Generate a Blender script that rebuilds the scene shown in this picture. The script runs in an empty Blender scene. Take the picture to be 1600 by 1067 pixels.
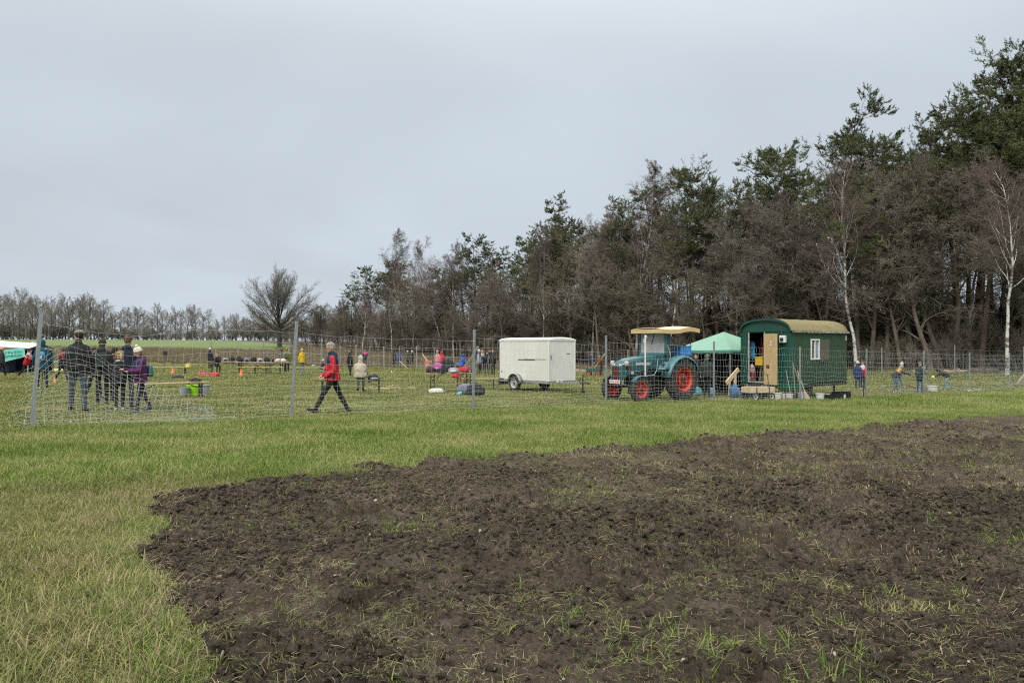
import bpy, math, random
import numpy as np
from mathutils import Vector, Matrix

random.seed(7)
rng = np.random.default_rng(11)
R = math.radians
PI = math.pi
scene = bpy.context.scene
COL = scene.collection

# ------------------------------------------------------------------ camera
EYE = 1.48
FPX = 1155.0            # focal length in pixels of a 1600 px wide picture
HOR = 540.0             # row of the horizon
cam_d = bpy.data.cameras.new('camera')
cam_d.sensor_width = 36.0
cam_d.lens = 36.0 * FPX / 1600.0
cam_d.clip_start = 0.05
cam_d.clip_end = 3000
cam = bpy.data.objects.new('camera', cam_d)
COL.objects.link(cam)
cam.location = (0, 0, EYE)
cam.rotation_euler = (R(90) + math.atan((HOR - 533.5) / FPX), 0, 0)
scene.camera = cam

# ------------------------------------------------------------------ world: overcast sky
SUN_EL, SUN_AZ = R(48), R(205)
world = bpy.data.worlds.new('World')
scene.world = world
world.use_nodes = True
wn, wl = world.node_tree.nodes, world.node_tree.links
wn.clear()
sky = wn.new('ShaderNodeTexSky')
sky.sky_type = 'NISHITA'
sky.sun_disc = False
sky.sun_elevation = SUN_EL
sky.sun_rotation = SUN_AZ
sky.dust_density = 3.0
hsv = wn.new('ShaderNodeHueSaturation')
hsv.inputs['Saturation'].default_value = 0.35
wl.new(sky.outputs[0], hsv.inputs['Color'])
tc = wn.new('ShaderNodeTexCoord')
sep = wn.new('ShaderNodeSeparateXYZ')
wl.new(tc.outputs['Generated'], sep.inputs[0])
# overcast dome: brightest overhead, even towards the horizon all the way round
mr = wn.new('ShaderNodeMapRange')
mr.interpolation_type = 'SMOOTHSTEP'
mr.inputs['From Min'].default_value = 0.30
mr.inputs['From Max'].default_value = 1.0
wl.new(sep.outputs['Z'], mr.inputs['Value'])
dome = wn.new('ShaderNodeMix')
dome.data_type = 'RGBA'
dome.inputs[6].default_value = (3.85, 4.36, 4.82, 1)
dome.inputs[7].default_value = (15.8, 15.8, 15.6, 1)
wl.new(mr.outputs[0], dome.inputs[0])
# soft cloud layers, laid out on a flat deck overhead
zc = wn.new('ShaderNodeMath'); zc.operation = 'ADD'; zc.inputs[1].default_value = 0.16
wl.new(sep.outputs['Z'], zc.inputs[0])
dx = wn.new('ShaderNodeMath'); dx.operation = 'DIVIDE'
dy = wn.new('ShaderNodeMath'); dy.operation = 'DIVIDE'
wl.new(sep.outputs['X'], dx.inputs[0]); wl.new(zc.outputs[0], dx.inputs[1])
wl.new(sep.outputs['Y'], dy.inputs[0]); wl.new(zc.outputs[0], dy.inputs[1])
cxyz = wn.new('ShaderNodeCombineXYZ')
wl.new(dx.outputs[0], cxyz.inputs[0]); wl.new(dy.outputs[0], cxyz.inputs[1])
cn = wn.new('ShaderNodeTexNoise')
cn.inputs['Scale'].default_value = 0.6
cn.inputs['Detail'].default_value = 3.0
cn.inputs['Roughness'].default_value = 0.5
cn.inputs['Distortion'].default_value = 0.4
wl.new(cxyz.outputs[0], cn.inputs['Vector'])
cm = wn.new('ShaderNodeMapRange')
cm.inputs['From Min'].default_value = 0.25
cm.inputs['From Max'].default_value = 0.75
cm.inputs['To Min'].default_value = 0.86
cm.inputs['To Max'].default_value = 1.12
wl.new(cn.outputs['Fac'], cm.inputs['Value'])
vm = wn.new('ShaderNodeVectorMath'); vm.operation = 'SCALE'
wl.new(dome.outputs[2], vm.inputs[0]); wl.new(cm.outputs[0], vm.inputs['Scale'])
mixw = wn.new('ShaderNodeMix'); mixw.data_type = 'RGBA'
mixw.inputs[0].default_value = 0.06
wl.new(vm.outputs[0], mixw.inputs[6]); wl.new(hsv.outputs[0], mixw.inputs[7])
bg = wn.new('ShaderNodeBackground')
bg.inputs['Strength'].default_value = 0.1
wl.new(mixw.outputs[2], bg.inputs['Color'])
wo = wn.new('ShaderNodeOutputWorld')
wl.new(bg.outputs[0], wo.inputs['Surface'])

# ------------------------------------------------------------------ sun behind the cloud
sd = bpy.data.lights.new('sun', 'SUN')
sd.energy = 1.5
sd.angle = R(22)
sd.color = (1.0, 0.96, 0.9)
sun = bpy.data.objects.new('sun', sd)
COL.objects.link(sun)
sv = Vector((math.sin(SUN_AZ) * math.cos(SUN_EL), math.cos(SUN_AZ) * math.cos(SUN_EL), math.sin(SUN_EL)))
sun.rotation_euler = (-sv).to_track_quat('-Z', 'Y').to_euler()
sun.location = (0, 0, 60)

scene.view_settings.view_transform = 'Standard'
scene.view_settings.look = 'None'
scene.view_settings.exposure = 0.62
scene.view_settings.gamma = 1.0
scene.view_settings.use_curve_mapping = False
scene.render.engine = 'CYCLES'
cy = scene.cycles
cy.max_bounces = 5
cy.diffuse_bounces = 2
cy.glossy_bounces = 2
cy.transmission_bounces = 4
cy.transparent_max_bounces = 8
cy.use_denoising = False
try:
    cy.denoiser = 'OPENIMAGEDENOISE'
    cy.denoising_prefilter = 'ACCURATE'
except Exception:
    pass
cy.filter_width = 1.15

# ------------------------------------------------------------------ helpers: properties, meshes, materials
def tag(o, label=None, cat=None, group=None, kind=None):
    if label: o['label'] = label
    if cat: o['category'] = cat
    if group: o['group'] = group
    if kind: o['kind'] = kind
    return o

def empty(name, loc=(0, 0, 0), rz=0.0, rot=None):
    o = bpy.data.objects.new(name, None)
    o.empty_display_size = 0.2
    COL.objects.link(o)
    o.location = loc
    o.rotation_euler = rot if rot else (0, 0, rz)
    return o

def link(name, me, parent=None, loc=None, rot=None):
    o = bpy.data.objects.new(name, me)
    COL.objects.link(o)
    if parent: o.parent = parent
    if loc is not None: o.location = loc
    if rot is not None: o.rotation_euler = rot
    return o

def copy_tree(o, parent=None):
    c = o.copy()
    COL.objects.link(c)
    c.parent = parent
    for ch in list(o.children):
        copy_tree(ch, c)
    return c

def np_mesh(name, V, F, mats=(), smooth=False, mi=None):
    """V (n,3); F list of (m,k) int arrays (or one array)."""
    V = np.asarray(V, dtype=np.float32)
    if isinstance(F, np.ndarray): F = [F]
    F = [np.asarray(f, dtype=np.int32) for f in F if len(f)]
    me = bpy.data.meshes.new(name)
    me.vertices.add(len(V))
    me.vertices.foreach_set('co', V.ravel())
    nl = sum(f.size for f in F); nf = sum(len(f) for f in F)
    if nf:
        me.loops.add(nl)
        me.polygons.add(nf)
        me.loops.foreach_set('vertex_index', np.concatenate([f.ravel() for f in F]))
        tot = np.concatenate([np.full(len(f), f.shape[1], dtype=np.int32) for f in F])
        st = np.zeros(nf, dtype=np.int32); st[1:] = np.cumsum(tot)[:-1]
        me.polygons.foreach_set('loop_start', st)
        me.polygons.foreach_set('loop_total', tot)
        if smooth: me.polygons.foreach_set('use_smooth', np.ones(nf, dtype=bool))
        if mi is not None: me.polygons.foreach_set('material_index', np.asarray(mi, dtype=np.int32))
    for m in mats: me.materials.append(m)
    me.update(calc_edges=True)
    return me

MATS = {}
def M(name, c1, c2=None, scale=6.0, rough=0.8, bump=0.0, bscale=40.0, metallic=0.0, spec=0.3, detail=4.0, lo=0.35, hi=0.65, c3=None, stretch=None, objrand=0.0, coat=0.0, trans=None):
    """Principled material: two base colours mixed by noise, optional third on finer noise, bump."""
    if name in MATS: return MATS[name]
    m = bpy.data.materials.new(name)
    m.use_nodes = True
    n, l = m.node_tree.nodes, m.node_tree.links
    p = n['Principled BSDF']
    p.inputs['Roughness'].default_value = rough
    p.inputs['Metallic'].default_value = metallic
    p.inputs['Specular IOR Level'].default_value = spec
    if coat: p.inputs['Coat Weight'].default_value = coat
    c1 = tuple(c1) + (1,)
    t = n.new('ShaderNodeTexCoord')
    vec = t.outputs['Object']
    if stretch:
        mp = n.new('ShaderNodeMapping'); mp.inputs['Scale'].default_value = stretch
        l.new(vec, mp.inputs['Vector']); vec = mp.outputs[0]
    out = None
    if c2 is not None:
        no = n.new('ShaderNodeTexNoise')
        no.inputs['Scale'].default_value = scale
        no.inputs['Detail'].default_value = detail
        no.inputs['Roughness'].default_value = 0.6
        l.new(vec, no.inputs['Vector'])
        r = n.new('ShaderNodeMapRange')
        r.inputs['From Min'].default_value = lo; r.inputs['From Max'].default_value = hi
        l.new(no.outputs['Fac'], r.inputs['Value'])
        mx = n.new('ShaderNodeMix'); mx.data_type = 'RGBA'
        mx.inputs[6].default_value = c1; mx.inputs[7].default_value = tuple(c2) + (1,)
        l.new(r.outputs[0], mx.inputs[0])
        out = mx.outputs[2]
        if c3 is not None:
            n3 = n.new('ShaderNodeTexNoise'); n3.inputs['Scale'].default_value = scale * 5.3; n3.inputs['Detail'].default_value = 3
            l.new(vec, n3.inputs['Vector'])
            r3 = n.new('ShaderNodeMapRange'); r3.inputs['From Min'].default_value = 0.55; r3.inputs['From Max'].default_value = 0.68
            l.new(n3.outputs['Fac'], r3.inputs['Value'])
            m3 = n.new('ShaderNodeMix'); m3.data_type = 'RGBA'
            l.new(r3.outputs[0], m3.inputs[0]); l.new(out, m3.inputs[6]); m3.inputs[7].default_value = tuple(c3) + (1,)
            out = m3.outputs[2]
    if objrand:
        oi = n.new('ShaderNodeObjectInfo')
        hv = n.new('ShaderNodeHueSaturation')
        rr = n.new('ShaderNodeMapRange'); rr.inputs['To Min'].default_value = 1 - objrand; rr.inputs['To Max'].default_value = 1 + objrand
        l.new(oi.outputs['Random'], rr.inputs['Value']); l.new(rr.outputs[0], hv.inputs['Value'])
        if out is not None: l.new(out, hv.inputs['Color'])
        else: hv.inputs['Color'].default_value = c1
        out = hv.outputs[0]
    if out is not None: l.new(out, p.inputs['Base Color'])
    else: p.inputs['Base Color'].default_value = c1
    if bump:
        bn = n.new('ShaderNodeTexNoise'); bn.inputs['Scale'].default_value = bscale; bn.inputs['Detail'].default_value = 4
        l.new(vec, bn.inputs['Vector'])
        b = n.new('ShaderNodeBump'); b.inputs['Strength'].default_value = bump; b.inputs['Distance'].default_value = 0.02
        l.new(bn.outputs['Fac'], b.inputs['Height']); l.new(b.outputs[0], p.inputs['Normal'])
    MATS[name] = m
    return m

# value noise on numpy arrays
def _hash(ix, iy, seed):
    h = (ix.astype(np.int64) * 374761393 + iy.astype(np.int64) * 668265263 + seed * 974634777) & 0xFFFFFFFF
    h = ((h ^ (h >> 13)) * 1274126177) & 0xFFFFFFFF
    h = (h ^ (h >> 16)) & 0xFFFFFFFF
    return h / 4294967295.0

def vnoise(x, y, seed=0):
    ix = np.floor(x); iy = np.floor(y)
    fx = x - ix; fy = y - iy
    fx = fx * fx * fx * (fx * (fx * 6 - 15) + 10); fy = fy * fy * fy * (fy * (fy * 6 - 15) + 10)
    a = _hash(ix, iy, seed); b = _hash(ix + 1, iy, seed)
    c = _hash(ix, iy + 1, seed); d = _hash(ix + 1, iy + 1, seed)
    return (a * (1 - fx) + b * fx) * (1 - fy) + (c * (1 - fx) + d * fx) * fy

def fbm(x, y, seed=0, oct=4, gain=0.5):
    s = 0; a = 1; t = 0
    for i in range(oct):
        ca, sa = math.cos(i * 0.9), math.sin(i * 0.9)
        s = s + a * vnoise((x * ca - y * sa) * 2 ** i + 13.7 * i, (x * sa + y * ca) * 2 ** i + 7.1 * i, seed + i); t += a; a *= gain
    return s / t

def worley(x, y, seed=0):
    """distance to nearest jittered point and that cell's random value"""
    ix = np.floor(x); iy = np.floor(y)
    best = np.full(x.shape, 9.0); val = np.zeros(x.shape)
    for ox in (-1, 0, 1):
        for oy in (-1, 0, 1):
            px = ix + ox + _hash(ix + ox, iy + oy, seed); py = iy + oy + _hash(ix + ox, iy + oy, seed + 31)
            d = np.hypot(px - x, py - y)
            m = d < best
            best = np.where(m, d, best); val = np.where(m, _hash(ix + ox, iy + oy, seed + 77), val)
    return best, val

# ------------------------------------------------------------------ the lie of the land
def ground(x, y):
    x = np.asarray(x, dtype=float); y = np.asarray(y, dtype=float)
    def soft(t, k, w):
        return np.where(np.abs(t) < k, t, np.sign(t) * (k + w * (1 - np.exp(-(np.abs(t) - k) / w))))
    z = -0.019 * soft(x, 45, 45) - 0.013 * soft(y, 75, 30)
    y0 = 74 - 30 * np.clip(x / 32, 0, 1)
    q = (y - y0) / 4.0
    rise = 4.0 * np.where(q > 20, q, np.log1p(np.exp(np.minimum(q, 20))))
    k = 0.047 + 0.035 * np.clip(x / 32, 0, 1)
    z = z + 3.5 * (1 - np.exp(-k * rise / 3.5))
    return z

def gz(x, y): return float(ground(x, y))

def at(px, py):
    """point of the ground seen at pixel (px, py) of the 1600 px picture"""
    ux = (px - 800) / FPX; uz = -(py - HOR) / FPX
    lo, hi = 1.0, 400.0
    t = 1.0
    prev = EYE
    while t < 400:
        if EYE + t * uz < gz(ux * t, t): break
        t *= 1.02
    lo, hi = t / 1.02, t
    for _ in range(30):
        mid = (lo + hi) / 2
        if EYE + mid * uz < gz(ux * mid, mid): hi = mid
        else: lo = mid
    return (ux * hi, hi, gz(ux * hi, hi))

def col_at(px, d):
    """ground point at distance d along a pixel column"""
    x = (px - 800) / FPX * d
    return (x, d, gz(x, d))

# outline of the dug soil, from the near left corner round
SOIL_PX = [(322, 1067), (262, 985), (228, 900), (208, 838), (214, 796), (300, 782), (420, 762), (520, 742), (650, 724), (830, 711), (960, 703), (1100, 689), (1250, 678), (1400, 664), (1500, 657), (1600, 650)]
SOIL = [at(*p)[:2] for p in SOIL_PX]
SOIL = [(1.5, -4.0), (-0.35, 0.6), (-0.75, 1.8)] + SOIL + [(52.0, 48.5), (60.0, 40.0), (40.0, -4.0)]
SOIL = np.array(SOIL)

def soil_sd(x, y):
    """signed distance to the soil outline, positive inside"""
    x = np.asarray(x, float); y = np.asarray(y, float)
    d = np.full(x.shape, 1e9); inside = np.zeros(x.shape, bool)
    n = len(SOIL)
    for i in range(n):
        ax, ay = SOIL[i]; bx, by = SOIL[(i + 1) % n]
        ex, ey = bx - ax, by - ay
        t = np.clip(((x - ax) * ex + (y - ay) * ey) / (ex * ex + ey * ey), 0, 1)
        d = np.minimum(d, np.hypot(x - ax - t * ex, y - ay - t * ey))
        c = ((ay > y) != (by > y))
        xi = ax + (y - ay) * ex / (ey if abs(ey) > 1e-9 else 1e-9)
        inside ^= c & (x < xi)
    return np.where(inside, d, -d)

def soil_edge(x, y):
    sd = soil_sd(x, y)
    e = sd + (fbm(x * 1.6, y * 1.6, 5, 3) - 0.5) * 0.75 + (fbm(x * 6, y * 6, 9, 2) - 0.5) * 0.28
    return np.minimum(e, 0.12 + 2.5 * sd)
# ------------------------------------------------------------------ ground sheets
def ground_material():
    m = bpy.data.materials.new('meadow_ground'); m.use_nodes = True
    n, l = m.node_tree.nodes, m.node_tree.links
    p = n['Principled BSDF']; p.inputs['Roughness'].default_value = 0.95; p.inputs['Specular IOR Level'].default_value = 0.1
    t = n.new('ShaderNodeTexCoord')
    def noise(scale, det=5, rough=0.6, vec=None):
        q = n.new('ShaderNodeTexNoise'); q.inputs['Scale'].default_value = scale; q.inputs['Detail'].default_value = det; q.inputs['Roughness'].default_value = rough
        l.new(vec or t.outputs['Object'], q.inputs['Vector']); return q.outputs['Fac']
    def ramp(f, a, b):
        r = n.new('ShaderNodeMapRange'); r.inputs['From Min'].default_value = a; r.inputs['From Max'].default_value = b
        l.new(f, r.inputs['Value']); return r.outputs[0]
    def mix(f, a, b):
        x = n.new('ShaderNodeMix'); x.data_type = 'RGBA'; l.new(f, x.inputs[0])
        for s, v in ((6, a), (7, b)):
            if isinstance(v, tuple): x.inputs[s].default_value = v + (1,)
            else: l.new(v, x.inputs[s])
        return x.outputs[2]
    def attr(nm):
        a = n.new('ShaderNodeAttribute'); a.attribute_name = nm; return a.outputs['Fac']
    g = mix(ramp(noise(0.35), 0.35, 0.65), (0.155, 0.185, 0.060), (0.205, 0.215, 0.080))
    g = mix(ramp(noise(2.2), 0.42, 0.7), g, (0.125, 0.13, 0.058))
    g = mix(ramp(noise(9.0), 0.52, 0.75), g, (0.075, 0.075, 0.036))
    dry = mix(ramp(noise(0.8), 0.35, 0.65), (0.20, 0.165, 0.115), (0.155, 0.125, 0.088))
    dry = mix(ramp(noise(5.0), 0.45, 0.7), dry, (0.135, 0.135, 0.06))
    crop = mix(ramp(noise(0.1), 0.35, 0.65), (0.125, 0.175, 0.062), (0.155, 0.19, 0.078))
    floor = mix(ramp(noise(1.2), 0.35, 0.65), (0.10, 0.075, 0.05), (0.06, 0.05, 0.032))
    c = mix(attr('dry'), g, dry)
    c = mix(attr('crop'), c, crop)
    c = mix(attr('litter'), c, floor)
    l.new(c, p.inputs['Base Color'])
    b = n.new('ShaderNodeBump'); b.inputs['Strength'].default_value = 0.8; b.inputs['Distance'].default_value = 0.05
    l.new(noise(14.0), b.inputs['Height']); l.new(b.outputs[0], p.inputs['Normal'])
    return m

def polar_grid(d0, d1, nd, a0, a1, na):
    t = np.arange(nd) / (nd - 1.0); q = 0.6
    d = (d0 ** -q + t * (d1 ** -q - d0 ** -q)) ** (-1 / q)
    a = np.linspace(a0, a1, na)
    D, A = np.meshgrid(d, a, indexing='ij')
    return D * np.sin(A), D * np.cos(A), nd, na

def grid_faces(n0, n1):
    i = np.arange(n0 * n1).reshape(n0, n1)
    return np.stack([i[:-1, :-1], i[:-1, 1:], i[1:, 1:], i[1:, :-1]], -1).reshape(-1, 4)

# edge of the wood (world), left far to right near, and on past the frame
EDGE = np.array([(-60, 175), (-36, 128), (-16, 106), (3.5, 81), (17, 67.5), (28, 60), (40, 56.5), (60, 56), (95, 60)])
def edge_y(x): return np.interp(x, EDGE[:, 0], EDGE[:, 1])

def sst(v, a, b):
    t = np.clip((v - a) / (b - a), 0, 1); return t * t * (3 - 2 * t)

def meadow_height(x, y):
    d = np.hypot(x, y)
    z = ground(x, y) + (fbm(x * 0.7, y * 0.7, 3, 3) - 0.5) * 0.07 * np.clip(d / 6, 0.4, 1)
    return z

def build_ground():
    # full circle round the camera, finest in front
    nd = 330
    d = 0.35 * (1500 / 0.35) ** (np.arange(nd) / (nd - 1.0))
    a = np.concatenate([np.linspace(-PI, -0.85, 60, endpoint=False), np.linspace(-0.85, 0.85, 300, endpoint=False), np.linspace(0.85, PI, 61)])
    D, A = np.meshgrid(d, a, indexing='ij')
    x, y = D * np.sin(A), D * np.cos(A)
    z = meadow_height(x, y)
    z = z - 0.22 * sst(soil_edge(x, y), 0.05, 0.5)
    V = np.stack([x, y, z], -1).reshape(-1, 3)
    me = np_mesh('meadow', V, grid_faces(*x.shape)[:, ::-1], [ground_material()], smooth=True)
    def put(nm, v):
        at_ = me.attributes.new(nm, 'FLOAT', 'POINT'); at_.data.foreach_set('value', v.astype(np.float32).ravel())
    wob = (fbm(x * 0.12, y * 0.12, 21, 3) - 0.5) * 8
    back = 70 - 14 * np.clip((x - 5) / 30, 0, 1)
    dry = sst(y + wob * 0.5, back - 1, back + 5)
    crop = sst(y + wob * 0.3, 106, 110) * (1 - sst(y, 400, 500)) * sst(-x + wob * 0.3, 34, 37)
    lit = sst(y - edge_y(x) + wob * 0.4, -3, 3) * (x > -75)
    put('dry', dry); put('crop', crop); put('litter', lit)
    o = link('meadow', me); o['kind'] = 'structure'
    return o
build_ground()

def soil_height(x, y):
    """dug soil: low swells, drag furrows, clods of several sizes"""
    z = ground(x, y) + 0.02
    z = z + (fbm(x * 0.9, y * 0.9, 41, 3) - 0.5) * 0.17
    # furrows left by the harrow, lying roughly along the fence
    u = x * 0.80 + y * 0.60; v = -x * 0.60 + y * 0.80
    z = z + (fbm(u * 0.55, v * 2.6, 43, 3) - 0.5) * 0.17
    amp = 0.25 + 1.25 * sst(fbm(x * 0.7, y * 0.7, 47, 3), 0.38, 0.62)
    for sc, h, sd_ in ((3.3, 0.055, 51), (7.5, 0.036, 53), (16.0, 0.020, 55), (36.0, 0.010, 57)):
        wx = x + (vnoise(x * sc * 0.8, y * sc * 0.8, sd_ + 5) - 0.5) * 0.9 / sc
        wy = y + (vnoise(x * sc * 0.8 + 9, y * sc * 0.8, sd_ + 6) - 0.5) * 0.9 / sc
        d, val = worley(wx * sc, wy * sc, sd_)
        r = 0.30 + 0.45 * val
        dome = np.sqrt(np.clip(1 - (d / r) ** 2, 0, 1))
        z = z + amp * h * dome * np.where(val > 0.35, val, 0.12)
    near = 1 - sst(np.hypot(x, y), 9, 16) * 0.6
    z = z + (fbm(x * 22, y * 22, 61, 4, 0.62) - 0.5) * 0.050 * (0.45 + 0.75 * amp) * near
    rg = 1 - np.abs(2 * fbm(x * 9 + 3, y * 9, 67, 3) - 1)
    z = z - 0.035 * amp * sst(rg, 0.86, 1.0)
    return z

def soil_material():
    m = bpy.data.materials.new('dug_soil'); m.use_nodes = True
    n, l = m.node_tree.nodes, m.node_tree.links
    p = n['Principled BSDF']; p.inputs['Roughness'].default_value = 0.95; p.inputs['Specular IOR Level'].default_value = 0.12
    t = n.new('ShaderNodeTexCoord')
    def noise(scale, det=6, rough=0.65):
        q = n.new('ShaderNodeTexNoise'); q.inputs['Scale'].default_value = scale; q.inputs['Detail'].default_value = det; q.inputs['Roughness'].default_value = rough
        l.new(t.outputs['Object'], q.inputs['Vector']); return q.outputs['Fac']
    def mix(f, lo, hi, a, b):
        r = n.new('ShaderNodeMapRange'); r.inputs['From Min'].default_value = lo; r.inputs['From Max'].default_value = hi
        l.new(f, r.inputs['Value'])
        x = n.new('ShaderNodeMix'); x.data_type = 'RGBA'; l.new(r.outputs[0], x.inputs[0])
        for s, v in ((6, a), (7, b)):
            if isinstance(v, tuple): x.inputs[s].default_value = v + (1,)
            else: l.new(v, x.inputs[s])
        return x.outputs[2]
    c = mix(noise(0.5), 0.38, 0.62, (0.094, 0.073, 0.053), (0.158, 0.126, 0.094))
    c = mix(noise(3.0), 0.5, 0.72, c, (0.235, 0.193, 0.146))
    c = mix(noise(26.0), 0.5, 0.75, c, (0.044, 0.033, 0.025))
    c = mix(noise(70.0, 2), 0.66, 0.76, c, (0.27, 0.22, 0.165))
    oi = n.new('ShaderNodeObjectInfo'); hv = n.new('ShaderNodeHueSaturation'); rr = n.new('ShaderNodeMapRange'); rr.inputs['To Min'].default_value = 0.62; rr.inputs['To Max'].default_value = 1.38
    l.new(oi.outputs['Random'], rr.inputs['Value']); l.new(rr.outputs[0], hv.inputs['Value']); l.new(c, hv.inputs['Color'])
    l.new(hv.outputs[0], p.inputs['Base Color'])
    b = n.new('ShaderNodeBump'); b.inputs['Strength'].default_value = 1.0; b.inputs['Distance'].default_value = 0.03
    l.new(noise(85.0, 5, 0.75), b.inputs['Height']); l.new(b.outputs[0], p.inputs['Normal'])
    return m

def build_soil():
    x, y, n0, n1 = polar_grid(2.0, 50, 860, -0.60, 0.80, 860)
    e = soil_edge(x, y)
    z = soil_height(x, y)
    k = sst(e, -0.15, 0.25)
    z = z * k + (meadow_height(x, y) - 0.12) * (1 - k)
    V = np.stack([x, y, z], -1).reshape(-1, 3)
    F = grid_faces(n0, n1)[:, ::-1]
    keep = (e.reshape(-1)[F] > -0.3).any(axis=1) & (y.reshape(-1)[F] > 0.3).all(axis=1)
    F = F[keep]
    used = np.zeros(len(V), bool); used[F.ravel()] = True
    idx = np.cumsum(used) - 1
    me = np_mesh('dug_soil', V[used], idx[F], [soil_material()], smooth=True)
    o = link('dug_soil', me); o['kind'] = 'structure'
    return o
build_soil()

# ------------------------------------------------------------------ scatter: one object of points, instances by geometry nodes
def source_collection(name, meshes):
    c = bpy.data.collections.new(name)
    for i, me in enumerate(meshes):
        o = bpy.data.objects.new('%s_%02d' % (name, i), me)
        c.objects.link(o)
    return c

def scatter(name, P, rot, scl, idx, coll, label, cat):
    me = np_mesh(name, P, [])
    a = me.attributes.new('rot', 'FLOAT_VECTOR', 'POINT'); a.data.foreach_set('vector', np.asarray(rot, np.float32).ravel())
    a = me.attributes.new('scl', 'FLOAT_VECTOR', 'POINT'); a.data.foreach_set('vector', np.asarray(scl, np.float32).ravel())
    a = me.attributes.new('pick', 'INT', 'POINT'); a.data.foreach_set('value', np.asarray(idx, np.int32))
    o = link(name, me)
    ng = bpy.data.node_groups.new('scatter_' + name, 'GeometryNodeTree')
    ng.interface.new_socket('Geometry', in_out='INPUT', socket_type='NodeSocketGeometry')
    ng.interface.new_socket('Geometry', in_out='OUTPUT', socket_type='NodeSocketGeometry')
    n, l = ng.nodes, ng.links
    gi, go = n.new('NodeGroupInput'), n.new('NodeGroupOutput')
    ci = n.new('GeometryNodeCollectionInfo')
    ci.inputs['Collection'].default_value = coll
    ci.inputs['Separate Children'].default_value = True
    ci.inputs['Reset Children'].default_value = True
    ip = n.new('GeometryNodeInstanceOnPoints')
    def na(nm, ty):
        q = n.new('GeometryNodeInputNamedAttribute'); q.data_type = ty; q.inputs['Name'].default_value = nm; return q.outputs['Attribute']
    l.new(gi.outputs[0], ip.inputs['Points'])
    l.new(ci.outputs[0], ip.inputs['Instance'])
    ip.inputs['Pick Instance'].default_value = True
    l.new(na('pick', 'INT'), ip.inputs['Instance Index'])
    e2r = n.new('FunctionNodeEulerToRotation')
    l.new(na('rot', 'FLOAT_VECTOR'), e2r.inputs[0])
    l.new(e2r.outputs[0], ip.inputs['Rotation'])
    l.new(na('scl', 'FLOAT_VECTOR'), ip.inputs['Scale'])
    l.new(ip.outputs[0], go.inputs[0])
    md = o.modifiers.new('scatter', 'NODES'); md.node_group = ng
    tag(o, label, cat, kind='stuff')
    return o

def blade_material(name, stops, objvar=0.25, rough=0.6):
    """blade colour picked by the 'tint' of each blade, varied per tuft and over the field"""
    m = bpy.data.materials.new(name); m.use_nodes = True
    n, l = m.node_tree.nodes, m.node_tree.links
    n.remove(n['Principled BSDF'])
    p = n.new('ShaderNodeBsdfDiffuse')
    a = n.new('ShaderNodeAttribute'); a.attribute_name = 'tint'
    oi = n.new('ShaderNodeObjectInfo')
    ge = n.new('ShaderNodeNewGeometry')
    nz = n.new('ShaderNodeTexNoise'); nz.inputs['Scale'].default_value = 0.55; nz.inputs['Detail'].default_value = 3
    l.new(ge.outputs['Position'], nz.inputs['Vector'])
    s1 = n.new('ShaderNodeMath'); s1.operation = 'MULTIPLY_ADD'; s1.inputs[1].default_value = 0.28; l.new(oi.outputs['Random'], s1.inputs[0]); l.new(a.outputs['Fac'], s1.inputs[2])
    s2 = n.new('ShaderNodeMath'); s2.operation = 'MULTIPLY_ADD'; s2.inputs[1].default_value = 1.35; l.new(nz.outputs['Fac'], s2.inputs[0]); l.new(s1.outputs[0], s2.inputs[2])
    s3 = n.new('ShaderNodeMath'); s3.operation = 'SUBTRACT'; s3.inputs[1].default_value = 0.86; l.new(s2.outputs[0], s3.inputs[0])
    cr = n.new('ShaderNodeValToRGB')
    cr.color_ramp.elements[0].position = stops[0][0]; cr.color_ramp.elements[0].color = stops[0][1] + (1,)
    cr.color_ramp.elements[1].position = stops[-1][0]; cr.color_ramp.elements[1].color = stops[-1][1] + (1,)
    for pos, c in stops[1:-1]:
        e = cr.color_ramp.elements.new(pos); e.color = c + (1,)
    l.new(s3.outputs[0], cr.inputs[0])
    l.new(cr.outputs[0], p.inputs['Color'])
    tr = n.new('ShaderNodeBsdfTranslucent'); l.new(cr.outputs[0], tr.inputs['Color'])
    mx = n.new('ShaderNodeMixShader'); mx.inputs[0].default_value = 0.3
    out = n['Material Output']
    l.new(p.outputs[0], mx.inputs[1]); l.new(tr.outputs[0], mx.inputs[2]); l.new(mx.outputs[0], out.inputs['Surface'])
    return m

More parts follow.
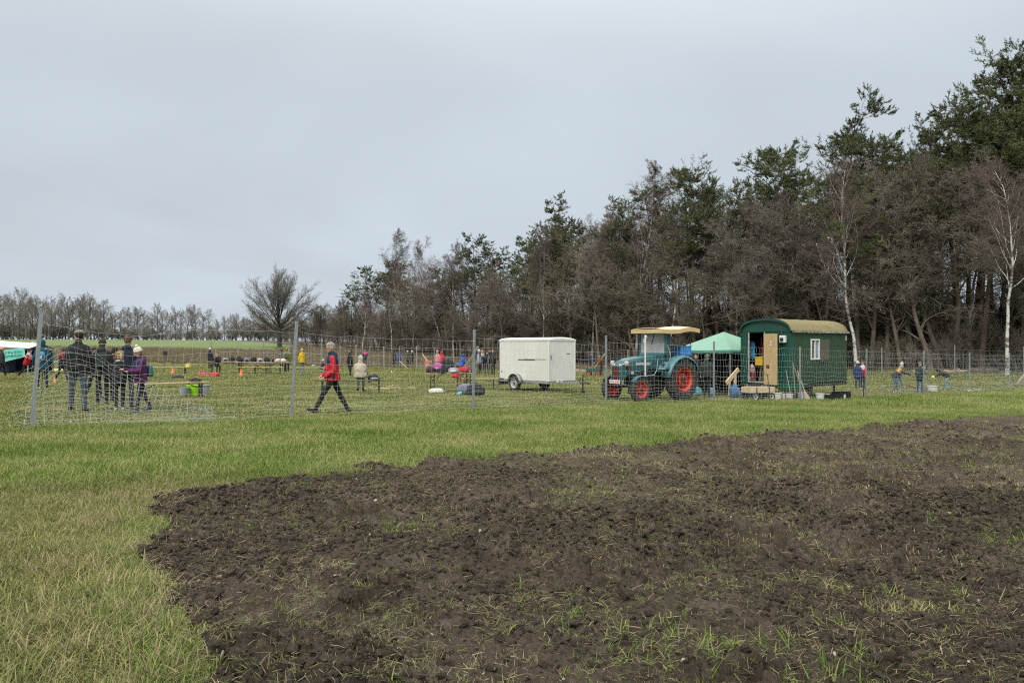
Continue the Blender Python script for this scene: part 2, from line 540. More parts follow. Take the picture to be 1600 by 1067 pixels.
def tuft_mesh(name, mat, nb, rad, hmin, hmax, width, lean, seg=3, seed=0):
    g = np.random.default_rng(seed)
    r = rad * np.sqrt(g.random(nb)); th = g.random(nb) * 2 * PI
    bx, by = r * np.cos(th), r * np.sin(th)
    h = hmin + (hmax - hmin) * g.random(nb) ** 1.3
    az = g.random(nb) * 2 * PI
    ln = lean * (0.25 + g.random(nb) * 1.0)
    w = width * (0.6 + 0.8 * g.random(nb))
    k = seg + 1
    t = np.linspace(0, 1, k)
    ang = ln[:, None] * t[None, :] * 1.25                # bend away from upright
    ds = h[:, None] / seg
    horiz = np.cumsum(np.sin(ang) * ds, 1) - np.sin(ang[:, :1]) * ds
    vert = np.cumsum(np.cos(ang) * ds, 1) - np.cos(ang[:, :1]) * ds
    cx = bx[:, None] + np.cos(az)[:, None] * horiz
    cyy = by[:, None] + np.sin(az)[:, None] * horiz
    ww = w[:, None] * (1 - t[None, :] ** 1.6 * 0.92) * 0.5
    sx, sy = -np.sin(az)[:, None] * ww, np.cos(az)[:, None] * ww
    Lp = np.stack([cx - sx, cyy - sy, vert - 0.01], -1); Rp = np.stack([cx + sx, cyy + sy, vert - 0.01], -1)
    V = np.stack([Lp, Rp], 2).reshape(nb, k * 2, 3)
    base = (np.arange(nb) * k * 2)[:, None, None]
    s = np.arange(seg)[None, :, None] * 2
    F = base + s + np.array([0, 1, 3, 2])[None, None, :]
    me = np_mesh(name, V.reshape(-1, 3), F.reshape(-1, 4), [mat])
    ti = np.repeat(g.random(nb), k * 2)
    a_ = me.attributes.new('tint', 'FLOAT', 'POINT'); a_.data.foreach_set('value', ti.astype(np.float32))
    return me

GRASS = blade_material('grass_blades', [(0.0, (0.078, 0.122, 0.032)), (0.28, (0.148, 0.222, 0.048)), (0.55, (0.215, 0.285, 0.072)), (0.80, (0.30, 0.325, 0.115)), (1.0, (0.44, 0.37, 0.20))])
WORN = blade_material('worn_grass_blades', [(0.0, (0.105, 0.130, 0.040)), (0.3, (0.20, 0.230, 0.072)), (0.65, (0.29, 0.29, 0.115)), (1.0, (0.43, 0.36, 0.20))])
STRAW = blade_material('straw_blades', [(0.0, (0.10, 0.14, 0.045)), (0.25, (0.17, 0.19, 0.07)), (0.55, (0.25, 0.205, 0.12)), (1.0, (0.42, 0.35, 0.22))])
DRYG = blade_material('dry_field_blades', [(0.0, (0.13, 0.12, 0.06)), (0.4, (0.20, 0.165, 0.105)), (1.0, (0.31, 0.255, 0.175))])

near_t = [tuft_mesh('tuft', GRASS, 50, 0.085, 0.03, 0.115, 0.0046, 1.8, 3, 100 + i) for i in range(7)]
worn_t = [tuft_mesh('worn_tuft', WORN, 50, 0.10, 0.03, 0.12, 0.0046, 2.3, 3, 150 + i) for i in range(7)]
mid_t = [tuft_mesh('mid_tuft', GRASS, 50, 0.13, 0.03, 0.11, 0.0068, 1.6, 2, 200 + i) for i in range(6)]
far_t = [tuft_mesh('far_tuft', WORN, 40, 0.34, 0.035, 0.09, 0.026, 1.1, 2, 300 + i) for i in range(5)]

dead_t = [tuft_mesh('dead_tuft', STRAW, 30, 0.11, 0.03, 0.13, 0.0042, 2.4, 3, 350 + i) for i in range(4)]

def field_points(n, a0, a1, d0, d1, seed, power=1.0):
    g = np.random.default_rng(seed)
    d = np.sqrt(d0 ** 2 + (d1 ** 2 - d0 ** 2) * g.random(n) ** power)
    a = a0 + (a1 - a0) * g.random(n)
    return d * np.sin(a), d * np.cos(a), g

FENCE_PX = [(50, 13.0), (455, 16.0), (739, 19.4), (947, 22.6), (1115, 24.9), (1250, 27.4), (1353, 30.4), (1443, 34.0), (1515, 37.6), (1577, 41.5)]
FENCE = np.array([col_at(p, d)[:2] for p, d in FENCE_PX])
def fence_y(x):
    s = (FENCE[-1] - FENCE[-3]); k = s[1] / s[0]
    f = np.interp(x, FENCE[:, 0], FENCE[:, 1])
    f = np.where(x < FENCE[0, 0], FENCE[0, 1] + (x - FENCE[0, 0]) * 0.75, f)
    return np.where(x > FENCE[-1, 0], FENCE[-1, 1] + (x - FENCE[-1, 0]) * k, f)

def lay_grass():
    P, Ro, Sc, Ix = [], [], [], []
    base = 0
    all_t = near_t + worn_t + mid_t + far_t + dead_t
    o_near, o_worn, o_mid, o_far, o_dead = 0, 7, 14, 20, 25
    def add(x, y, g, off, cnt, smin, smax, z=None):
        n = len(x)
        z = meadow_height(x, y) if z is None else z
        P.append(np.stack([x, y, z], -1))
        Ro.append(np.stack([(g.random(n) - .5) * .3, (g.random(n) - .5) * .3, g.random(n) * 2 * PI], -1))
        s = smin + (smax - smin) * g.random(n)
        big = fbm(x * 0.9, y * 0.9, 71, 3)
        s = s * (0.65 + 0.75 * big)
        Sc.append(np.stack([s, s, s * (0.85 + 0.3 * g.random(n))], -1))
        Ix.append(off + g.integers(0, cnt, n))
    # near turf, left of and round the soil
    x, y, g = field_points(34000, -0.85, 0.75, 1.3, 9.5, 1, 1.0)
    k = soil_edge(x, y) < 0.02 + g.random(len(x)) * 0.12
    thin = fbm(x * 1.1, y * 1.1, 73, 3)
    k &= thin + g.random(len(x)) * 0.5 > 0.48
    x, y = x[k], y[k]
    # trodden ground lies to the left, lusher strip along the soil and towards the fence
    lush = sst(soil_edge(x, y) + (fbm(x * .8, y * .8, 75, 3) - .5) * 1.6, -1.1, -0.1) * 0.8 + sst(y, 7.5, 9.5)
    w = g.random(len(x)) < lush
    add(x[w], y[w], g, o_near, 7, 0.75, 1.3)
    add(x[~w], y[~w], g, o_worn, 7, 0.8, 1.35)
    dead = fbm(x * 1.4, y * 1.4, 76, 3) + g.random(len(x)) * 0.5 > 0.80
    add(x[dead], y[dead], g, o_dead, 4, 0.8, 1.4)
    # strip between soil and fence, and the turf beyond
    x, y, g = field_points(110000, -0.80, 0.85, 9.0, 27, 2)
    k = (soil_edge(x, y) < 0.05 + g.random(len(x)) * 0.12) & (y < fence_y(x) + 0.25 + g.normal(size=len(x)) * 0.25)
    x, y = x[k], y[k]
    wl_ = sst(-x, 6.0, 11.0) * 0.8
    w = g.random(len(x)) < wl_
    add(x[~w], y[~w], g, o_mid, 6, 0.85, 1.35)
    add(x[w], y[w], g, o_worn, 7, 0.9, 1.4)
    x, y, g = field_points(26000, 0.05, 0.85, 27, 48, 12)
    k = (soil_edge(x, y) < 0.1) & (y < fence_y(x) + 0.4)
    add(x[k], y[k], g, o_mid, 6, 1.2, 1.9)
    # trampled grass inside the fence
    x, y, g = field_points(70000, -0.80, 0.80, 12.5, 40, 3)
    k = (y > fence_y(x) + 0.1)
    k &= fbm(x * 0.8, y * 0.8, 79, 3) + g.random(len(x)) * 0.45 > 0.62
    add(x[k], y[k], g, o_far, 5, 0.45, 0.95)
    x, y, g = field_points(60000, -0.80, 0.80, 38, 76, 4)
    k = (y > fence_y(x) + 0.1) & (y < 71 - 14 * np.clip((x - 5) / 30, 0, 1))
    k &= fbm(x * 0.5, y * 0.5, 79, 3) + g.random(len(x)) * 0.45 > 0.60
    add(x[k], y[k], g, o_far, 5, 0.8, 1.6)
    scatter('meadow_grass', np.concatenate(P), np.concatenate(Ro), np.concatenate(Sc), np.concatenate(Ix),
            source_collection('grass_source', all_t), 'short green meadow grass with straw coloured blades', 'grass')
lay_grass()

# weeds and straw on the soil, loose clods
def clod_mesh(name, mat, seed):
    import bmesh
    bm = bmesh.new(); bmesh.ops.create_icosphere(bm, subdivisions=2, radius=1.0)
    g = np.random.default_rng(seed)
    ph = g.random(9) * 6
    for v in bm.verts:
        c = v.co
        f = 1 + 0.22 * math.sin(c.x * 3.1 + ph[0]) * math.sin(c.y * 2.7 + ph[1]) + 0.17 * math.sin(c.z * 4.3 + ph[2] + c.x * 2) + 0.13 * math.sin(c.y * 7.1 + ph[3]) * math.sin(c.x * 6.3 + ph[4]) + 0.10 * (g.random() - 0.5)
        v.co = Vector((c.x * f, c.y * f * 0.85, c.z * f * 0.62))
    me = bpy.data.meshes.new(name); bm.to_mesh(me); bm.free(); me.materials.append(mat)
    return me

def litter_mesh(name, mat, n, rad, lmin, lmax, w, seed):
    """straw stalks lying about"""
    g = np.random.default_rng(seed)
    V, F, T = [], [], []
    for i in range(n):
        r = rad * math.sqrt(g.random()); a = g.random() * 2 * PI
        c = np.array([r * math.cos(a), r * math.sin(a), 0.006 + 0.02 * g.random()])
        b = g.random() * 2 * PI; e = (g.random() - 0.35) * 0.5
        d = np.array([math.cos(b) * math.cos(e), math.sin(b) * math.cos(e), math.sin(e)])
        s = np.array([-math.sin(b), math.cos(b), 0.3]) * w * (0.6 + 0.8 * g.random()) * 0.5
        L = (lmin + (lmax - lmin) * g.random()) * 0.5
        q = len(V)
        bend = np.array([0, 0, 0.15 * L * g.random()])
        V += [c - d * L - s, c - d * L + s, c + bend + s, c + bend - s, c + d * L + s * .5, c + d * L - s * .5]
        F += [(q, q + 1, q + 2, q + 3), (q + 3, q + 2, q + 4, q + 5)]
        T += [g.random()] * 6
    me = np_mesh(name, np.array(V), np.array(F), [mat])
    a_ = me.attributes.new('tint', 'FLOAT', 'POINT'); a_.data.foreach_set('value', np.array(T, np.float32))
    return me

def dress_soil():
    sm = bpy.data.materials['dug_soil']
    clods = [clod_mesh('clod', sm, 500 + i) for i in range(6)]
    x, y, g = field_points(90000, -0.6, 0.75, 1.8, 22, 21, 1.35)
    e = soil_edge(x, y)
    k = (e > 0.12) & (fbm(x * 0.9, y * 0.9, 83, 3) + g.random(len(x)) * 0.3 > 0.55)
    x2, y2, g2 = field_points(150000, -0.6, 0.70, 2.2, 9.5, 29, 1.1)
    k2 = (soil_edge(x2, y2) > 0.10) & (fbm(x2 * 0.9, y2 * 0.9, 85, 3) + g2.random(len(x2)) * 0.25 > 0.60)
    x = np.concatenate([x[k], x2[k2]]); y = np.concatenate([y[k], y2[k2]]); n = len(x)
    s = 0.004 + 0.026 * g.random(n) ** 5 + 0.012 * g.random(n) * np.hypot(x, y) / 18
    scatter('soil_clods', np.stack([x, y, soil_height(x, y) + s * 0.15], -1), np.stack([g.random(n) * .8, g.random(n) * .8, g.random(n) * 6.28], -1),
            np.stack([s * (0.8 + .5 * g.random(n)), s, s * (0.7 + .5 * g.random(n))], -1), g.integers(0, 6, n), source_collection('clod_source', clods),
            'dark crumbly clods lying on the dug soil', 'soil clods')
    weeds = [tuft_mesh('weed', STRAW, 16, 0.05, 0.02, 0.09, 0.0040, 1.9, 3, 400 + i) for i in range(5)]
    weeds += [tuft_mesh('weed_green', GRASS, 12, 0.03, 0.03, 0.11, 0.0048, 1.5, 3, 420 + i) for i in range(4)]
    weeds += [litter_mesh('straw', STRAW, 16, 0.13, 0.012, 0.085, 0.0024, 440 + i) for i in range(6)]
    weeds += [tuft_mesh('far_weed', STRAW, 16, 0.13, 0.03, 0.11, 0.012, 1.6, 2, 460 + i) for i in range(4)]
    P, Ro, Sc, Ix = [], [], [], []
    def add(x, y, g, lo, hi, smin, smax):
        n = len(x); s = smin + (smax - smin) * g.random(n) ** 1.5
        P.append(np.stack([x, y, soil_height(x, y) + 0.001], -1))
        Ro.append(np.stack([(g.random(n) - .5) * .8, (g.random(n) - .5) * .8, g.random(n) * 6.28], -1))
        Sc.append(np.stack([s, s, s], -1)); Ix.append(g.integers(lo, hi, n))
    x, y, g = field_points(9000, -0.6, 0.75, 1.8, 14, 22, 1.1)
    pat = fbm(x * 0.8, y * 0.8, 89, 3) + 0.25 * fbm(x * 4, y * 4, 90, 2)
    k = (soil_edge(x, y) > 0) & (pat + g.random(len(x)) * 0.25 > 0.755)
    add(x[k], y[k], g, 0, 5, 0.45, 1.1)
    xs, ys, gs = field_points(26000, -0.6, 0.75, 2.2, 20, 35, 1.15)
    ks = (soil_edge(xs, ys) > 0.05) & (fbm(xs * 1.0, ys * 1.0, 99, 3) + 0.35 * fbm(xs * 4.5, ys * 4.5, 98, 2) + gs.random(len(xs)) * 0.25 > 0.83)
    add(xs[ks], ys[ks], gs, 0, 9, 0.3, 0.85)
    # grass creeping in over the border
    xb, yb, gb = field_points(14000, -0.75, 0.75, 1.8, 24, 33, 1.0)
    eb = soil_edge(xb, yb); kb = (np.abs(eb - 0.12) < 0.26 * gb.random(len(xb)) ** 0.7)
    add(xb[kb], yb[kb], gb, 0, 9, 0.6, 1.35)
    k = (soil_edge(x, y) > 0) & (fbm(x * 1.3 + 40, y * 1.3, 91, 3) + 0.3 * fbm(x * 5, y * 5, 94, 2) + g.random(len(x)) * 0.12 > 0.885)
    add(x[k], y[k], g, 5, 9, 0.7, 1.35)
    x, y, g = field_points(16000, -0.6, 0.75, 1.8, 17, 23, 1.3)
    k = (soil_edge(x, y) > -0.05) & (fbm(x * 1.2, y * 1.2, 92, 3) + g.random(len(x)) * 0.6 > 0.62)
    add(x[k], y[k], g, 9, 15, 0.55, 1.25)
    x, y, g = field_points(26000, 0.0, 0.80, 9, 46, 24)
    k = (soil_edge(x, y) > 0.05) & (fbm(x * 0.55, y * 0.55, 93, 3) + 0.2 * fbm(x * 3, y * 3, 96, 2) + g.random(len(x)) * 0.3 > 0.665)
    add(x[k], y[k], g, 15, 19, 0.5, 1.05)
    scatter('soil_weeds', np.concatenate(P), np.concatenate(Ro), np.concatenate(Sc), np.concatenate(Ix), source_collection('weed_source', weeds),
            'sprouting weeds and dry straw scattered over the dug soil', 'weeds')
    # a few pale leaves and stones
    pale = M('pale_stone', (0.42, 0.36, 0.30), (0.25, 0.21, 0.18), 20, 0.9)
    st = [clod_mesh('stone', pale, 540 + i) for i in range(3)]
    x, y, g = field_points(420, -0.5, 0.7, 2.2, 12, 26)
    k = soil_edge(x, y) > 0.1
    x, y = x[k], y[k]; n = len(x); s = 0.006 + 0.014 * g.random(n) ** 3
    scatter('pale_pebbles', np.stack([x, y, soil_height(x, y) + s * 0.3], -1), g.random((n, 3)) * 6, np.stack([s, s, s * .7], -1), g.integers(0, 3, n),
            source_collection('pebble_source', st), 'pale pebbles and crumbs on the dug soil', 'pebbles')
    # tall dry grass of the fallow strip behind the enclosure and along the wood
    dg = [tuft_mesh('dry_tuft', DRYG, 40, 0.30, 0.15, 0.55, 0.022, 0.9, 2, 480 + i) for i in range(4)]
    x, y, g = field_points(36000, -0.75, 0.75, 52, 128, 27)
    back = 71 - 14 * np.clip((x - 5) / 30, 0, 1)
    k = (y > back) & (y < np.where(x < -35, 107.0, edge_y(x) + 6)) & (fbm(x * 0.3, y * 0.3, 97, 3) + g.random(len(x)) * .4 > 0.5)
    x, y = x[k], y[k]; n = len(x); s = 0.7 + 0.7 * g.random(n)
    s = s * np.where(x > 8, 0.75, 1.0)
    scatter('fallow_grass', np.stack([x, y, meadow_height(x, y)], -1), np.stack([np.zeros(n), np.zeros(n), g.random(n) * 6.28], -1), np.stack([s, s, s], -1), g.integers(0, 4, n),
            source_collection('fallow_source', dg), 'pale dry fallow grass behind the far wire fence', 'dry grass')
dress_soil()
# ------------------------------------------------------------------ trees
def tubes(P, Rr, sides):
    """P (n,k,3) polylines, Rr (n,k) radii -> verts, quads"""
    n, k, _ = P.shape
    T = np.gradient(P, axis=1)
    T /= np.linalg.norm(T, axis=2, keepdims=True) + 1e-9
    ref = np.where(np.abs(T[:, :1, 2:3]) > 0.85, np.array([1.0, 0, 0]), np.array([0, 0, 1.0]))
    U = np.cross(T, np.broadcast_to(ref, T.shape)); U /= np.linalg.norm(U, axis=2, keepdims=True) + 1e-9
    W = np.cross(T, U)
    a = np.arange(sides) * 2 * PI / sides
    V = P[:, :, None, :] + Rr[:, :, None, None] * (np.cos(a)[None, None, :, None] * U[:, :, None, :] + np.sin(a)[None, None, :, None] * W[:, :, None, :])
    idx = np.arange(n * k * sides).reshape(n, k, sides)
    nx = np.roll(idx, -1, axis=2)
    F = np.stack([idx[:, :-1], nx[:, :-1], nx[:, 1:], idx[:, 1:]], -1).reshape(-1, 4)
    return V.reshape(-1, 3), F

class Acc:
    def __init__(self): self.V, self.F, self.n = [], [], 0
    def add(self, V, F):
        self.V.append(V); self.F.append(F + self.n); self.n += len(V)
    def mesh(self, name, mats, smooth=True):
        by = {}
        for f in self.F: by.setdefault(f.shape[1], []).append(f)
        return np_mesh(name, np.concatenate(self.V), [np.concatenate(v) for v in by.values()], mats, smooth)

def unit(v): return v / (np.linalg.norm(v, axis=-1, keepdims=True) + 1e-9)

def walk(g, start, d, length, k, wig, up):
    """random-walk polylines from start (n,3) along d (n,3)"""
    n = len(start)
    P = np.zeros((n, k, 3)); P[:, 0] = start
    d = unit(d)
    st = (length / (k - 1))[:, None]
    for i in range(1, k):
        d = unit(d + g.normal(size=(n, 3)) * wig + np.array([0, 0, up]))
        P[:, i] = P[:, i - 1] + d * st
    return P

def sprout(g, P, Rr, nch, t0, t1, ang, ratio, rr, lens, taper_len=0.55, az0=None, dome=0.0):
    """children on polylines: start, dir, length, radius"""
    n, k, _ = P.shape
    t = t0 + (t1 - t0) * (np.arange(nch)[None, :] + g.random((n, nch))) / nch
    f = t * (k - 1); i = np.minimum(f.astype(int), k - 2); fr = (f - i)[..., None]
    ar = np.arange(n)[:, None]
    S = P[ar, i] * (1 - fr) + P[ar, i + 1] * fr
    T = unit(P[ar, i + 1] - P[ar, i])
    rad = Rr[ar, i] * (1 - fr[..., 0]) + Rr[ar, i + 1] * fr[..., 0]
    az = g.random((n, nch)) * 2 * PI if az0 is None else az0(n, nch)
    ref = np.where(np.abs(T[..., 2:3]) > 0.9, np.array([1.0, 0, 0]), np.array([0, 0, 1.0]))
    U = unit(np.cross(T, ref)); W = np.cross(T, U)
    a = ang * (0.7 + 0.6 * g.random((n, nch))) * (1 + dome * (0.5 - (t - t0) / (t1 - t0 + 1e-6)))
    D = T * np.cos(a)[..., None] + (U * np.cos(az)[..., None] + W * np.sin(az)[..., None]) * np.sin(a)[..., None]
    L = lens[:, None] * ratio * (1 - taper_len * (t - t0) / (t1 - t0 + 1e-6)) * (0.65 + 0.7 * g.random((n, nch)))
    rc = np.minimum(rad * 0.75, rad * rr * (0.8 + 0.4 * g.random((n, nch))))
    return S.reshape(-1, 3), D.reshape(-1, 3), L.ravel(), rc.ravel(), t.ravel()

def rads(r0, k, end=0.25):
    t = np.linspace(0, 1, k)
    return r0[:, None] * (1 - (1 - end) * t[None, :])

def bare_tree(seed, h, trunk_r, species, twig=0.008, dens=1.0):
    """returns (trunk mesh, crown mesh) of a leafless tree"""
    g = np.random.default_rng(seed)
    tr, cr = Acc(), Acc()
    sp = species
    k0 = 12
    P0 = walk(g, np.zeros((1, 3)), np.array([[sp.get('leanx', 0) , 0, 1.0]]), np.array([h * sp['trunk']]), k0, sp['twist'], 0.10)
    P0[:, 0, 2] -= 0.15
    R0 = rads(np.array([trunk_r]), k0, sp['tip'])
    R0[:, 0] *= 1.35
    tr.add(*tubes(P0, R0, 8))
    n1 = int(sp['n'][0])
    S, D, L, rc, t = sprout(g, P0, R0, n1, sp['t0'], 1.0, sp['ang'][0], sp['len'][0], sp['rr'], np.array([h]), sp['taper'], dome=sp.get('dome', 0.0))
    if sp.get('fan'):          # open-grown: limbs fan out to a rounded crown
        i = np.arange(n1); el = np.radians(-2 + 90 * ((i + 0.5) / n1) ** 0.85); az = i * 2.39996 + g.random(n1) * 0.5
        D = np.stack([np.cos(el) * np.cos(az), np.cos(el) * np.sin(az), np.sin(el)], -1)
        S = S[np.argsort(S[:, 2])]
        c = np.array([0, 0, 0.50 * h]); rr_ = np.array([0.46 * h, 0.46 * h, 0.43 * h])
        q0 = (S - c) / rr_; qd = D / rr_; A_ = (qd ** 2).sum(1); B_ = (q0 * qd).sum(1); C_ = (q0 ** 2).sum(1) - 1
        L = (-B_ + np.sqrt(np.maximum(B_ ** 2 - A_ * C_, 0.01))) / A_ * (0.86 + 0.16 * g.random(n1))
        rc = np.maximum(rc * 0.8, trunk_r * 0.20)
    P1 = walk(g, S, D, L, 9, sp['wig'] * 0.8, sp['up'][0]); R1 = rads(np.maximum(rc, 0.016), 9, 0.22)
    tr.add(*tubes(P1, R1, 5))
    S, D, L, rc, t = sprout(g, P1, R1, int(sp['n'][1]), 0.22, 1.0, sp['ang'][1], sp['len'][1], 0.6, L, 0.5)
    P2 = walk(g, S, D, L, 6, sp['wig'], sp['up'][1]); R2 = rads(np.maximum(rc, twig * 1.3), 6, 0.4)
    cr.add(*tubes(P2, R2, 3))
    S, D, L, rc, t = sprout(g, P2, R2, max(2, int(sp['n'][2] * dens)), 0.12, 1.0, sp['ang'][2], sp['len'][2], 0.6, L, 0.4)
    P3 = walk(g, S, D, L, 5, sp['wig'], sp['up'][2]); R3 = rads(np.maximum(rc * 0.7, twig), 5, 0.6)
    cr.add(*tubes(P3, R3, 3))
    S, D, L, rc, t = sprout(g, P3, R3, max(1, int(sp['n'][3] * dens)), 0.1, 1.0, sp['ang'][3], sp['len'][3], 0.6, L, 0.3)
    P4 = walk(g, S, D, L, 3, sp['wig'], sp['up'][3]); R4 = rads(np.full(len(L), twig * 0.75), 3, 0.7)
    cr.add(*tubes(P4, R4, 3))
    return tr, cr

OAK = dict(trunk=0.36, twist=0.04, tip=0.62, n=(34, 12, 9, 6), t0=0.40, ang=(0.80, 0.45, 0.6, 0.7), len=(0.66, 0.38, 0.42, 0.5), rr=0.42, taper=0.0, wig=0.075, up=(0.012, 0.02, 0.02, 0.02), fan=True)
WOODOAK = dict(trunk=0.85, twist=0.06, tip=0.15, n=(24, 9, 8, 6), t0=0.22, ang=(0.85, 0.75, 0.8, 0.8), len=(0.34, 0.42, 0.46, 0.5), rr=0.5, taper=0.55, wig=0.17, up=(0.07, 0.03, 0.02, 0.02))
BIRCH = dict(trunk=0.93, twist=0.035, tip=0.10, n=(24, 8, 8, 6), t0=0.38, ang=(0.62, 0.6, 0.7, 0.7), len=(0.27, 0.45, 0.55, 0.6), rr=0.42, taper=0.6, wig=0.12, up=(0.10, 0.03, -0.02, -0.10), pale=True)
SHRUB = dict(trunk=0.55, twist=0.10, tip=0.3, n=(17, 8, 7, 5), t0=0.02, ang=(0.5, 0.5, 0.7, 0.8), len=(0.75, 0.4, 0.42, 0.5), rr=0.8, taper=0.2, wig=0.12, up=(0.05, 0.04, 0.02, 0.0))
LINE = dict(trunk=0.8, twist=0.04, tip=0.2, n=(15, 7, 6, 4), t0=0.28, ang=(0.75, 0.7, 0.8, 0.8), len=(0.36, 0.42, 0.46, 0.5), rr=0.5, taper=0.5, wig=0.15, up=(0.10, 0.05, 0.03, 0.02))

bark_dark = M('bark_brown', (0.14, 0.115, 0.09), (0.08, 0.066, 0.052), 3, 0.95, 0.8, 14, stretch=(1, 1, 0.25), objrand=0.25)
bark_oak = M('bark_oak', (0.090, 0.085, 0.068), (0.050, 0.046, 0.038), 3, 0.95, 0.8, 14, stretch=(1, 1, 0.25))
bark_pine = M('bark_pine', (0.085, 0.062, 0.048), (0.150, 0.082, 0.050), 0.16, 0.95, 0.8, 9, c3=(0.05, 0.04, 0.035), lo=0.45, hi=0.58, stretch=(1, 1, 0.5), objrand=0.2)
bark_birch = M('bark_birch', (0.16, 0.14, 0.12), (0.58, 0.56, 0.52), 1.25, 0.85, 0.3, 20, c3=(0.045, 0.04, 0.036), stretch=(1, 1, 1.3), objrand=0.2, lo=0.42, hi=0.50)
twig_brown = M('twig_brown', (0.222, 0.190, 0.156), (0.168, 0.143, 0.118), 0.5, 0.95, objrand=0.25)
twig_olive = M('twig_olive', (0.205, 0.182, 0.125), (0.160, 0.142, 0.098), 0.5, 0.95, objrand=0.25)
twig_birch = M('twig_birch', (0.20, 0.150, 0.135), (0.15, 0.115, 0.102), 0.5, 0.95, objrand=0.15)
twig_far = M('twig_far', (0.26, 0.235, 0.205), (0.20, 0.18, 0.155), 0.3, 0.95, objrand=0.2)  # lightened for the distance: haze over the far row put into the twig colour
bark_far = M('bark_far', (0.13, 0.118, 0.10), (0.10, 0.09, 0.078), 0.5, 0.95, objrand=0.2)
needle = M('pine_needles', (0.078, 0.094, 0.042), (0.122, 0.136, 0.060), 0.7, 0.7, objrand=0.25, spec=0.25)

def pine_tree(seed, h, r0, t0=0.45, spread=0.17, lean=0.0, tufts=1.0, clear=False):
    g = np.random.default_rng(seed)
    tr, cr = Acc(), Acc()
    k0 = 14
    P0 = walk(g, np.zeros((1, 3)), np.array([[lean, 0, 1.0]]), np.array([h * 0.97]), k0, 0.035, 0.06)
    P0[:, 0, 2] -= 0.15
    R0 = rads(np.array([r0]), k0, 0.10); R0[:, 0] *= 1.3
    tr.add(*tubes(P0, R0, 8))
    n1 = 34
    S, D, L, rc, t = sprout(g, P0, R0, n1, t0, 0.995, 1.25, spread, 0.42, np.array([h]), 0.62)
    # flatter low down, more upright to the top; a few bare dead ones below
    L = L * (0.45 + 0.9 * g.random(n1))
    P1 = walk(g, S, D, L, 8, 0.12, 0.045); R1 = rads(np.clip(rc, 0.02, 0.09), 8, 0.25)
    tr.add(*tubes(P1, R1, 4))
    # dead snags
    S, D, Ld, rc, t = sprout(g, P0, R0, 12, 0.15, t0 + 0.1, 1.35, spread * 0.42, 0.3, np.array([h]), 0.0)
    Pd = walk(g, S, D, Ld, 5, 0.12, -0.01); tr.add(*tubes(Pd, rads(np.clip(rc, 0.012, 0.03), 5, 0.3), 3))
    S, D, L2, rc, t = sprout(g, P1, R1, 10, 0.38, 1.0, 0.95, 0.40, 0.6, L, 0.45)
    D = D * np.array([1, 1, 0.3]) + np.array([0, 0, 0.12])
    P2 = walk(g, S, D, L2, 5, 0.14, 0.05); tr.add(*tubes(P2, rads(np.clip(rc, 0.010, 0.03), 5, 0.4), 3))
    # foliage: sprays of needles along the outer twigs
    nt = max(2, int(round(6 * tufts)))
    S, D, L3, rc, t = sprout(g, P2, rads(np.full(len(P2), .01), 5), nt, 0.30, 1.0, 0.8, 0.34, 0.6, np.maximum(L2, 0.5), 0.3)
    D = unit(D * np.array([1, 1, 0.5]) + np.array([0, 0, 0.30])); L3 = np.clip(L3, 0.12, 0.30)
    tipS = P2[:, -1]; tipD = unit(P2[:, -1] - P2[:, -2] + np.array([0, 0, 0.2]))
    S = np.concatenate([S, tipS, P1[:, -1]]); D = np.concatenate([D, tipD, unit(P1[:, -1] - P1[:, -2])])
    L3 = np.concatenate([L3, np.full(len(tipS), 0.3), np.full(len(P1), 0.35)])
    nn = 17
    n = len(S)
    u = g.random((n, nn))
    base = S[:, None] + D[:, None] * (L3[:, None] * u)[..., None]
    rd = unit(g.normal(size=(n, nn, 3)) * 0.75 + D[:, None] * 0.75 + np.array([0, 0, 0.25]))
    ln = 0.11 + 0.10 * g.random((n, nn))
    sd = unit(np.cross(rd, g.normal(size=(n, nn, 3)))) * (0.012 + 0.012 * g.random((n, nn)))[..., None]
    V = np.stack([base - sd, base + sd, base + rd * ln[..., None]], 2).reshape(-1, 3)
    F = np.arange(len(V)).reshape(-1, 3)
    cr.add(V, F)
    return tr, cr

class Tree:
    """prototype: trunk and crown meshes; place() links a copy of the pair"""
    def __init__(self, name, pair, tmat, cmat, cs=False):
        self.name = name
        self.t = pair[0].mesh(name + '_trunk', [tmat], True)
        self.c = pair[1].mesh(name + '_crown', [cmat], cs)
        co = np.empty(len(self.c.vertices) * 3, np.float32); self.c.vertices.foreach_get('co', co)
        self.h = float(co.reshape(-1, 3)[:, 2].max())
    def place(self, x, y, height, rz, label, group, cat='tree', z=None, wide=1.0, lean=(0, 0)):
        e = empty(self.name, (x, y, gz(x, y) - 0.05 if z is None else z), rot=(lean[0], lean[1], rz))
        s = height / self.h
        e.scale = (s * wide, s * wide, s)
        tag(e, label, cat, group)
        link('trunk', self.t, e); link('crown', self.c, e)
        return e

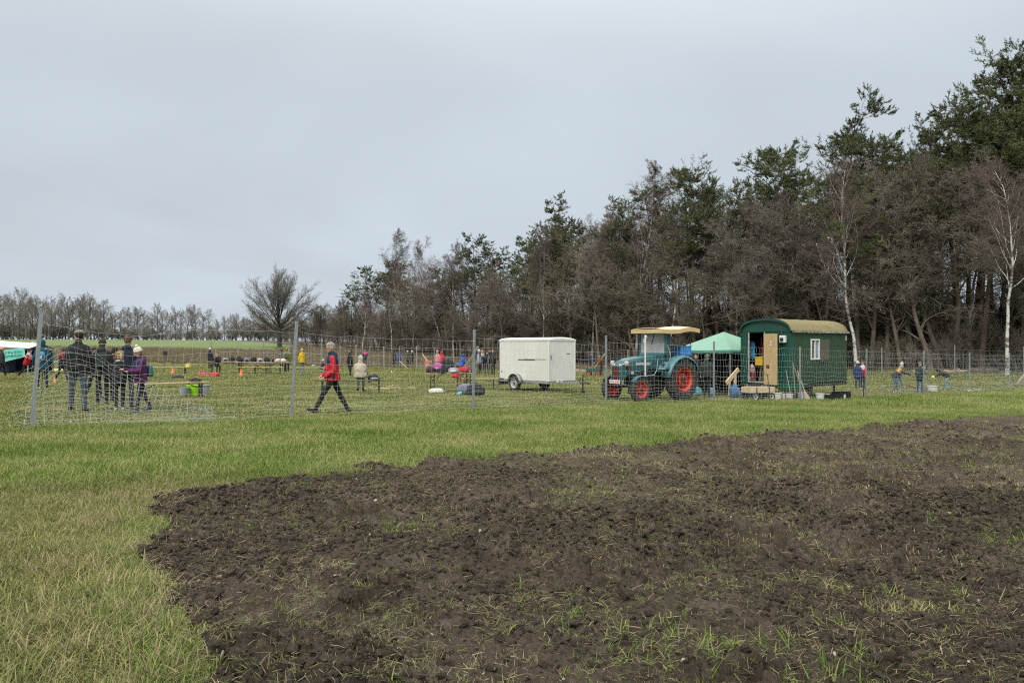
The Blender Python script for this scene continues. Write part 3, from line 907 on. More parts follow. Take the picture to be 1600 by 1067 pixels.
pines = [Tree('pine_tree', pine_tree(600 + i, hh, rr, t0, spd, ln, 1.0), bark_pine, needle)
         for i, (hh, rr, t0, spd, ln) in enumerate([(21, 0.22, 0.56, 0.22, 0.02), (22, 0.23, 0.48, 0.23, -0.04), (20, 0.20, 0.60, 0.25, 0.07), (22, 0.24, 0.42, 0.22, 0.0), (19, 0.20, 0.54, 0.27, -0.07), (23, 0.22, 0.64, 0.22, 0.04)])]
birches = [Tree('birch_tree', bare_tree(640 + i, 19, 0.16, dict(BIRCH, twist=tw), 0.0085), bark_birch, twig_birch) for i, tw in enumerate((0.06, 0.08, 0.05, 0.10))]
woods = [Tree('bare_tree', bare_tree(660 + i, 16, 0.20, dict(WOODOAK, t0=t0, wig=wg), 0.011), bark_dark, (twig_brown, twig_olive)[i % 2]) for i, (t0, wg) in enumerate(((0.22, 0.17), (0.30, 0.15), (0.18, 0.2), (0.36, 0.16), (0.26, 0.2)))]
shrubs = [Tree('bare_shrub', bare_tree(680 + i, 5.0, 0.06, SHRUB, 0.007), bark_dark, (twig_brown, twig_olive)[i % 2]) for i in range(4)]
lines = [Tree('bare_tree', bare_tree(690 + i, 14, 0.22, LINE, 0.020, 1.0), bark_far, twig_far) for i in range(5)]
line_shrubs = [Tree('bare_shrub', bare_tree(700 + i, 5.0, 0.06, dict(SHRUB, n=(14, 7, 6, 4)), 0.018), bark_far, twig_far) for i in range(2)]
oak = Tree('oak_tree', bare_tree(717, 14, 0.40, OAK, 0.0105), bark_oak, M('twig_oak', (0.17, 0.155, 0.13), (0.13, 0.12, 0.10), 0.5, 0.95))

# the free-standing oak at the corner of the wood
ox, oy, oz = col_at(437, 124)
oak.place(ox, oy, 14.6, 2.4, 'broad round-crowned leafless oak standing free at the end of the wood', None, wide=1.05)

G = np.random.default_rng(77)
# birches and pines one can pick out along the edge: (pixel column, metres behind the edge, height, kind, variant)
def edge_point(px, behind):
    u = (px - 800) / FPX
    y = 40.0
    while y < 220 and y < float(edge_y(u * y)) + behind: y += 0.25
    return u * y, y
KEY = [
 (632, 1, 18.2, 'b', 0, 'white-stemmed birch with fine twigs above the red-jacketed walker'),
 (690, 2, 16.5, 'b', 1, 'slim leaning birch behind the pink-clad children'),
 (708, 1.5, 16, 'b', 2, 'thin pale birch beside the leaning birch behind the pink-clad children'),
 (990, 0.5, 20, 'b', 3, 'crooked birch with pale lower stem behind the tractor'),
 (1240, 2, 15.5, 'b', 1, 'pale birch stem rising straight behind the green wagon roof'),
 (1270, 1, 15, 'b', 2, 'bright white birch just above the green wagon roof'),
 (1338, -2.5, 17.3, 'b', 0, 'tall white birch with pink-brown twigs beside the green wagon'),
 (1574, -6, 15.8, 'b', 3, 'thick black-and-white birch standing at the edge of the wood'),
 (1330, 8, 24.5, 'p', 1, 'tallest pine standing out above the wood behind the green wagon'),
 (1365, 9, 22.2, 'p', 0, 'pine with a drooping side top next to the tallest pine'),
 (1450, 8, 23, 'p', 2, 'pine with a thin pointed top between two broad pines'),
 (1510, 4, 23.3, 'p', 3, 'broad dark pine beside the black-and-white birch'),
 (1585, 5, 26.2, 'p', 5, 'tall broad pine behind the black-and-white birch'),
 (1620, 3, 26.5, 'p', 1, 'tall pine beyond the black-and-white birch'),
 (1218, 5, 20.6, 'p', 4, 'wind-swept pine leaning over the wood behind the green tent'),
 (1085, 4, 19.8, 'p', 5, 'pine with a small pointed top behind the tractor roof'),
 (880, 4, 19.6, 'p', 3, 'dome-topped dark pine behind the white box trailer'),
 (745, 4, 16.4, 'p', 4, 'low dark pine behind the group at the white box trailer'),
 (585, 5, 13.8, 'p', 2, 'flat-topped pine at the thin end of the wood'),
 (550, 4, 10.8, 'p', 4, 'small dark pine at the thin end of the wood'),
]
for px, bh, h, kd, vi, lab in KEY:
    x, y = edge_point(px, bh)
    (birches if kd == 'b' else pines)[vi].place(x, y, h, G.random() * 6.28, lab, None, lean=(G.normal() * .02, G.normal() * .035))

# the rest of the wood: row behind row
def wood():
    def hmax(px):   # how tall the wood reads along the edge
        return np.interp(px, [440, 480, 560, 640, 760, 850, 950, 1100, 1200, 1350, 1500, 1600, 1800], [6, 9, 11.5, 15, 15, 18.2, 18.5, 18.8, 19, 20.5, 22.5, 24.5, 25])
    def zone(px):
        for lim, txt in ((560, 'near the free-standing oak'), (760, 'behind the playing children'), (900, 'behind the white box trailer'), (1060, 'behind the tractor'), (1160, 'behind the mint gazebo'), (1345, 'behind the green wagon')):
            if px < lim: return txt
        return 'behind the digging children'
    for row, (bh, step) in enumerate(((0.5, 27), (3.5, 25), (8, 36), (15, 56))):
        px = 455.0 + G.random() * 20
        while px < 1760:
            x, y = edge_point(px, bh + G.normal() * 1.0)
            hm = float(hmax(px)); zn = zone(px)
            frac = np.clip((px - 500) / 900, 0, 1)
            p_pine = (0.04 + 0.12 * frac) if row == 0 else (0.25 + 0.30 * frac) if row == 1 else (0.42 + 0.40 * frac)
            if row >= 4: p_pine = 0.5
            r = G.random()
            if px < 530 and row < 3: r = 0.99
            if r < p_pine:
                hh = hm * (0.78 + 0.26 * G.random())
                pines[G.integers(0, 6)].place(x, y, hh, G.random() * 6.28, 'tall pine with bare reddish trunk in the wood ' + zn, 'pines of the wood ' + zn, wide=1.0 + 0.3 * G.random(), lean=(G.normal() * .04, G.normal() * .04))
            elif r < p_pine + 0.11:
                birches[G.integers(0, 4)].place(x, y, hm * (0.7 + 0.25 * G.random()), G.random() * 6.28, 'slim pale birch in the wood ' + zn, 'birches of the wood ' + zn, lean=(G.normal() * .04, G.normal() * .05))
            else:
                hh = hm * ((0.42 + 0.42 * G.random()) if row < 2 else (0.5 + 0.3 * G.random()))
                woods[G.integers(0, 5)].place(x, y, hh, G.random() * 6.28, 'leafless brown tree with tangled twigs in the wood ' + zn, 'leafless trees of the wood ' + zn, wide=1.0 + 0.35 * G.random(), lean=(G.normal() * .05, G.normal() * .05))
            px += step * (0.65 + 0.7 * G.random()) * (1.0 if px > 1000 else 0.7)
    # undergrowth
    for bh, step, hs in ((-1.0, 26, 0.75), (1.5, 19, 1.0), (5, 22, 1.15), (9, 26, 1.3)):
        px = 462.0
        while px < 1720:
            x, y = edge_point(px, bh + G.normal() * 0.8)
            shrubs[G.integers(0, 4)].place(x, y, (2.6 + 3.0 * G.random()) * hs, G.random() * 6.28, 'leafless brown shrub at the foot of the wood ' + zone(px), 'shrubs at the foot of the wood ' + zone(px), 'shrub', wide=1.1)
            px += step * (0.6 + 0.8 * G.random())
wood()

# deep inside, the wood reads as one brown tangle
def thicket():
    pts = []
    px = 470.0
    while px < 1750:
        for bh in (12, 18, 26, 36):
            x, y = edge_point(px + G.normal() * 8, bh + G.normal() * 2)
            pts.append((x, y))
        px += 15
    pts = np.array(pts); n = len(pts)
    src = [shrubs[2].c, shrubs[3].c, shrubs[0].c, shrubs[1].c]
    s = 0.55 + 0.65 * G.random(n)
    P = np.stack([pts[:, 0], pts[:, 1], ground(pts[:, 0], pts[:, 1]) - 0.1], -1)
    scatter('inner_thicket', P, np.stack([np.zeros(n), np.zeros(n), G.random(n) * 6.28], -1), np.stack([s * 1.3, s * 1.3, s], -1), np.arange(n) % 4,
            source_collection('thicket_source', src), 'brown tangle of undergrowth deep inside the wood', 'thicket')
thicket()

# tree line far off to the left
def far_line():
    px = -60.0
    while px < 470:
        d = 238 + G.random() * 40 - (25 if px < 170 else 0)
        x, y, z = col_at(px, d)
        h = (15.0 if px < 30 else 14.0 if px < 175 else 11.8 if px < 330 else 10.0) * (0.78 + 0.3 * G.random())
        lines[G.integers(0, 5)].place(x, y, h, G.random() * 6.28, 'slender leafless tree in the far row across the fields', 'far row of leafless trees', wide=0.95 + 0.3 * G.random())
        px += (6.5 if px < 180 else 9.5) * (0.6 + 0.8 * G.random())
    px = -60.0
    while px < 470:
        x, y, z = col_at(px, 232 + G.random() * 45)
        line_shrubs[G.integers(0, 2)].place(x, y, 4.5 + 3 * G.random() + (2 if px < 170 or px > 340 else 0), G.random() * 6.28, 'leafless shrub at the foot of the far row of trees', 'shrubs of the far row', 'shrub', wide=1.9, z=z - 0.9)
        px += 6.5 * (0.6 + 0.8 * G.random())
far_line()
# ------------------------------------------------------------------ mesh builder for made things
class MB:
    def __init__(self): self.v, self.f = [], []
    def _add(self, vs, fs, T=None):
        q = len(self.v)
        if T is not None: vs = [T @ Vector(p) for p in vs]
        self.v += [tuple(p) for p in vs]
        self.f += [tuple(i + q for i in f) for f in fs]
        return self
    def box(self, c, s, T=None, rot=None):
        x, y, z = s[0] / 2, s[1] / 2, s[2] / 2
        vs = [Vector((a * x, b * y, d * z)) for a in (-1, 1) for b in (-1, 1) for d in (-1, 1)]
        if rot is not None:
            Rm = Matrix.Rotation(rot[2], 3, 'Z') @ Matrix.Rotation(rot[1], 3, 'Y') @ Matrix.Rotation(rot[0], 3, 'X')
            vs = [Rm @ p for p in vs]
        vs = [p + Vector(c) for p in vs]
        return self._add(vs, [(0, 1, 3, 2), (4, 6, 7, 5), (0, 4, 5, 1), (2, 3, 7, 6), (0, 2, 6, 4), (1, 5, 7, 3)], T)
    def beam(self, p0, p1, w, h=None, up=(0, 0, 1)):
        h = h or w
        p0, p1 = Vector(p0), Vector(p1)
        d = (p1 - p0).normalized(); u = Vector(up)
        if abs(d.dot(u)) > 0.98: u = Vector((1, 0, 0))
        s = d.cross(u).normalized(); n = s.cross(d).normalized()
        vs = []
        for p in (p0, p1):
            for a, b in ((-1, -1), (1, -1), (1, 1), (-1, 1)): vs.append(p + s * a * w / 2 + n * b * h / 2)
        return self._add(vs, [(3, 2, 1, 0), (4, 5, 6, 7), (0, 1, 5, 4), (1, 2, 6, 5), (2, 3, 7, 6), (3, 0, 4, 7)])
    def tube(self, path, rad, n=8, caps=True):
        path = [Vector(p) for p in path]
        if not hasattr(rad, '__len__'): rad = [rad] * len(path)
        vs, fs = [], []
        prev = None
        for i, p in enumerate(path):
            d = (path[min(i + 1, len(path) - 1)] - path[max(i - 1, 0)]).normalized()
            u = prev if prev is not None else (Vector((1, 0, 0)) if abs(d.z) > 0.9 else Vector((0, 0, 1)))
            s = d.cross(u)
            if s.length < 1e-5: s = d.cross(Vector((0.3, 0.9, 0.2)))
            s.normalize(); w = s.cross(d).normalized(); prev = w
            for k in range(n):
                a = 2 * PI * k / n
                vs.append(p + (s * math.cos(a) + w * math.sin(a)) * rad[i])
        for i in range(len(path) - 1):
            for k in range(n):
                fs.append((i * n + k, i * n + (k + 1) % n, (i + 1) * n + (k + 1) % n, (i + 1) * n + k))
        if caps:
            fs.append(tuple(range(n))[::-1]); fs.append(tuple(range((len(path) - 1) * n, len(path) * n)))
        return self._add(vs, fs)
    def lathe(self, prof, n=24, T=None, caps=True):
        """profile [(r, z)] about local z"""
        vs, fs = [], []
        for r, z in prof:
            for k in range(n):
                a = 2 * PI * k / n; vs.append((r * math.cos(a), r * math.sin(a), z))
        for i in range(len(prof) - 1):
            for k in range(n):
                fs.append((i * n + k, i * n + (k + 1) % n, (i + 1) * n + (k + 1) % n, (i + 1) * n + k))
        if caps:
            fs.append(tuple(range(n))[::-1]); fs.append(tuple(range((len(prof) - 1) * n, len(prof) * n)))
        return self._add(vs, fs, T)
    def ball(self, c, r, n=10, m=7, T=None):
        if not hasattr(r, '__len__'): r = (r, r, r)
        vs, fs = [], []
        for i in range(m + 1):
            t = PI * i / m
            for k in range(n):
                a = 2 * PI * k / n
                vs.append((c[0] + r[0] * math.sin(t) * math.cos(a), c[1] + r[1] * math.sin(t) * math.sin(a), c[2] + r[2] * math.cos(t)))
        for i in range(m):
            for k in range(n):
                fs.append((i * n + k, (i + 1) * n + k, (i + 1) * n + (k + 1) % n, i * n + (k + 1) % n))
        return self._add(vs, fs, T)
    def prism(self, poly, y0, y1, axis='y'):
        """polygon in (x,z) pulled from y0 to y1"""
        n = len(poly)
        vs = [(p[0], y0, p[1]) for p in poly] + [(p[0], y1, p[1]) for p in poly]
        if axis == 'x': vs = [(v[1], v[0], v[2]) for v in vs]
        if axis == 'z': vs = [(v[0], v[2], v[1]) for v in vs]
        fs = [tuple(range(n)), tuple(range(2 * n - 1, n - 1, -1))] + [(i, i + n, (i + 1) % n + n, (i + 1) % n) for i in range(n)]
        return self._add(vs, fs)
    def loft(self, rings, close=True, caps=True):
        n = len(rings[0]); vs = [p for r in rings for p in r]; fs = []
        for i in range(len(rings) - 1):
            for k in range(n if close else n - 1):
                fs.append((i * n + k, i * n + (k + 1) % n, (i + 1) * n + (k + 1) % n, (i + 1) * n + k))
        if caps and close:
            fs.append(tuple(range(n))[::-1]); fs.append(tuple(range((len(rings) - 1) * n, len(rings) * n)))
        return self._add(vs, fs)
    def quad(self, *ps): return self._add(ps, [tuple(range(len(ps)))])
    def mesh(self, name, mat, smooth=False):
        import bmesh
        me = bpy.data.meshes.new(name); me.from_pydata(self.v, [], self.f)
        bm = bmesh.new(); bm.from_mesh(me); bmesh.ops.recalc_face_normals(bm, faces=bm.faces); bm.to_mesh(me); bm.free()
        if mat: me.materials.append(mat)
        if smooth:
            me.polygons.foreach_set('use_smooth', np.ones(len(me.polygons), bool))
        me.update()
        return me
    def build(self, name, mat, parent=None, smooth=False, bevel=0.0, loc=None, rot=None, solid=0.0, auto=False):
        me = self.mesh(name, mat, smooth)
        o = link(name, me, parent, loc, rot)
        if solid:
            s = o.modifiers.new('s', 'SOLIDIFY'); s.thickness = solid; s.offset = 0
        if bevel:
            b = o.modifiers.new('b', 'BEVEL'); b.width = bevel; b.segments = 2; b.limit_method = 'ANGLE'; b.angle_limit = R(40)
        if auto and smooth:
            for p in me.polygons: p.use_smooth = True
            sh = np.zeros(len(me.edges), bool)
            me.set_sharp_from_angle(angle=R(35))
        return o

def axis_T(p, d):
    """matrix whose local z points along d at p"""
    q = Vector(d).normalized().to_track_quat('Z', 'Y')
    return Matrix.Translation(Vector(p)) @ q.to_matrix().to_4x4()

def text_mesh(body, size, depth, mat, parent, loc, rot, name='lettering', bold=0.0, spacing=1.0):
    cu = bpy.data.curves.new(name, 'FONT')
    cu.body = body; cu.size = size; cu.extrude = depth; cu.align_x = 'CENTER'; cu.align_y = 'CENTER'
    cu.offset = bold; cu.space_character = spacing
    cu.resolution_u = 2
    cu.materials.append(mat)
    o = link(name, cu, parent, loc, rot)
    return o

def glassmat(name, c=(0.05, 0.06, 0.065), rough=0.06, alpha=1.0):
    if name in MATS: return MATS[name]
    m = bpy.data.materials.new(name); m.use_nodes = True
    p = m.node_tree.nodes['Principled BSDF']
    p.inputs['Base Color'].default_value = c + (1,); p.inputs['Roughness'].default_value = rough; p.inputs['Specular IOR Level'].default_value = 0.6
    p.inputs['Alpha'].default_value = alpha
    MATS[name] = m; return m

# common materials
galv = M('galvanised_steel', (0.36, 0.38, 0.39), (0.26, 0.28, 0.29), 14, 0.5, metallic=0.55, c3=(0.42, 0.43, 0.43))
wire = M('galvanised_wire', (0.62, 0.64, 0.64), (0.50, 0.52, 0.52), 8, 0.45, metallic=0.35)
wire_far = M('weathered_wire', (0.36, 0.36, 0.35), (0.28, 0.28, 0.27), 8, 0.6)
steel_black = M('black_steel', (0.018, 0.019, 0.021), (0.035, 0.034, 0.033), 20, 0.5, spec=0.4)
rubber = M('tyre_rubber', (0.022, 0.022, 0.022), (0.055, 0.050, 0.042), 6, 0.85, 0.3, 30, c3=(0.09, 0.08, 0.06))
plank_wood = M('pale_planks', (0.52, 0.40, 0.23), (0.42, 0.31, 0.17), 9, 0.75, 0.2, 60, stretch=(1, 8, 8))
grey_wood = M('weathered_wood', (0.27, 0.24, 0.20), (0.19, 0.165, 0.135), 9, 0.85, 0.3, 60, stretch=(1, 8, 8))
raw_wood = M('fresh_wood', (0.62, 0.50, 0.31), (0.52, 0.40, 0.24), 9, 0.7, 0.2, 60)

# ------------------------------------------------------------------ wire fences
def fence_post(parent, x, y, h, lean=(0, 0), w=0.05, mat=None):
    """folded steel post with an open C section and hook notches"""
    b = MB()
    t = 0.006; d = 0.036
    poly = [(-w / 2, -d / 2), (w / 2, -d / 2), (w / 2, d / 2), (w / 2 - 0.014, d / 2), (w / 2 - 0.014, d / 2 - t), (w / 2 - t, d / 2 - t), (w / 2 - t, -d / 2 + t), (-w / 2 + t, -d / 2 + t), (-w / 2 + t, d / 2 - t), (-w / 2 + 0.014, d / 2 - t), (-w / 2 + 0.014, d / 2), (-w / 2, d / 2)]
    b.prism([(p[0], p[1]) for p in poly], -0.3, h, axis='z')
    for k in range(12):
        b.box((w / 2 + 0.004, 0, 0.12 + k * (h - 0.2) / 11), (0.010, 0.012, 0.016))
    return b.build('post', mat or galv, parent, loc=(x, y, gz(x, y)), rot=(lean[1], lean[0], R(38)))

def net_mesh(A, B, zA, zB, H, rows, dx, rw, seed, sag=None, leanA=0, leanB=0, bulge=0.04):
    """knotted mesh between two posts: rows = heights of the line wires"""
    g = np.random.default_rng(seed)
    A = np.array(A, float); B = np.array(B, float)
    Ld = np.linalg.norm(B - A); n = max(2, int(Ld / dx)) + 1
    t = np.linspace(0, 1, n)
    nrm = np.array([-(B - A)[1], (B - A)[0]]) / Ld
    ph = g.random(6) * 6.28
    def pos(tt, hh):
        lean = leanA * (1 - tt) + leanB * tt
        drop = (sag(tt, hh) if sag else 0.03 * np.sin(tt * PI) * (hh / H)) + 0.012 * np.sin(tt * 17 + ph[0] + hh * 4) + 0.01 * np.sin(tt * 41 + ph[1])
        bl = bulge * np.sin(tt * PI) * np.sin(hh * 2.4 + ph[2] + 5 * tt) + 0.015 * np.sin(tt * 23 + ph[3] + hh * 7)
        x = A[0] + (B[0] - A[0]) * tt + nrm[0] * bl + lean * hh + 0.014 * np.sin(hh * 9 + tt * 60 + ph[4])
        y = A[1] + (B[1] - A[1]) * tt + nrm[1] * bl
        z = zA + (zB - zA) * tt + hh - drop
        return np.stack([x, y, z], -1)
    acc = Acc()
    tf = np.linspace(0, 1, max(10, n))
    Pl = np.stack([pos(tf, np.full_like(tf, h)) for h in rows])
    V, F = tubes(Pl, np.full(Pl.shape[:2], rw * 1.15), 3); acc.add(V, F)
    hs = np.array(rows)
    Pv = np.stack([pos(np.full_like(hs, a), hs) for a in t])
    V, F = tubes(Pv, np.full(Pv.shape[:2], rw * 0.85), 3); acc.add(V, F)
    return acc

ROWS = [0.03, 0.10, 0.17, 0.24, 0.32, 0.41, 0.51, 0.62, 0.75, 0.90, 1.07, 1.26, 1.47, 1.70, 1.93]
def near_fence():
    e = empty('wire_fence', (0, 0, 0)); tag(e, 'knotted wire game fence on galvanised posts along the dug soil', 'fence')
    hs = [2.10, 2.13, 2.14, 2.14, 2.08, 2.0, 2.03, 2.05, 2.08, 2.1]
    lean = [0.065, 0.058, 0.022, 0.0, 0.01, 0.0, 0.03, 0.02, 0.005, 0.0]
    pts = [tuple(p) for p in FENCE]
    d = (FENCE[-1] - FENCE[-3]); d = d / np.linalg.norm(d)
    for k in range(3):
        pts.append(tuple(FENCE[-1] + d * 5.0 * (k + 1))); hs.append(2.08); lean.append(0.0)
    for (x, y), h, l in zip(pts, hs, lean):
        fence_post(e, x, y, h, (l, 0.0), 0.062 if x < 8 else 0.068)
    for i in range(len(pts) - 1):
        (x0, y0), (x1, y1) = pts[i], pts[i + 1]
        rw = 0.0016 + 0.00005 * max(0, (y0 + y1) / 2 - 13)
        sag = None
        if i == 0: sag = lambda tt, hh: 0.16 * np.sin(tt * PI) ** 0.8 * (hh / 2.0) + 0.10 * np.sin(tt * PI * 2.2) * (hh / 2) ** 2
        if i == 1: sag = lambda tt, hh: (0.13 * (1 - np.exp(-tt * 9)) - 0.03 * tt) * (hh / 2.0)
        if i == 2: sag = lambda tt, hh: (0.10 * (1 - np.exp(-tt * 6))) * (hh / 2.0)
        acc = net_mesh((x0, y0), (x1, y1), gz(x0, y0), gz(x1, y1), 2.0, ROWS, 0.15 + (0.02 if i > 5 else 0), rw, 900 + i, sag, lean[i], lean[i + 1])
        link('wire_mesh', acc.mesh('wire_mesh', [wire], False), e)
    # loose end of the roll: doubled over, hanging from the first post and trailing on the grass
    g = np.random.default_rng(5)
    (x0, y0), (x1, y1) = pts[0], pts[1]
    acc = Acc()
    def loose(u, v):
        """u along the roll 0..1, v up the width of the net 0..1"""
        top = np.interp(u, [0, 0.06, 0.17, 0.32, 0.50, 0.68, 0.84, 1.0], [1.05, 1.15, 1.50, 1.42, 1.02, 0.72, 0.46, 0.30])
        al = -0.06 + u * 0.68
        curl = 0.30 * np.sin(v * PI) * np.sin(u * 5 + 1) * (1 - 0.4 * u) + 0.22 * u * v
        skew = 0.16 * (1 - v) * np.sin(u * 7)
        x = x0 + (x1 - x0) * (al + skew * 0.25) - 0.6 * curl * 0.6
        y = y0 + (y1 - y0) * (al + skew * 0.25) + 0.8 * curl + 0.30
        lo = 0.02 + 0.03 * np.sin(u * 21)
        z = ground(x, y) + lo + (top - lo) * v ** 1.15 + 0.02 * np.sin(u * 50 + v * 9)
        return np.stack([x, y, z], -1)
    us = np.linspace(0, 1, 70); vs = np.linspace(0, 1, 16)
    Pl = np.stack([loose(us, np.full_like(us, v)) for v in vs]); V, F = tubes(Pl, np.full(Pl.shape[:2], 0.0022), 3); acc.add(V, F)
    uu = np.linspace(0, 1, 30)
    Pv = np.stack([loose(np.full(14, u), np.linspace(0, 1, 14)) for u in uu]); V, F = tubes(Pv, np.full(Pv.shape[:2], 0.0022), 3); acc.add(V, F)
    o = link('loose_wire_mesh', acc.mesh('loose_wire_mesh', [wire], False), e)
    o['label'] = 'slack doubled-over end of wire mesh trailing on the grass'
    # short tail past the first post
    acc = Acc()
    us = np.linspace(0, 1, 8); hs_ = np.array([0.02, 0.08, 0.14, 0.2, 0.27, 0.35, 0.44, 0.54, 0.66])
    f = lambda u, h: np.stack([x0 - 0.42 * u + 0.06 * h * np.sin(h * 11), y0 + 0.05 + 0.1 * u + 0 * h, ground(x0, y0) + h * (1 - 0.25 * u) + 0.02 * np.sin(u * 9 + h * 8)], -1)
    Pl = np.stack([f(us, np.full_like(us, h)) for h in hs_]); V, F = tubes(Pl, np.full(Pl.shape[:2], 0.0020), 3); acc.add(V, F)
    Pv = np.stack([f(np.full_like(hs_, u), hs_) for u in (0.15, 0.5, 0.8, 1.0)]); V, F = tubes(Pv, np.full(Pv.shape[:2], 0.0020), 3); acc.add(V, F)
    link('wire_mesh', acc.mesh('wire_mesh_tail', [wire], False), e)
near_fence()

def far_fence():
    e = empty('wire_fence', (0, 0, 0)); tag(e, 'far wire fence with thin posts between the grass and the wood', 'fence')
    cols = [(330, 76), (372, 75), (412, 74), (452, 73), (486, 72), (503, 71.5), (532, 71), (556, 70.5), (578, 70), (600, 69.5), (624, 69), (651, 68.5), (679, 68), (709, 67.5), (747, 67), (790, 66.5), (836, 66), (880, 65), (926, 64), (981, 62.5), (1040, 61), (1100, 60), (1165, 58.5), (1230, 57), (1300, 56), (1378, 55), (1492, 53.5), (1600, 52.5), (1700, 52)]
    pts = [col_at(p, d) for p, d in cols]
    for i, (x, y, z) in enumerate(pts):
        fence_post(e, x, y, 2.0 + 0.15 * G.random(), (G.normal() * 0.012, 0), 0.075 if i % 3 else 0.10, M('weathered_post', (0.36, 0.35, 0.33), (0.27, 0.26, 0.24), 5, 0.8) if i % 2 else galv)
    for i in range(len(pts) - 1):
        a, b = pts[i], pts[i + 1]
        acc = net_mesh(a[:2], b[:2], a[2], b[2], 1.9, [0.1, 0.35, 0.6, 0.9, 1.2, 1.5, 1.8], 0.5, 0.0045, 950 + i)
        link('wire_mesh', acc.mesh('far_wire_mesh', [wire_far], False), e)
far_fence()

# ------------------------------------------------------------------ tractor
def wheel(parent, c, r, w, rim_r, side, rim_mat, lugs, name='wheel', big=False, dish=0.06):
    """axle along local y; side +1 = outer face to +y.  wheel > tyre, rim, hub"""
    T = axis_T(c, (0, side, 0))
    b = MB()
    prof = [(rim_r, -w * 0.42), (rim_r + (r - rim_r) * 0.30, -w * 0.50), (r * 0.90, -w * 0.48), (r * 0.965, -w * 0.36), (r * 0.975, 0), (r * 0.965, w * 0.36), (r * 0.90, w * 0.48), (rim_r + (r - rim_r) * 0.30, w * 0.50), (rim_r, w * 0.42)]
    b.lathe(prof, 40, T, caps=False)
    n = lugs
    for k in range(n):
        for s in (-1, 1):
            a = 2 * PI * (k + (0.5 if s > 0 else 0)) / n
            # slanted bar from the centre line to the shoulder
            pts = []
            for t in (0.0, 0.5, 1.0):
                aa = a + t * (0.16 if big else 0.10); rr = r * (0.985 - 0.05 * t * t)
                pts.append(T @ Vector((rr * math.cos(aa), rr * math.sin(aa), s * w * (0.02 + 0.46 * t))))
            h = r * 0.045 if big else r * 0.02
            for p, q in zip(pts, pts[1:]):
                rad = (T.to_3x3() @ Vector((math.cos(a), math.sin(a), 0)))
                b.beam(p, q, h * 1.1, h * 1.6, up=rad)
    root = b.build('tyre', rubber, None, smooth=False)
    e = empty(name, (0, 0, 0)); e.parent = parent
    root.parent = e
    b = MB()
    b.lathe([(rim_r * 1.02, -w * 0.44), (rim_r * 1.02, -w * 0.36), (rim_r * 0.90, -w * 0.30), (rim_r * 0.88, w * 0.26), (rim_r * 1.02, w * 0.36), (rim_r * 1.05, w * 0.45), (rim_r * 0.99, w * 0.45), (rim_r * 0.86, w * 0.28)], 36, T, caps=False)
    b.lathe([(rim_r * 0.88, w * (0.10 if not big else -0.05)), (rim_r * 0.62, w * (0.10 - dish)), (rim_r * 0.55, w * (0.20)), (rim_r * 0.28, w * 0.24), (rim_r * 0.27, w * 0.18), (0.0, w * 0.18)], 36, T, caps=False)
    b.build('rim', rim_mat, e, smooth=True, auto=True)
    b = MB()
    b.lathe([(rim_r * 0.24, w * 0.1), (rim_r * 0.24, w * 0.34), (rim_r * 0.15, w * 0.40), (0.0, w * 0.41)], 20, T, caps=False)
    for k in range(6 if not big else 8):
        a = 2 * PI * k / (6 if not big else 8)
        b.lathe([(0.016, w * 0.22), (0.016, w * 0.27), (0.0, w * 0.275)], 6, T @ Matrix.Translation((rim_r * 0.42 * math.cos(a), rim_r * 0.42 * math.sin(a), 0)), caps=False)
    b.build('hub', steel_black, e)
    return e

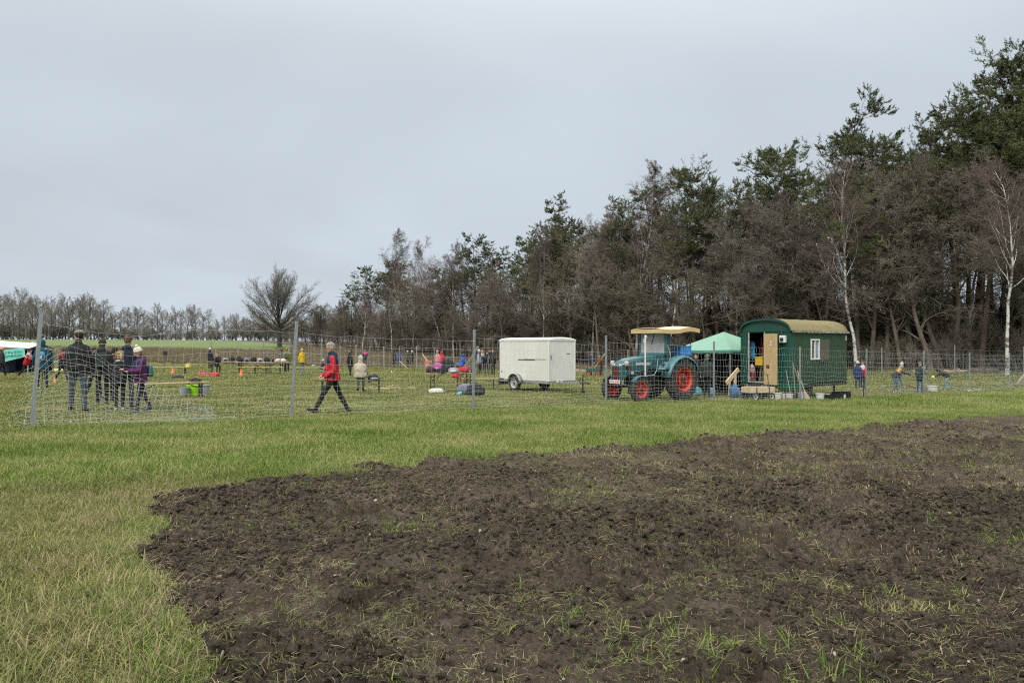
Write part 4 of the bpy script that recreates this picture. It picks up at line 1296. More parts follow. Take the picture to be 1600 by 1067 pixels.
def tractor():
    teal = M('teal_paint', (0.022, 0.095, 0.102), (0.017, 0.075, 0.082), 2.5, 0.42, c3=(0.034, 0.11, 0.112), spec=0.45, coat=0.15)
    light_teal = M('highlight_teal_paint', (0.085, 0.215, 0.235), (0.065, 0.175, 0.195), 3, 0.4, spec=0.45)  # lighter teal for bonnet top and mudguards: top highlights put into the colour
    red = M('red_rim_paint', (0.52, 0.050, 0.030), (0.42, 0.045, 0.030), 5, 0.55)
    cream = M('cream_canopy', (0.56, 0.42, 0.22), (0.50, 0.36, 0.18), 3, 0.7)
    creamtop = M('cream_canopy_top', (0.66, 0.55, 0.36), (0.58, 0.47, 0.30), 3, 0.7)
    chrome = M('bright_metal', (0.48, 0.49, 0.48), None, rough=0.3, metallic=0.9)
    glass = M('dusty_window_film', (0.34, 0.34, 0.34), (0.27, 0.27, 0.27), 3, 0.35, c3=(0.40, 0.40, 0.40), spec=0.5)
    white = M('white_paint', (0.72, 0.72, 0.70), (0.62, 0.62, 0.60), 8, 0.6)
    x0, y0 = 5.50, 26.5
    e = empty('tractor', (x0, y0, gz(x0, y0) + 0.01), R(216.5))
    tag(e, 'old teal tractor with red rims and cream canopy parked behind the fence', 'tractor')
    WB = 2.0
    # wheels: local x forward, y left
    for s in (1, -1):
        wheel(e, (0, s * 0.72, 0.735), 0.735, 0.36, 0.40, s, red, 20, 'rear_wheel', True, 0.5)
        wheel(e, (WB, s * 0.68, 0.44), 0.44, 0.20, 0.255, s, red, 26, 'front_wheel', False, 0.2)
    # chassis, axle, gearbox, engine
    b = MB()
    b.box((0.0, 0, 0.75), (0.55, 1.05, 0.34)); b.box((0.65, 0, 0.72), (0.9, 0.44, 0.46)); b.box((1.45, 0, 0.70), (0.95, 0.36, 0.40))
    b.tube([(0, -0.66, 0.735), (0, 0.66, 0.735)], 0.11, 12)
    b.build('gearbox', M('grimy_teal', (0.020, 0.045, 0.046), (0.03, 0.028, 0.025), 5, 0.7), e, bevel=0.03)
    b = MB()
    b.tube([(WB, -0.6, 0.44), (WB, -0.3, 0.52), (WB, 0, 0.55), (WB, 0.3, 0.52), (WB, 0.6, 0.44)], 0.055, 8)
    b.beam((1.25, -0.16, 0.6), (WB, -0.42, 0.48), 0.05); b.beam((1.25, 0.16, 0.6), (WB, 0.42, 0.48), 0.05)
    b.tube([(0.95, 0.34, 0.62), (WB - 0.12, 0.60, 0.5)], 0.02, 6)
    b.build('front_axle', steel_black, e)
    b = MB()
    b.box((1.35, 0.22, 0.88), (0.55, 0.12, 0.26)); b.tube([(1.05, 0.26, 0.95), (1.65, 0.26, 0.98)], 0.045, 8); b.lathe([(0.09, 0), (0.09, 0.22), (0, 0.24)], 12, Matrix.Translation((0.92, 0.26, 0.72)))
    b.tube([(1.6, 0.24, 0.8), (1.75, 0.3, 0.9), (1.62, 0.3, 1.05)], 0.02, 6)
    b.build('engine', steel_black, e, bevel=0.01)
    # bonnet: lofted, rounded nose, dropping to the front
    def ring(x, w, zb, zt, rnd):
        pts = []
        for k in range(13):
            a = PI * k / 12
            cx, sx = math.cos(a), math.sin(a)
            yy = w * (abs(cx) ** rnd) * (1 if cx >= 0 else -1)
            zz = zt - (zt - (zt - 0.24)) * (1 - abs(sx) ** rnd)
            pts.append((x, yy, zz))
        return [(x, w, zb)] + pts + [(x, -w, zb)]
    b = MB()
    rings = [ring(0.72, 0.31, 1.12, 1.56, 0.65), ring(1.0, 0.31, 1.10, 1.56, 0.65), ring(1.5, 0.295, 1.06, 1.53, 0.65), ring(1.95, 0.28, 1.02, 1.48, 0.65), ring(2.18, 0.27, 0.92, 1.44, 0.62), ring(2.34, 0.255, 0.80, 1.38, 0.6), ring(2.42, 0.235, 0.74, 1.30, 0.6), ring(2.45, 0.20, 0.74, 1.24, 0.6)]
    b.loft(rings)
    b.build('bonnet', teal, e, smooth=True, auto=True)
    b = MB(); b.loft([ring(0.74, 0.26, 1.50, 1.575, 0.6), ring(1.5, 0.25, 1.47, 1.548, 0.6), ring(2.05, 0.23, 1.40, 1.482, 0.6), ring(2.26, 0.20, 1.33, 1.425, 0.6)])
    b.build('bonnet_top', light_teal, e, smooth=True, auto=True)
    # grille: dark opening, red bars, chrome studs
    b = MB(); b.box((2.456, 0, 0.98), (0.02, 0.36, 0.42)); b.build('grille', M('grille_dark', (0.014, 0.030, 0.030)), e)
    for k in range(5):
        MB().box((2.472, -0.06 + k * 0.035, 0.98), (0.014, 0.022, 0.40)).build('grille_bar', M('dark_red_paint', (0.16, 0.022, 0.022), rough=0.5), e)
    for s in (1, -1):
        for k in range(6):
            MB().ball((2.478, s * 0.185, 0.80 + k * 0.075), 0.016, 8, 5).build('stud', chrome, e, smooth=True)
    MB().tube([(2.30, 0.27, 1.33), (2.46, 0.2, 1.235), (2.47, 0, 1.24), (2.46, -0.2, 1.235), (2.30, -0.27, 1.33)], 0.014, 6).build('trim_strip', chrome, e)
    # lamps on the sides of the nose
    for s in (1, -1):
        T = axis_T((2.30, s * 0.34, 1.32), (1, s * 0.15, 0))
        h = MB().lathe([(0.02, -0.14), (0.07, -0.10), (0.095, -0.02), (0.10, 0.02)], 18, T).build('headlight', chrome, e, smooth=True, auto=True)
        MB().lathe([(0.092, 0.0), (0.086, 0.028), (0.05, 0.042), (0.0, 0.048)], 18, T, caps=False).build('lens', M('lamp_glass', (0.42, 0.42, 0.40), rough=0.1, spec=0.6), h, smooth=True)
        MB().beam((2.2, s * 0.26, 1.22), (2.26, s * 0.34, 1.26), 0.03).build('lamp_bracket', steel_black, e)
        MB().lathe([(0.045, -0.05), (0.05, 0.0), (0.03, 0.012), (0, 0.014)], 12, axis_T((2.43, s * 0.13, 1.26), (1, 0, 0.2))).build('small_lamp', chrome, e, smooth=True)
    # side vent with red badge, number, lettering
    for s in (1, -1):
        MB().prism([(2.02, 1.16), (2.24, 1.28), (2.24, 1.14), (2.12, 1.08)], s * 0.272, s * 0.292).build('badge', M('dark_red_paint', (0.16, 0.022, 0.022), rough=0.5), e)
        text_mesh('HANOMAG', 0.135, 0.004, white, e, (1.42, s * 0.303, 1.29), (R(90), 0, R(180) if s > 0 else 0), bold=0.004, spacing=1.25)
        text_mesh('R8', 0.12, 0.004, white, e, (1.98, s * 0.296, 0.99), (R(90), 0, R(180) if s > 0 else 0), bold=0.003)
    pl = MB().box((2.52, 0, 0.70), (0.012, 0.50, 0.13)).build('number_plate', M('plate_pink_white', (0.66, 0.56, 0.56), (0.60, 0.50, 0.50), 10, 0.5), e, bevel=0.004)
    gp = np.random.default_rng(4)          # characters too blurred in the photograph to read
    for k in range(7):
        if k == 3: continue
        MB().box((2.529, -0.18 + 0.06 * k, 0.70 + 0.008 * gp.normal()), (0.004, 0.030, 0.055), rot=(0.25 * gp.normal(), 0, 0)).build('plate_mark', M('plate_print', (0.42, 0.16, 0.17), rough=0.6), pl)
    MB().box((2.46, 0, 0.70), (0.10, 0.46, 0.10)).build('front_bracket', teal, e, bevel=0.015)
    # exhaust: tall pale pipe standing at the left of the bonnet
    MB().tube([(1.42, 0.36, 0.86), (1.42, 0.36, 2.28)], 0.028, 10).tube([(1.42, 0.36, 2.12), (1.40, 0.42, 2.22), (1.42, 0.36, 2.28)], 0.012, 6).tube([(1.42, 0.36, 2.0), (1.44, 0.30, 2.06), (1.43, 0.31, 2.16)], 0.012, 6).build('exhaust_pipe', white, e)
    MB().tube([(1.36, 0.33, 0.88), (0.95, 0.34, 0.90), (0.82, 0.335, 1.06), (0.76, 0.33, 1.40), (0.70, 0.31, 1.50)], 0.016, 6).build('hand_rail', M('pale_teal', (0.30, 0.42, 0.42), rough=0.4), e)
    # front mudguards of near wheels
    for s in (1, -1):
        b = MB(); rs = []
        for k in range(9):
            a = R(35) + R(110) * k / 8
            rs.append([(WB + (0.47 + dr) * math.cos(a), s * 0.68 + yy, 0.44 + (0.47 + dr) * math.sin(a)) for yy, dr in ((-0.115, -0.02), (-0.06, 0.012), (0.06, 0.012), (0.115, -0.02))])
        b.loft(rs, close=False, caps=False)
        b.build('front_mudguard', steel_black if s < 0 else teal, e, smooth=True, solid=0.008)
    # rear mudguards, wide and curved, with flat pale edge
    for s in (1, -1):
        b = MB(); rs = []
        for k in range(13):
            a = R(8) + R(158) * k / 12
            r1 = 0.82
            rs.append([(r1 * math.cos(a), s * 0.50, 0.735 + r1 * math.sin(a)), (r1 * math.cos(a), s * 0.72, 0.735 + (r1 + 0.02) * math.sin(a)), (r1 * math.cos(a), s * 0.90, 0.735 + r1 * math.sin(a)), ((r1 - 0.05) * math.cos(a), s * 0.93, 0.735 + (r1 - 0.06) * math.sin(a))])
        b.loft(rs, close=False, caps=False)
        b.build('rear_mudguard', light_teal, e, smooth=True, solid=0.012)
        b = MB()
        arc = [(0.82 * math.cos(R(8) + R(158) * k / 12), 0.735 + 0.82 * math.sin(R(8) + R(158) * k / 12)) for k in range(13)]
        b.prism([(p[0], p[1]) for p in arc] + [(-0.75, 0.95), (0.75, 0.95)], s * 0.485, s * 0.50)
        b.build('mudguard_panel', teal, e)
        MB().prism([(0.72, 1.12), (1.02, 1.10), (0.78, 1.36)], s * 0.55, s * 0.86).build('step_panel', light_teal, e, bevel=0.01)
        MB().lathe([(0.07, 0), (0.075, 0.05), (0.04, 0.065), (0, 0.07)], 14, axis_T((0.93, s * 0.72, 1.27), (0.7, 0, 0.6))).build('side_lamp', steel_black, e)
    # seat, platform, steering wheel
    MB().box((0.25, 0, 1.02), (1.0, 0.9, 0.05)).build('footplate', steel_black, e)
    MB().ball((-0.05, 0, 1.28), (0.24, 0.24, 0.07), 14, 7).tube([(0.0, 0, 1.05), (-0.03, 0, 1.25)], 0.04, 8).ball((-0.26, 0, 1.44), (0.05, 0.23, 0.14), 12, 7).build('seat', M('black_seat', (0.03, 0.03, 0.032), rough=0.7), e, smooth=True)
    st = [(0.30 + 0.20 * math.sin(R(35)) * math.cos(a), 0.20 * math.sin(a), 1.66 - 0.20 * math.cos(R(35)) * math.cos(a) * -1) for a in [2 * PI * k / 20 for k in range(21)]]
    MB().tube(st, 0.014, 6, caps=False).tube([(0.72, 0, 1.35), (0.30, 0, 1.66)], 0.02, 8).build('steering_wheel', steel_black, e)
    # dashboard cowl and windscreen frame
    MB().prism([(0.56, 1.06), (0.74, 1.06), (0.76, 1.60), (0.70, 1.66), (0.58, 1.62)], -0.56, 0.56).build('cowl', teal, e, bevel=0.015)
    fr = MB()
    X, zt, zb, hw = 0.66, 2.42, 1.62, 0.60
    for s in (1, -1): fr.box((X, s * hw, (zt + zb) / 2), (0.07, 0.07, zt - zb + 0.06))
    fr.box((X, 0, zt), (0.06, 2 * hw, 0.06)); fr.box((X, 0, zb), (0.06, 2 * hw, 0.09))
    ws = fr.build('windscreen_frame', teal, e, bevel=0.008)
    MB().box((X, 0, (zt + zb) / 2), (0.012, 2 * hw - 0.05, zt - zb - 0.06)).build('windscreen', glass, ws)
    MB().tube([(X + 0.02, 0.08, 2.35), (X + 0.03, -0.02, 1.95)], 0.010, 5).box((X + 0.02, 0.08, 2.37), (0.03, 0.05, 0.04)).build('wiper', steel_black, ws)
    # side wing of the cab: narrow panel along the left post
    for s in (1, -1):
        MB().prism([(0.40, 2.42), (0.62, 2.42), (0.62, 1.40), (0.52, 1.40)], s * 0.60, s * 0.62).build('cab_wing', M('deep_teal_paint', (0.016, 0.07, 0.085), rough=0.5), e)
    # canopy: curved front to back on two rear posts
    poly_t, poly_b = [], []
    for k in range(12):
        t = k / 11; x = 0.98 - 1.95 * t
        z = 2.50 + (0.03 * math.sin(min(1, t * 2.4) * PI) * -0.6 if t < 0.45 else 0.075 * math.sin((t - 0.45) / 0.55 * PI * 0.9))
        poly_t.append((x, z)); poly_b.append((x, z))
    c = MB()
    for (xa, za), (xb, zb_) in zip(poly_t, poly_t[1:]):
        pass
    top = [[(x, -0.74, z - 0.02), (x, -0.40, z + 0.02), (x, 0, z + 0.035), (x, 0.40, z + 0.02), (x, 0.74, z - 0.02)] for x, z in poly_t]
    c.loft(top, close=False, caps=False)
    cn_ = c.build('canopy', creamtop, e, smooth=True, solid=0.02)
    for s in (1, -1):
        v = MB(); v.loft([[(x, s * 0.745, z - 0.015), (x, s * 0.755, z - 0.155)] for x, z in poly_t], close=False, caps=False); v.build('canopy_valance', cream, cn_, solid=0.012)
    for xi in (0, -1):
        x, z = poly_t[xi]
        v = MB(); v.quad((x, -0.745, z - 0.015), (x, 0.745, z - 0.015), (x, 0.745, z - 0.150), (x, -0.745, z - 0.150)); v.build('canopy_valance', cream, cn_, solid=0.012)
    for s in (1, -1):
        MB().tube([(-0.62, s * 0.62, 1.40), (-0.62, s * 0.62, 2.52)], 0.016, 6).build('canopy_post', steel_black, e)
        MB().tube([(0.55, s * 0.62, 1.75), (0.25, s * 0.70, 1.86), (-0.02, s * 0.78, 1.95)], 0.014, 6).ball((-0.08, s * 0.80, 1.95), (0.08, 0.05, 0.065), 10, 6).build('mirror', steel_black, e)
        MB().tube([(0.60, s * 0.63, 1.92), (0.52, s * 0.70, 1.60), (0.54, s * 0.66, 1.40)], 0.012, 5).build('grab_handle', plank_wood, e)
    # blue crate carried behind the seat, on the mudguards
    cr = empty('plastic_crate', (0, 0, 0)); tag(cr, 'bright blue plastic box carried behind the tractor seat', 'box')
    T = Matrix.Translation(e.location) @ Matrix.Rotation(R(216.5), 4, 'Z')
    cr.matrix_world = T @ Matrix.Translation((-0.42, 0.36, 1.56))
    bl = M('blue_plastic', (0.035, 0.20, 0.55), (0.045, 0.26, 0.62), 6, 0.45)
    MB().box((0, 0, 0.17), (0.40, 0.62, 0.34)).build('crate_body', bl, cr, bevel=0.02)
    MB().box((0, 0, 0.355), (0.44, 0.66, 0.04)).build('crate_lid', M('pale_blue_plastic', (0.30, 0.48, 0.70), rough=0.45), cr, bevel=0.01)
    for k in (-0.22, 0, 0.22): MB().box((0.0, k, 0.17), (0.412, 0.035, 0.33)).build('crate_rib', M('pale_blue_plastic', (0.30, 0.48, 0.70), rough=0.45), cr)
tractor()

# ------------------------------------------------------------------ green site wagon
def wagon():
    L, W = 4.05, 2.3
    zf, ze, zt = 0.58, 2.62, 3.06          # floor, eaves, ridge above ground
    ang = math.atan2(0.616, 0.788)
    x0, y0 = 10.70, 28.2                   # near corner
    e = empty('site_wagon', (x0, y0, gz(x0, y0)), ang)
    tag(e, 'dark green site wagon with curved mossy roof and open plywood door', 'wagon')
    green = M('wagon_green', (0.022, 0.055, 0.026), (0.028, 0.064, 0.030), 1.2, 0.5, c3=(0.034, 0.070, 0.036), spec=0.35)
    endgreen = M('wagon_end_green', (0.007, 0.064, 0.044), (0.009, 0.054, 0.037), 1.5, 0.42, spec=0.45)
    dark = M('wagon_inside', (0.020, 0.018, 0.017), (0.03, 0.025, 0.02), 4, 0.9)
    moss = M('mossy_roof', (0.215, 0.175, 0.085), (0.165, 0.150, 0.070), 1.6, 0.9, 0.5, 25, c3=(0.27, 0.225, 0.135), stretch=(2.2, 0.6, 1))
    rust = M('flaking_edge', (0.42, 0.39, 0.33), (0.12, 0.11, 0.07), 6, 0.85)
    ply = M('plywood_door', (0.52, 0.37, 0.18), (0.44, 0.30, 0.14), 3, 0.6, c3=(0.56, 0.42, 0.23), stretch=(1, 1, 0.35))
    white = M('white_paint', (0.72, 0.72, 0.70), (0.62, 0.62, 0.60), 8, 0.6)
    # local: x along the side (away), y into the wagon (0 = side facing us), z up
    # long near side: ribbed sheet with rounded front corner, window opening cut by panels
    def ribbed(u0, u1, za, zb, at_, name, mat, pitch=0.085, dep=0.016):
        n = max(2, int((u1 - u0) / pitch)); b = MB(); prof = []
        for k in range(n):
            a = u0 + (u1 - u0) * k / n; w = (u1 - u0) / n
            prof += [(a, 0), (a + w * 0.36, 0), (a + w * 0.46, dep), (a + w * 0.78, dep), (a + w * 0.90, 0)]
        prof.append((u1, 0))
        b.loft([[at_(u, d, za) for u, d in prof], [at_(u, d, zb) for u, d in prof]], close=False, caps=False)
        return b.build(name, mat, e)
    near = lambda u, d, z: (u, -d, z)
    far = lambda u, d, z: (u, W + d, z)
    front = lambda u, d, z: (-d, u, z)
    back = lambda u, d, z: (L + d, u, z)
    wx0, wx1, wz0, wz1 = 1.28, 1.86, 1.52, 2.28
    ribbed(0.16, wx0, zf, ze, near, 'side_sheet', green); ribbed(wx1, L, zf, ze, near, 'side_sheet', green)
    ribbed(wx0, wx1, zf, wz0, near, 'side_sheet', green); ribbed(wx0, wx1, wz1, ze, near, 'side_sheet', green)
    ribbed(0, L, zf, ze, far, 'side_sheet', green); ribbed(0, W, zf, ze, back, 'back_sheet', green)
    # rounded corner
    b = MB(); b.loft([[(0.16 - 0.16 * math.sin(a), 0.16 - 0.16 * math.cos(a), z) for a in [PI / 2 * k / 8 for k in range(9)]] for z in (zf, ze)], close=False, caps=False)
    b.build('corner_sheet', endgreen, e, smooth=True)
    # door end
    dy0, dy1, dz1 = 1.20, 1.90, 2.56
    ribbed(0.16, dy0, zf, ze, front, 'end_sheet', endgreen); ribbed(dy1, W, zf, ze, front, 'end_sheet', endgreen)
    MB().box((0.0, (dy0 + dy1) / 2, (dz1 + ze) / 2 + 0.01), (0.02, dy1 - dy0, ze - dz1)).build('door_lintel', endgreen, e)
    # gable arch
    def arch(y):
        t = (y / W) * 2 - 1
        return ze + (zt - ze) * (1 - abs(t) ** 2.6) ** 0.55
    ys = [W * k / 22 for k in range(23)]
    for xx, nm in ((-0.012, 'gable'), (L + 0.012, 'gable')):
        MB().prism([(0, ze - 0.02)] + [(y, arch(y)) for y in ys] + [(W, ze - 0.02)], xx - 0.012, xx + 0.012, axis='x').build(nm, endgreen, e)
    # roof skin, overhanging
    b = MB()
    rings = []
    for xx in [-0.10 + (L + 0.2) * k / 10 for k in range(11)]:
        rings.append([(xx, -0.05, ze - 0.02)] + [(xx, y, arch(y) + 0.03 + 0.006 * math.sin(xx * 7 + y * 3)) for y in ys] + [(xx, W + 0.05, ze - 0.02)])
    b.loft(rings, close=False, caps=False)
    rf = b.build('roof', moss, e, smooth=True, solid=0.03)
    MB().loft([[(xx, -0.07, ze - 0.07 + 0.008 * math.sin(xx * 23)), (xx, -0.07, ze + 0.015)] for xx in [-0.10 + (L + 0.2) * k / 60 for k in range(61)]], close=False, caps=False).build('roof_edge', rust, rf, solid=0.015)
    MB().loft([[(-0.115, y, arch(y) - 0.035), (-0.115, y, arch(y) + 0.05)] for y in ys], close=False, caps=False).build('roof_edge', endgreen, rf, solid=0.02)
    # floor, frame, inner walls
    MB().box((L / 2, W / 2, zf - 0.02), (L - 0.04, W - 0.04, 0.10)).build('floor', dark, e)
    MB().box((L / 2, W - 0.06, (zf + ze) / 2), (L - 0.1, 0.03, ze - zf)).box((1.45, W / 2, (zf + ze) / 2), (0.03, W - 0.2, ze - zf)).build('inner_wall', dark, e)
    b = MB(); b.box((L / 2, 0.02, zf - 0.09), (L, 0.06, 0.10)); b.box((L / 2, W - 0.02, zf - 0.09), (L, 0.06, 0.10)); b.box((0.02, W / 2, zf - 0.09), (0.06, W, 0.10)); b.box((L - 0.02, W / 2, zf - 0.09), (0.06, W, 0.10)); b.box((L - 0.55, 0.25, 0.25), (0.07, 0.07, 0.6)); b.box((L - 0.55, W - 0.25, 0.25), (0.07, 0.07, 0.6))
    b.build('chassis', steel_black, e)
    for yy, s in ((0.22, -1), (W - 0.22, 1)):
        wheel(e, (1.35, yy, 0.36), 0.36, 0.18, 0.22, s, M('rusty_rim', (0.15, 0.085, 0.055), (0.09, 0.06, 0.05), 9, 0.85), 0, 'wheel')
    # window with white frame, two panes, curtain glimpse; sliding shutter beside it
    w = MB()
    for z in (wz0, wz1): w.box(((wx0 + wx1) / 2, -0.022, z), (wx1 - wx0 + 0.07, 0.06, 0.055))
    for x in (wx0, wx1): w.box((x, -0.022, (wz0 + wz1) / 2), (0.055, 0.058, wz1 - wz0))
    w.box(((wx0 + wx1) / 2 - 0.02, -0.020, (wz0 + wz1) / 2), (0.045, 0.05, wz1 - wz0))
    wf = w.build('window_frame', white, e, bevel=0.006)
    mid = (wx0 + wx1) / 2 - 0.02
    MB().box(((wx0 + mid) / 2, 0.0, (wz0 + wz1) / 2), (mid - wx0 - 0.04, 0.008, wz1 - wz0 - 0.04)).build('pane', glassmat('dark_pane'), wf)
    MB().box(((wx1 + mid) / 2, 0.0, (wz0 + wz1) / 2), (wx1 - mid - 0.04, 0.008, wz1 - wz0 - 0.04)).build('pane', M('curtained_pane', (0.10, 0.14, 0.20), (0.36, 0.42, 0.50), 7, 0.12, spec=0.6), wf)
    MB().box((2.26, -0.045, 1.88), (0.66, 0.03, 0.82)).build('shutter', M('shutter_brown', (0.105, 0.098, 0.070), (0.085, 0.080, 0.058), 4, 0.7), e, bevel=0.006)
    MB().box((2.26, -0.04, 1.445), (0.70, 0.05, 0.03)).build('shutter_rail', green, e)
    MB().box((L - 0.09, -0.026, 2.36), (0.10, 0.02, 0.20)).build('reflector', M('flaked_white', (0.5, 0.52, 0.48), (0.1, 0.16, 0.11), 22, 0.7), e)
    # open door, hinged at the right jamb, swung out towards us
    d = MB(); d.box((0, 0.36, 0), (0.045, 0.72, 1.98))
    do = d.build('door', ply, e, bevel=0.004, loc=(-0.07, dy0 - 0.02, 1.52), rot=(0, 0, R(164)))
    MB().box((0.03, 0.24, -0.28), (0.02, 0.16, 0.12)).box((0.045, 0.20, -0.28), (0.03, 0.03, 0.03)).build('door_lock', M('lock_brown', (0.07, 0.025, 0.022), rough=0.5), do)
    MB().ball((0.03, 0.42, 0.66), (0.012, 0.028, 0.06), 8, 6).ball((0.03, 0.40, 0.55), (0.012, 0.05, 0.035), 8, 6).build('door_sticker', white, do)
    MB().box((-0.030, 0.36, 0), (0.012, 0.70, 1.96)).build('door_outside', endgreen, do)
    b = MB(); b.box((0.0, dy0 - 0.015, 1.58), (0.06, 0.035, 2.0)); b.box((0.0, dy1 + 0.015, 1.58), (0.06, 0.035, 2.0)); b.box((-0.02, (dy0 + dy1) / 2, zf + 0.02), (0.10, dy1 - dy0, 0.035))
    b.build('door_frame', M('pale_sill', (0.50, 0.48, 0.42), (0.2, 0.2, 0.16), 6, 0.8), e)
    # lamp box on the end wall
    lb = MB().box((-0.07, 0.36, 2.30), (0.12, 0.26, 0.28)).build('lamp_box', white, e, bevel=0.02)
    MB().lathe([(0.0, 0.0), (0.07, 0.015), (0.06, 0.07), (0.0, 0.09)], 12, axis_T((-0.13, 0.36, 2.29), (-1, 0, 0)), caps=False).build('lamp_bulb', steel_black, lb)
    MB().tube([(-0.03, 0.42, 2.44), (-0.03, 0.46, 2.75), (-0.03, 0.48, 3.1)], 0.012, 5).build('cable', M('brown_cable', (0.16, 0.07, 0.05), rough=0.8), e)
    # drawbar
    MB().beam((0.2, W / 2 - 0.35, 0.45), (-1.05, W / 2, 0.42), 0.07).beam((0.2, W / 2 + 0.35, 0.45), (-1.05, W / 2, 0.42), 0.07).build('drawbar', steel_black, e)
    # step in front of the door
    M4 = Matrix.Translation(e.location) @ Matrix.Rotation(ang, 4, 'Z')
    def place(o, p, rz=0): o.matrix_world = M4 @ Matrix.Translation(p) @ Matrix.Rotation(rz, 4, 'Z'); return o
    # things stored inside the door
    def inside(name, label, cat, parts):
        o = place(empty(name), (0, 0.42, 0)); tag(o, label, cat)
        for nm, mb, mat in parts: mb.build(nm, mat, o)
    inside('shelf_rack', 'shelf rack with dark red crates inside the wagon doorway', 'shelf', [('rack_frame', MB().box((0.75, 1.42, 1.5), (0.03, 0.03, 1.7)).box((0.75, 1.08, 1.5), (0.03, 0.03, 1.7)).box((0.75, 1.20, 1.96), (0.30, 0.30, 0.02)).box((0.75, 1.20, 1.62), (0.30, 0.30, 0.02)), M('pale_sill', (0.5, 0.48, 0.42))), ('crate', MB().box((0.75, 1.23, 2.10), (0.26, 0.34, 0.24)), M('dark_red_plastic', (0.15, 0.02, 0.025), rough=0.5)), ('crate', MB().box((0.75, 1.23, 1.78), (0.26, 0.34, 0.24)), M('dark_red_plastic', (0.15, 0.02, 0.025), rough=0.5))])
    inside('hanging_jacket', 'blue jacket hanging inside the wagon doorway', 'jacket', [('jacket_body', MB().loft([[(0.42 + r * 0.5 * math.cos(a), 1.62 + r * math.sin(a), z) for a in [2 * PI * k / 10 for k in range(10)]] for r, z in ((0.05, 2.24), (0.13, 2.15), (0.12, 1.85), (0.15, 1.55), (0.13, 1.5))]), M('jacket_blue', (0.03, 0.16, 0.30), (0.04, 0.22, 0.38), 6, 0.8)), ('hook', MB().tube([(0.42, 1.62, 2.24), (0.42, 1.62, 2.32)], 0.01, 5), steel_black)])
    inside('storage_box', 'yellow plastic box on the shelf inside the wagon doorway', 'box', [('box_body', MB().box((0.45, 1.24, 1.42), (0.32, 0.34, 0.32)), M('yellow_plastic', (0.62, 0.42, 0.02), rough=0.5)), ('box_lid', MB().box((0.45, 1.24, 1.59), (0.34, 0.36, 0.03)), M('yellow_plastic', (0.62, 0.42, 0.02), rough=0.5))])
    inside('sack', 'dark red and white sack leaning inside the wagon doorway', 'sack', [('sack_body', MB().loft([[(0.30 + r * 0.7 * math.cos(a), 1.56 + r * math.sin(a) + 0.02 * math.sin(3 * a), z) for a in [2 * PI * k / 12 for k in range(12)]] for r, z in ((0.13, 0.64), (0.16, 0.75), (0.15, 0.98), (0.13, 1.18), (0.05, 1.28))]), M('red_sack', (0.20, 0.025, 0.04), (0.55, 0.5, 0.48), 5, 0.8, lo=0.5, hi=0.6)), ('sack_tie', MB().tube([(0.30, 1.56, 1.26), (0.30, 1.56, 1.33)], 0.03, 6), M('pale_sill', (0.5, 0.48, 0.42)))])
    inside('tool_bundle', 'bundle of handles standing inside the wagon doorway', 'tools', [('handle', MB().tube([(0.35 + 0.02 * k, 1.14 + 0.06 * k, 0.62), (0.45, 1.12 + 0.07 * k, 1.3)], 0.014, 6), (grey_wood, steel_black, plank_wood)[k]) for k in range(3)])
    st = place(empty('wooden_steps'), (-0.55, 1.45, 0)); tag(st, 'wooden entrance steps with slanted handrail at the wagon door', 'steps')
    for k, (xx, zz) in enumerate(((0.32, 0.42), (0.05, 0.24))): MB().box((xx, 0, zz), (0.26, 0.9, 0.035)).build('tread', grey_wood, st)
    for s in (-0.43, 0.43): MB().beam((0.45, s, 0.46), (-0.1, s, 0.02), 0.03, 0.14).build('stringer', grey_wood, st)
    MB().box((-0.32, 0.50, 0.50), (0.09, 0.07, 1.0)).build('rail_post', raw_wood, st)
    MB().box((-0.66, 0.52, 0.34), (0.06, 0.06, 0.66)).build('rail_post', raw_wood, st)
    MB().beam((-0.10, 0.50, 1.12), (-0.86, 0.53, 0.58), 0.055, 0.16).build('handrail', raw_wood, st)
    return M4
WAGON = wagon()

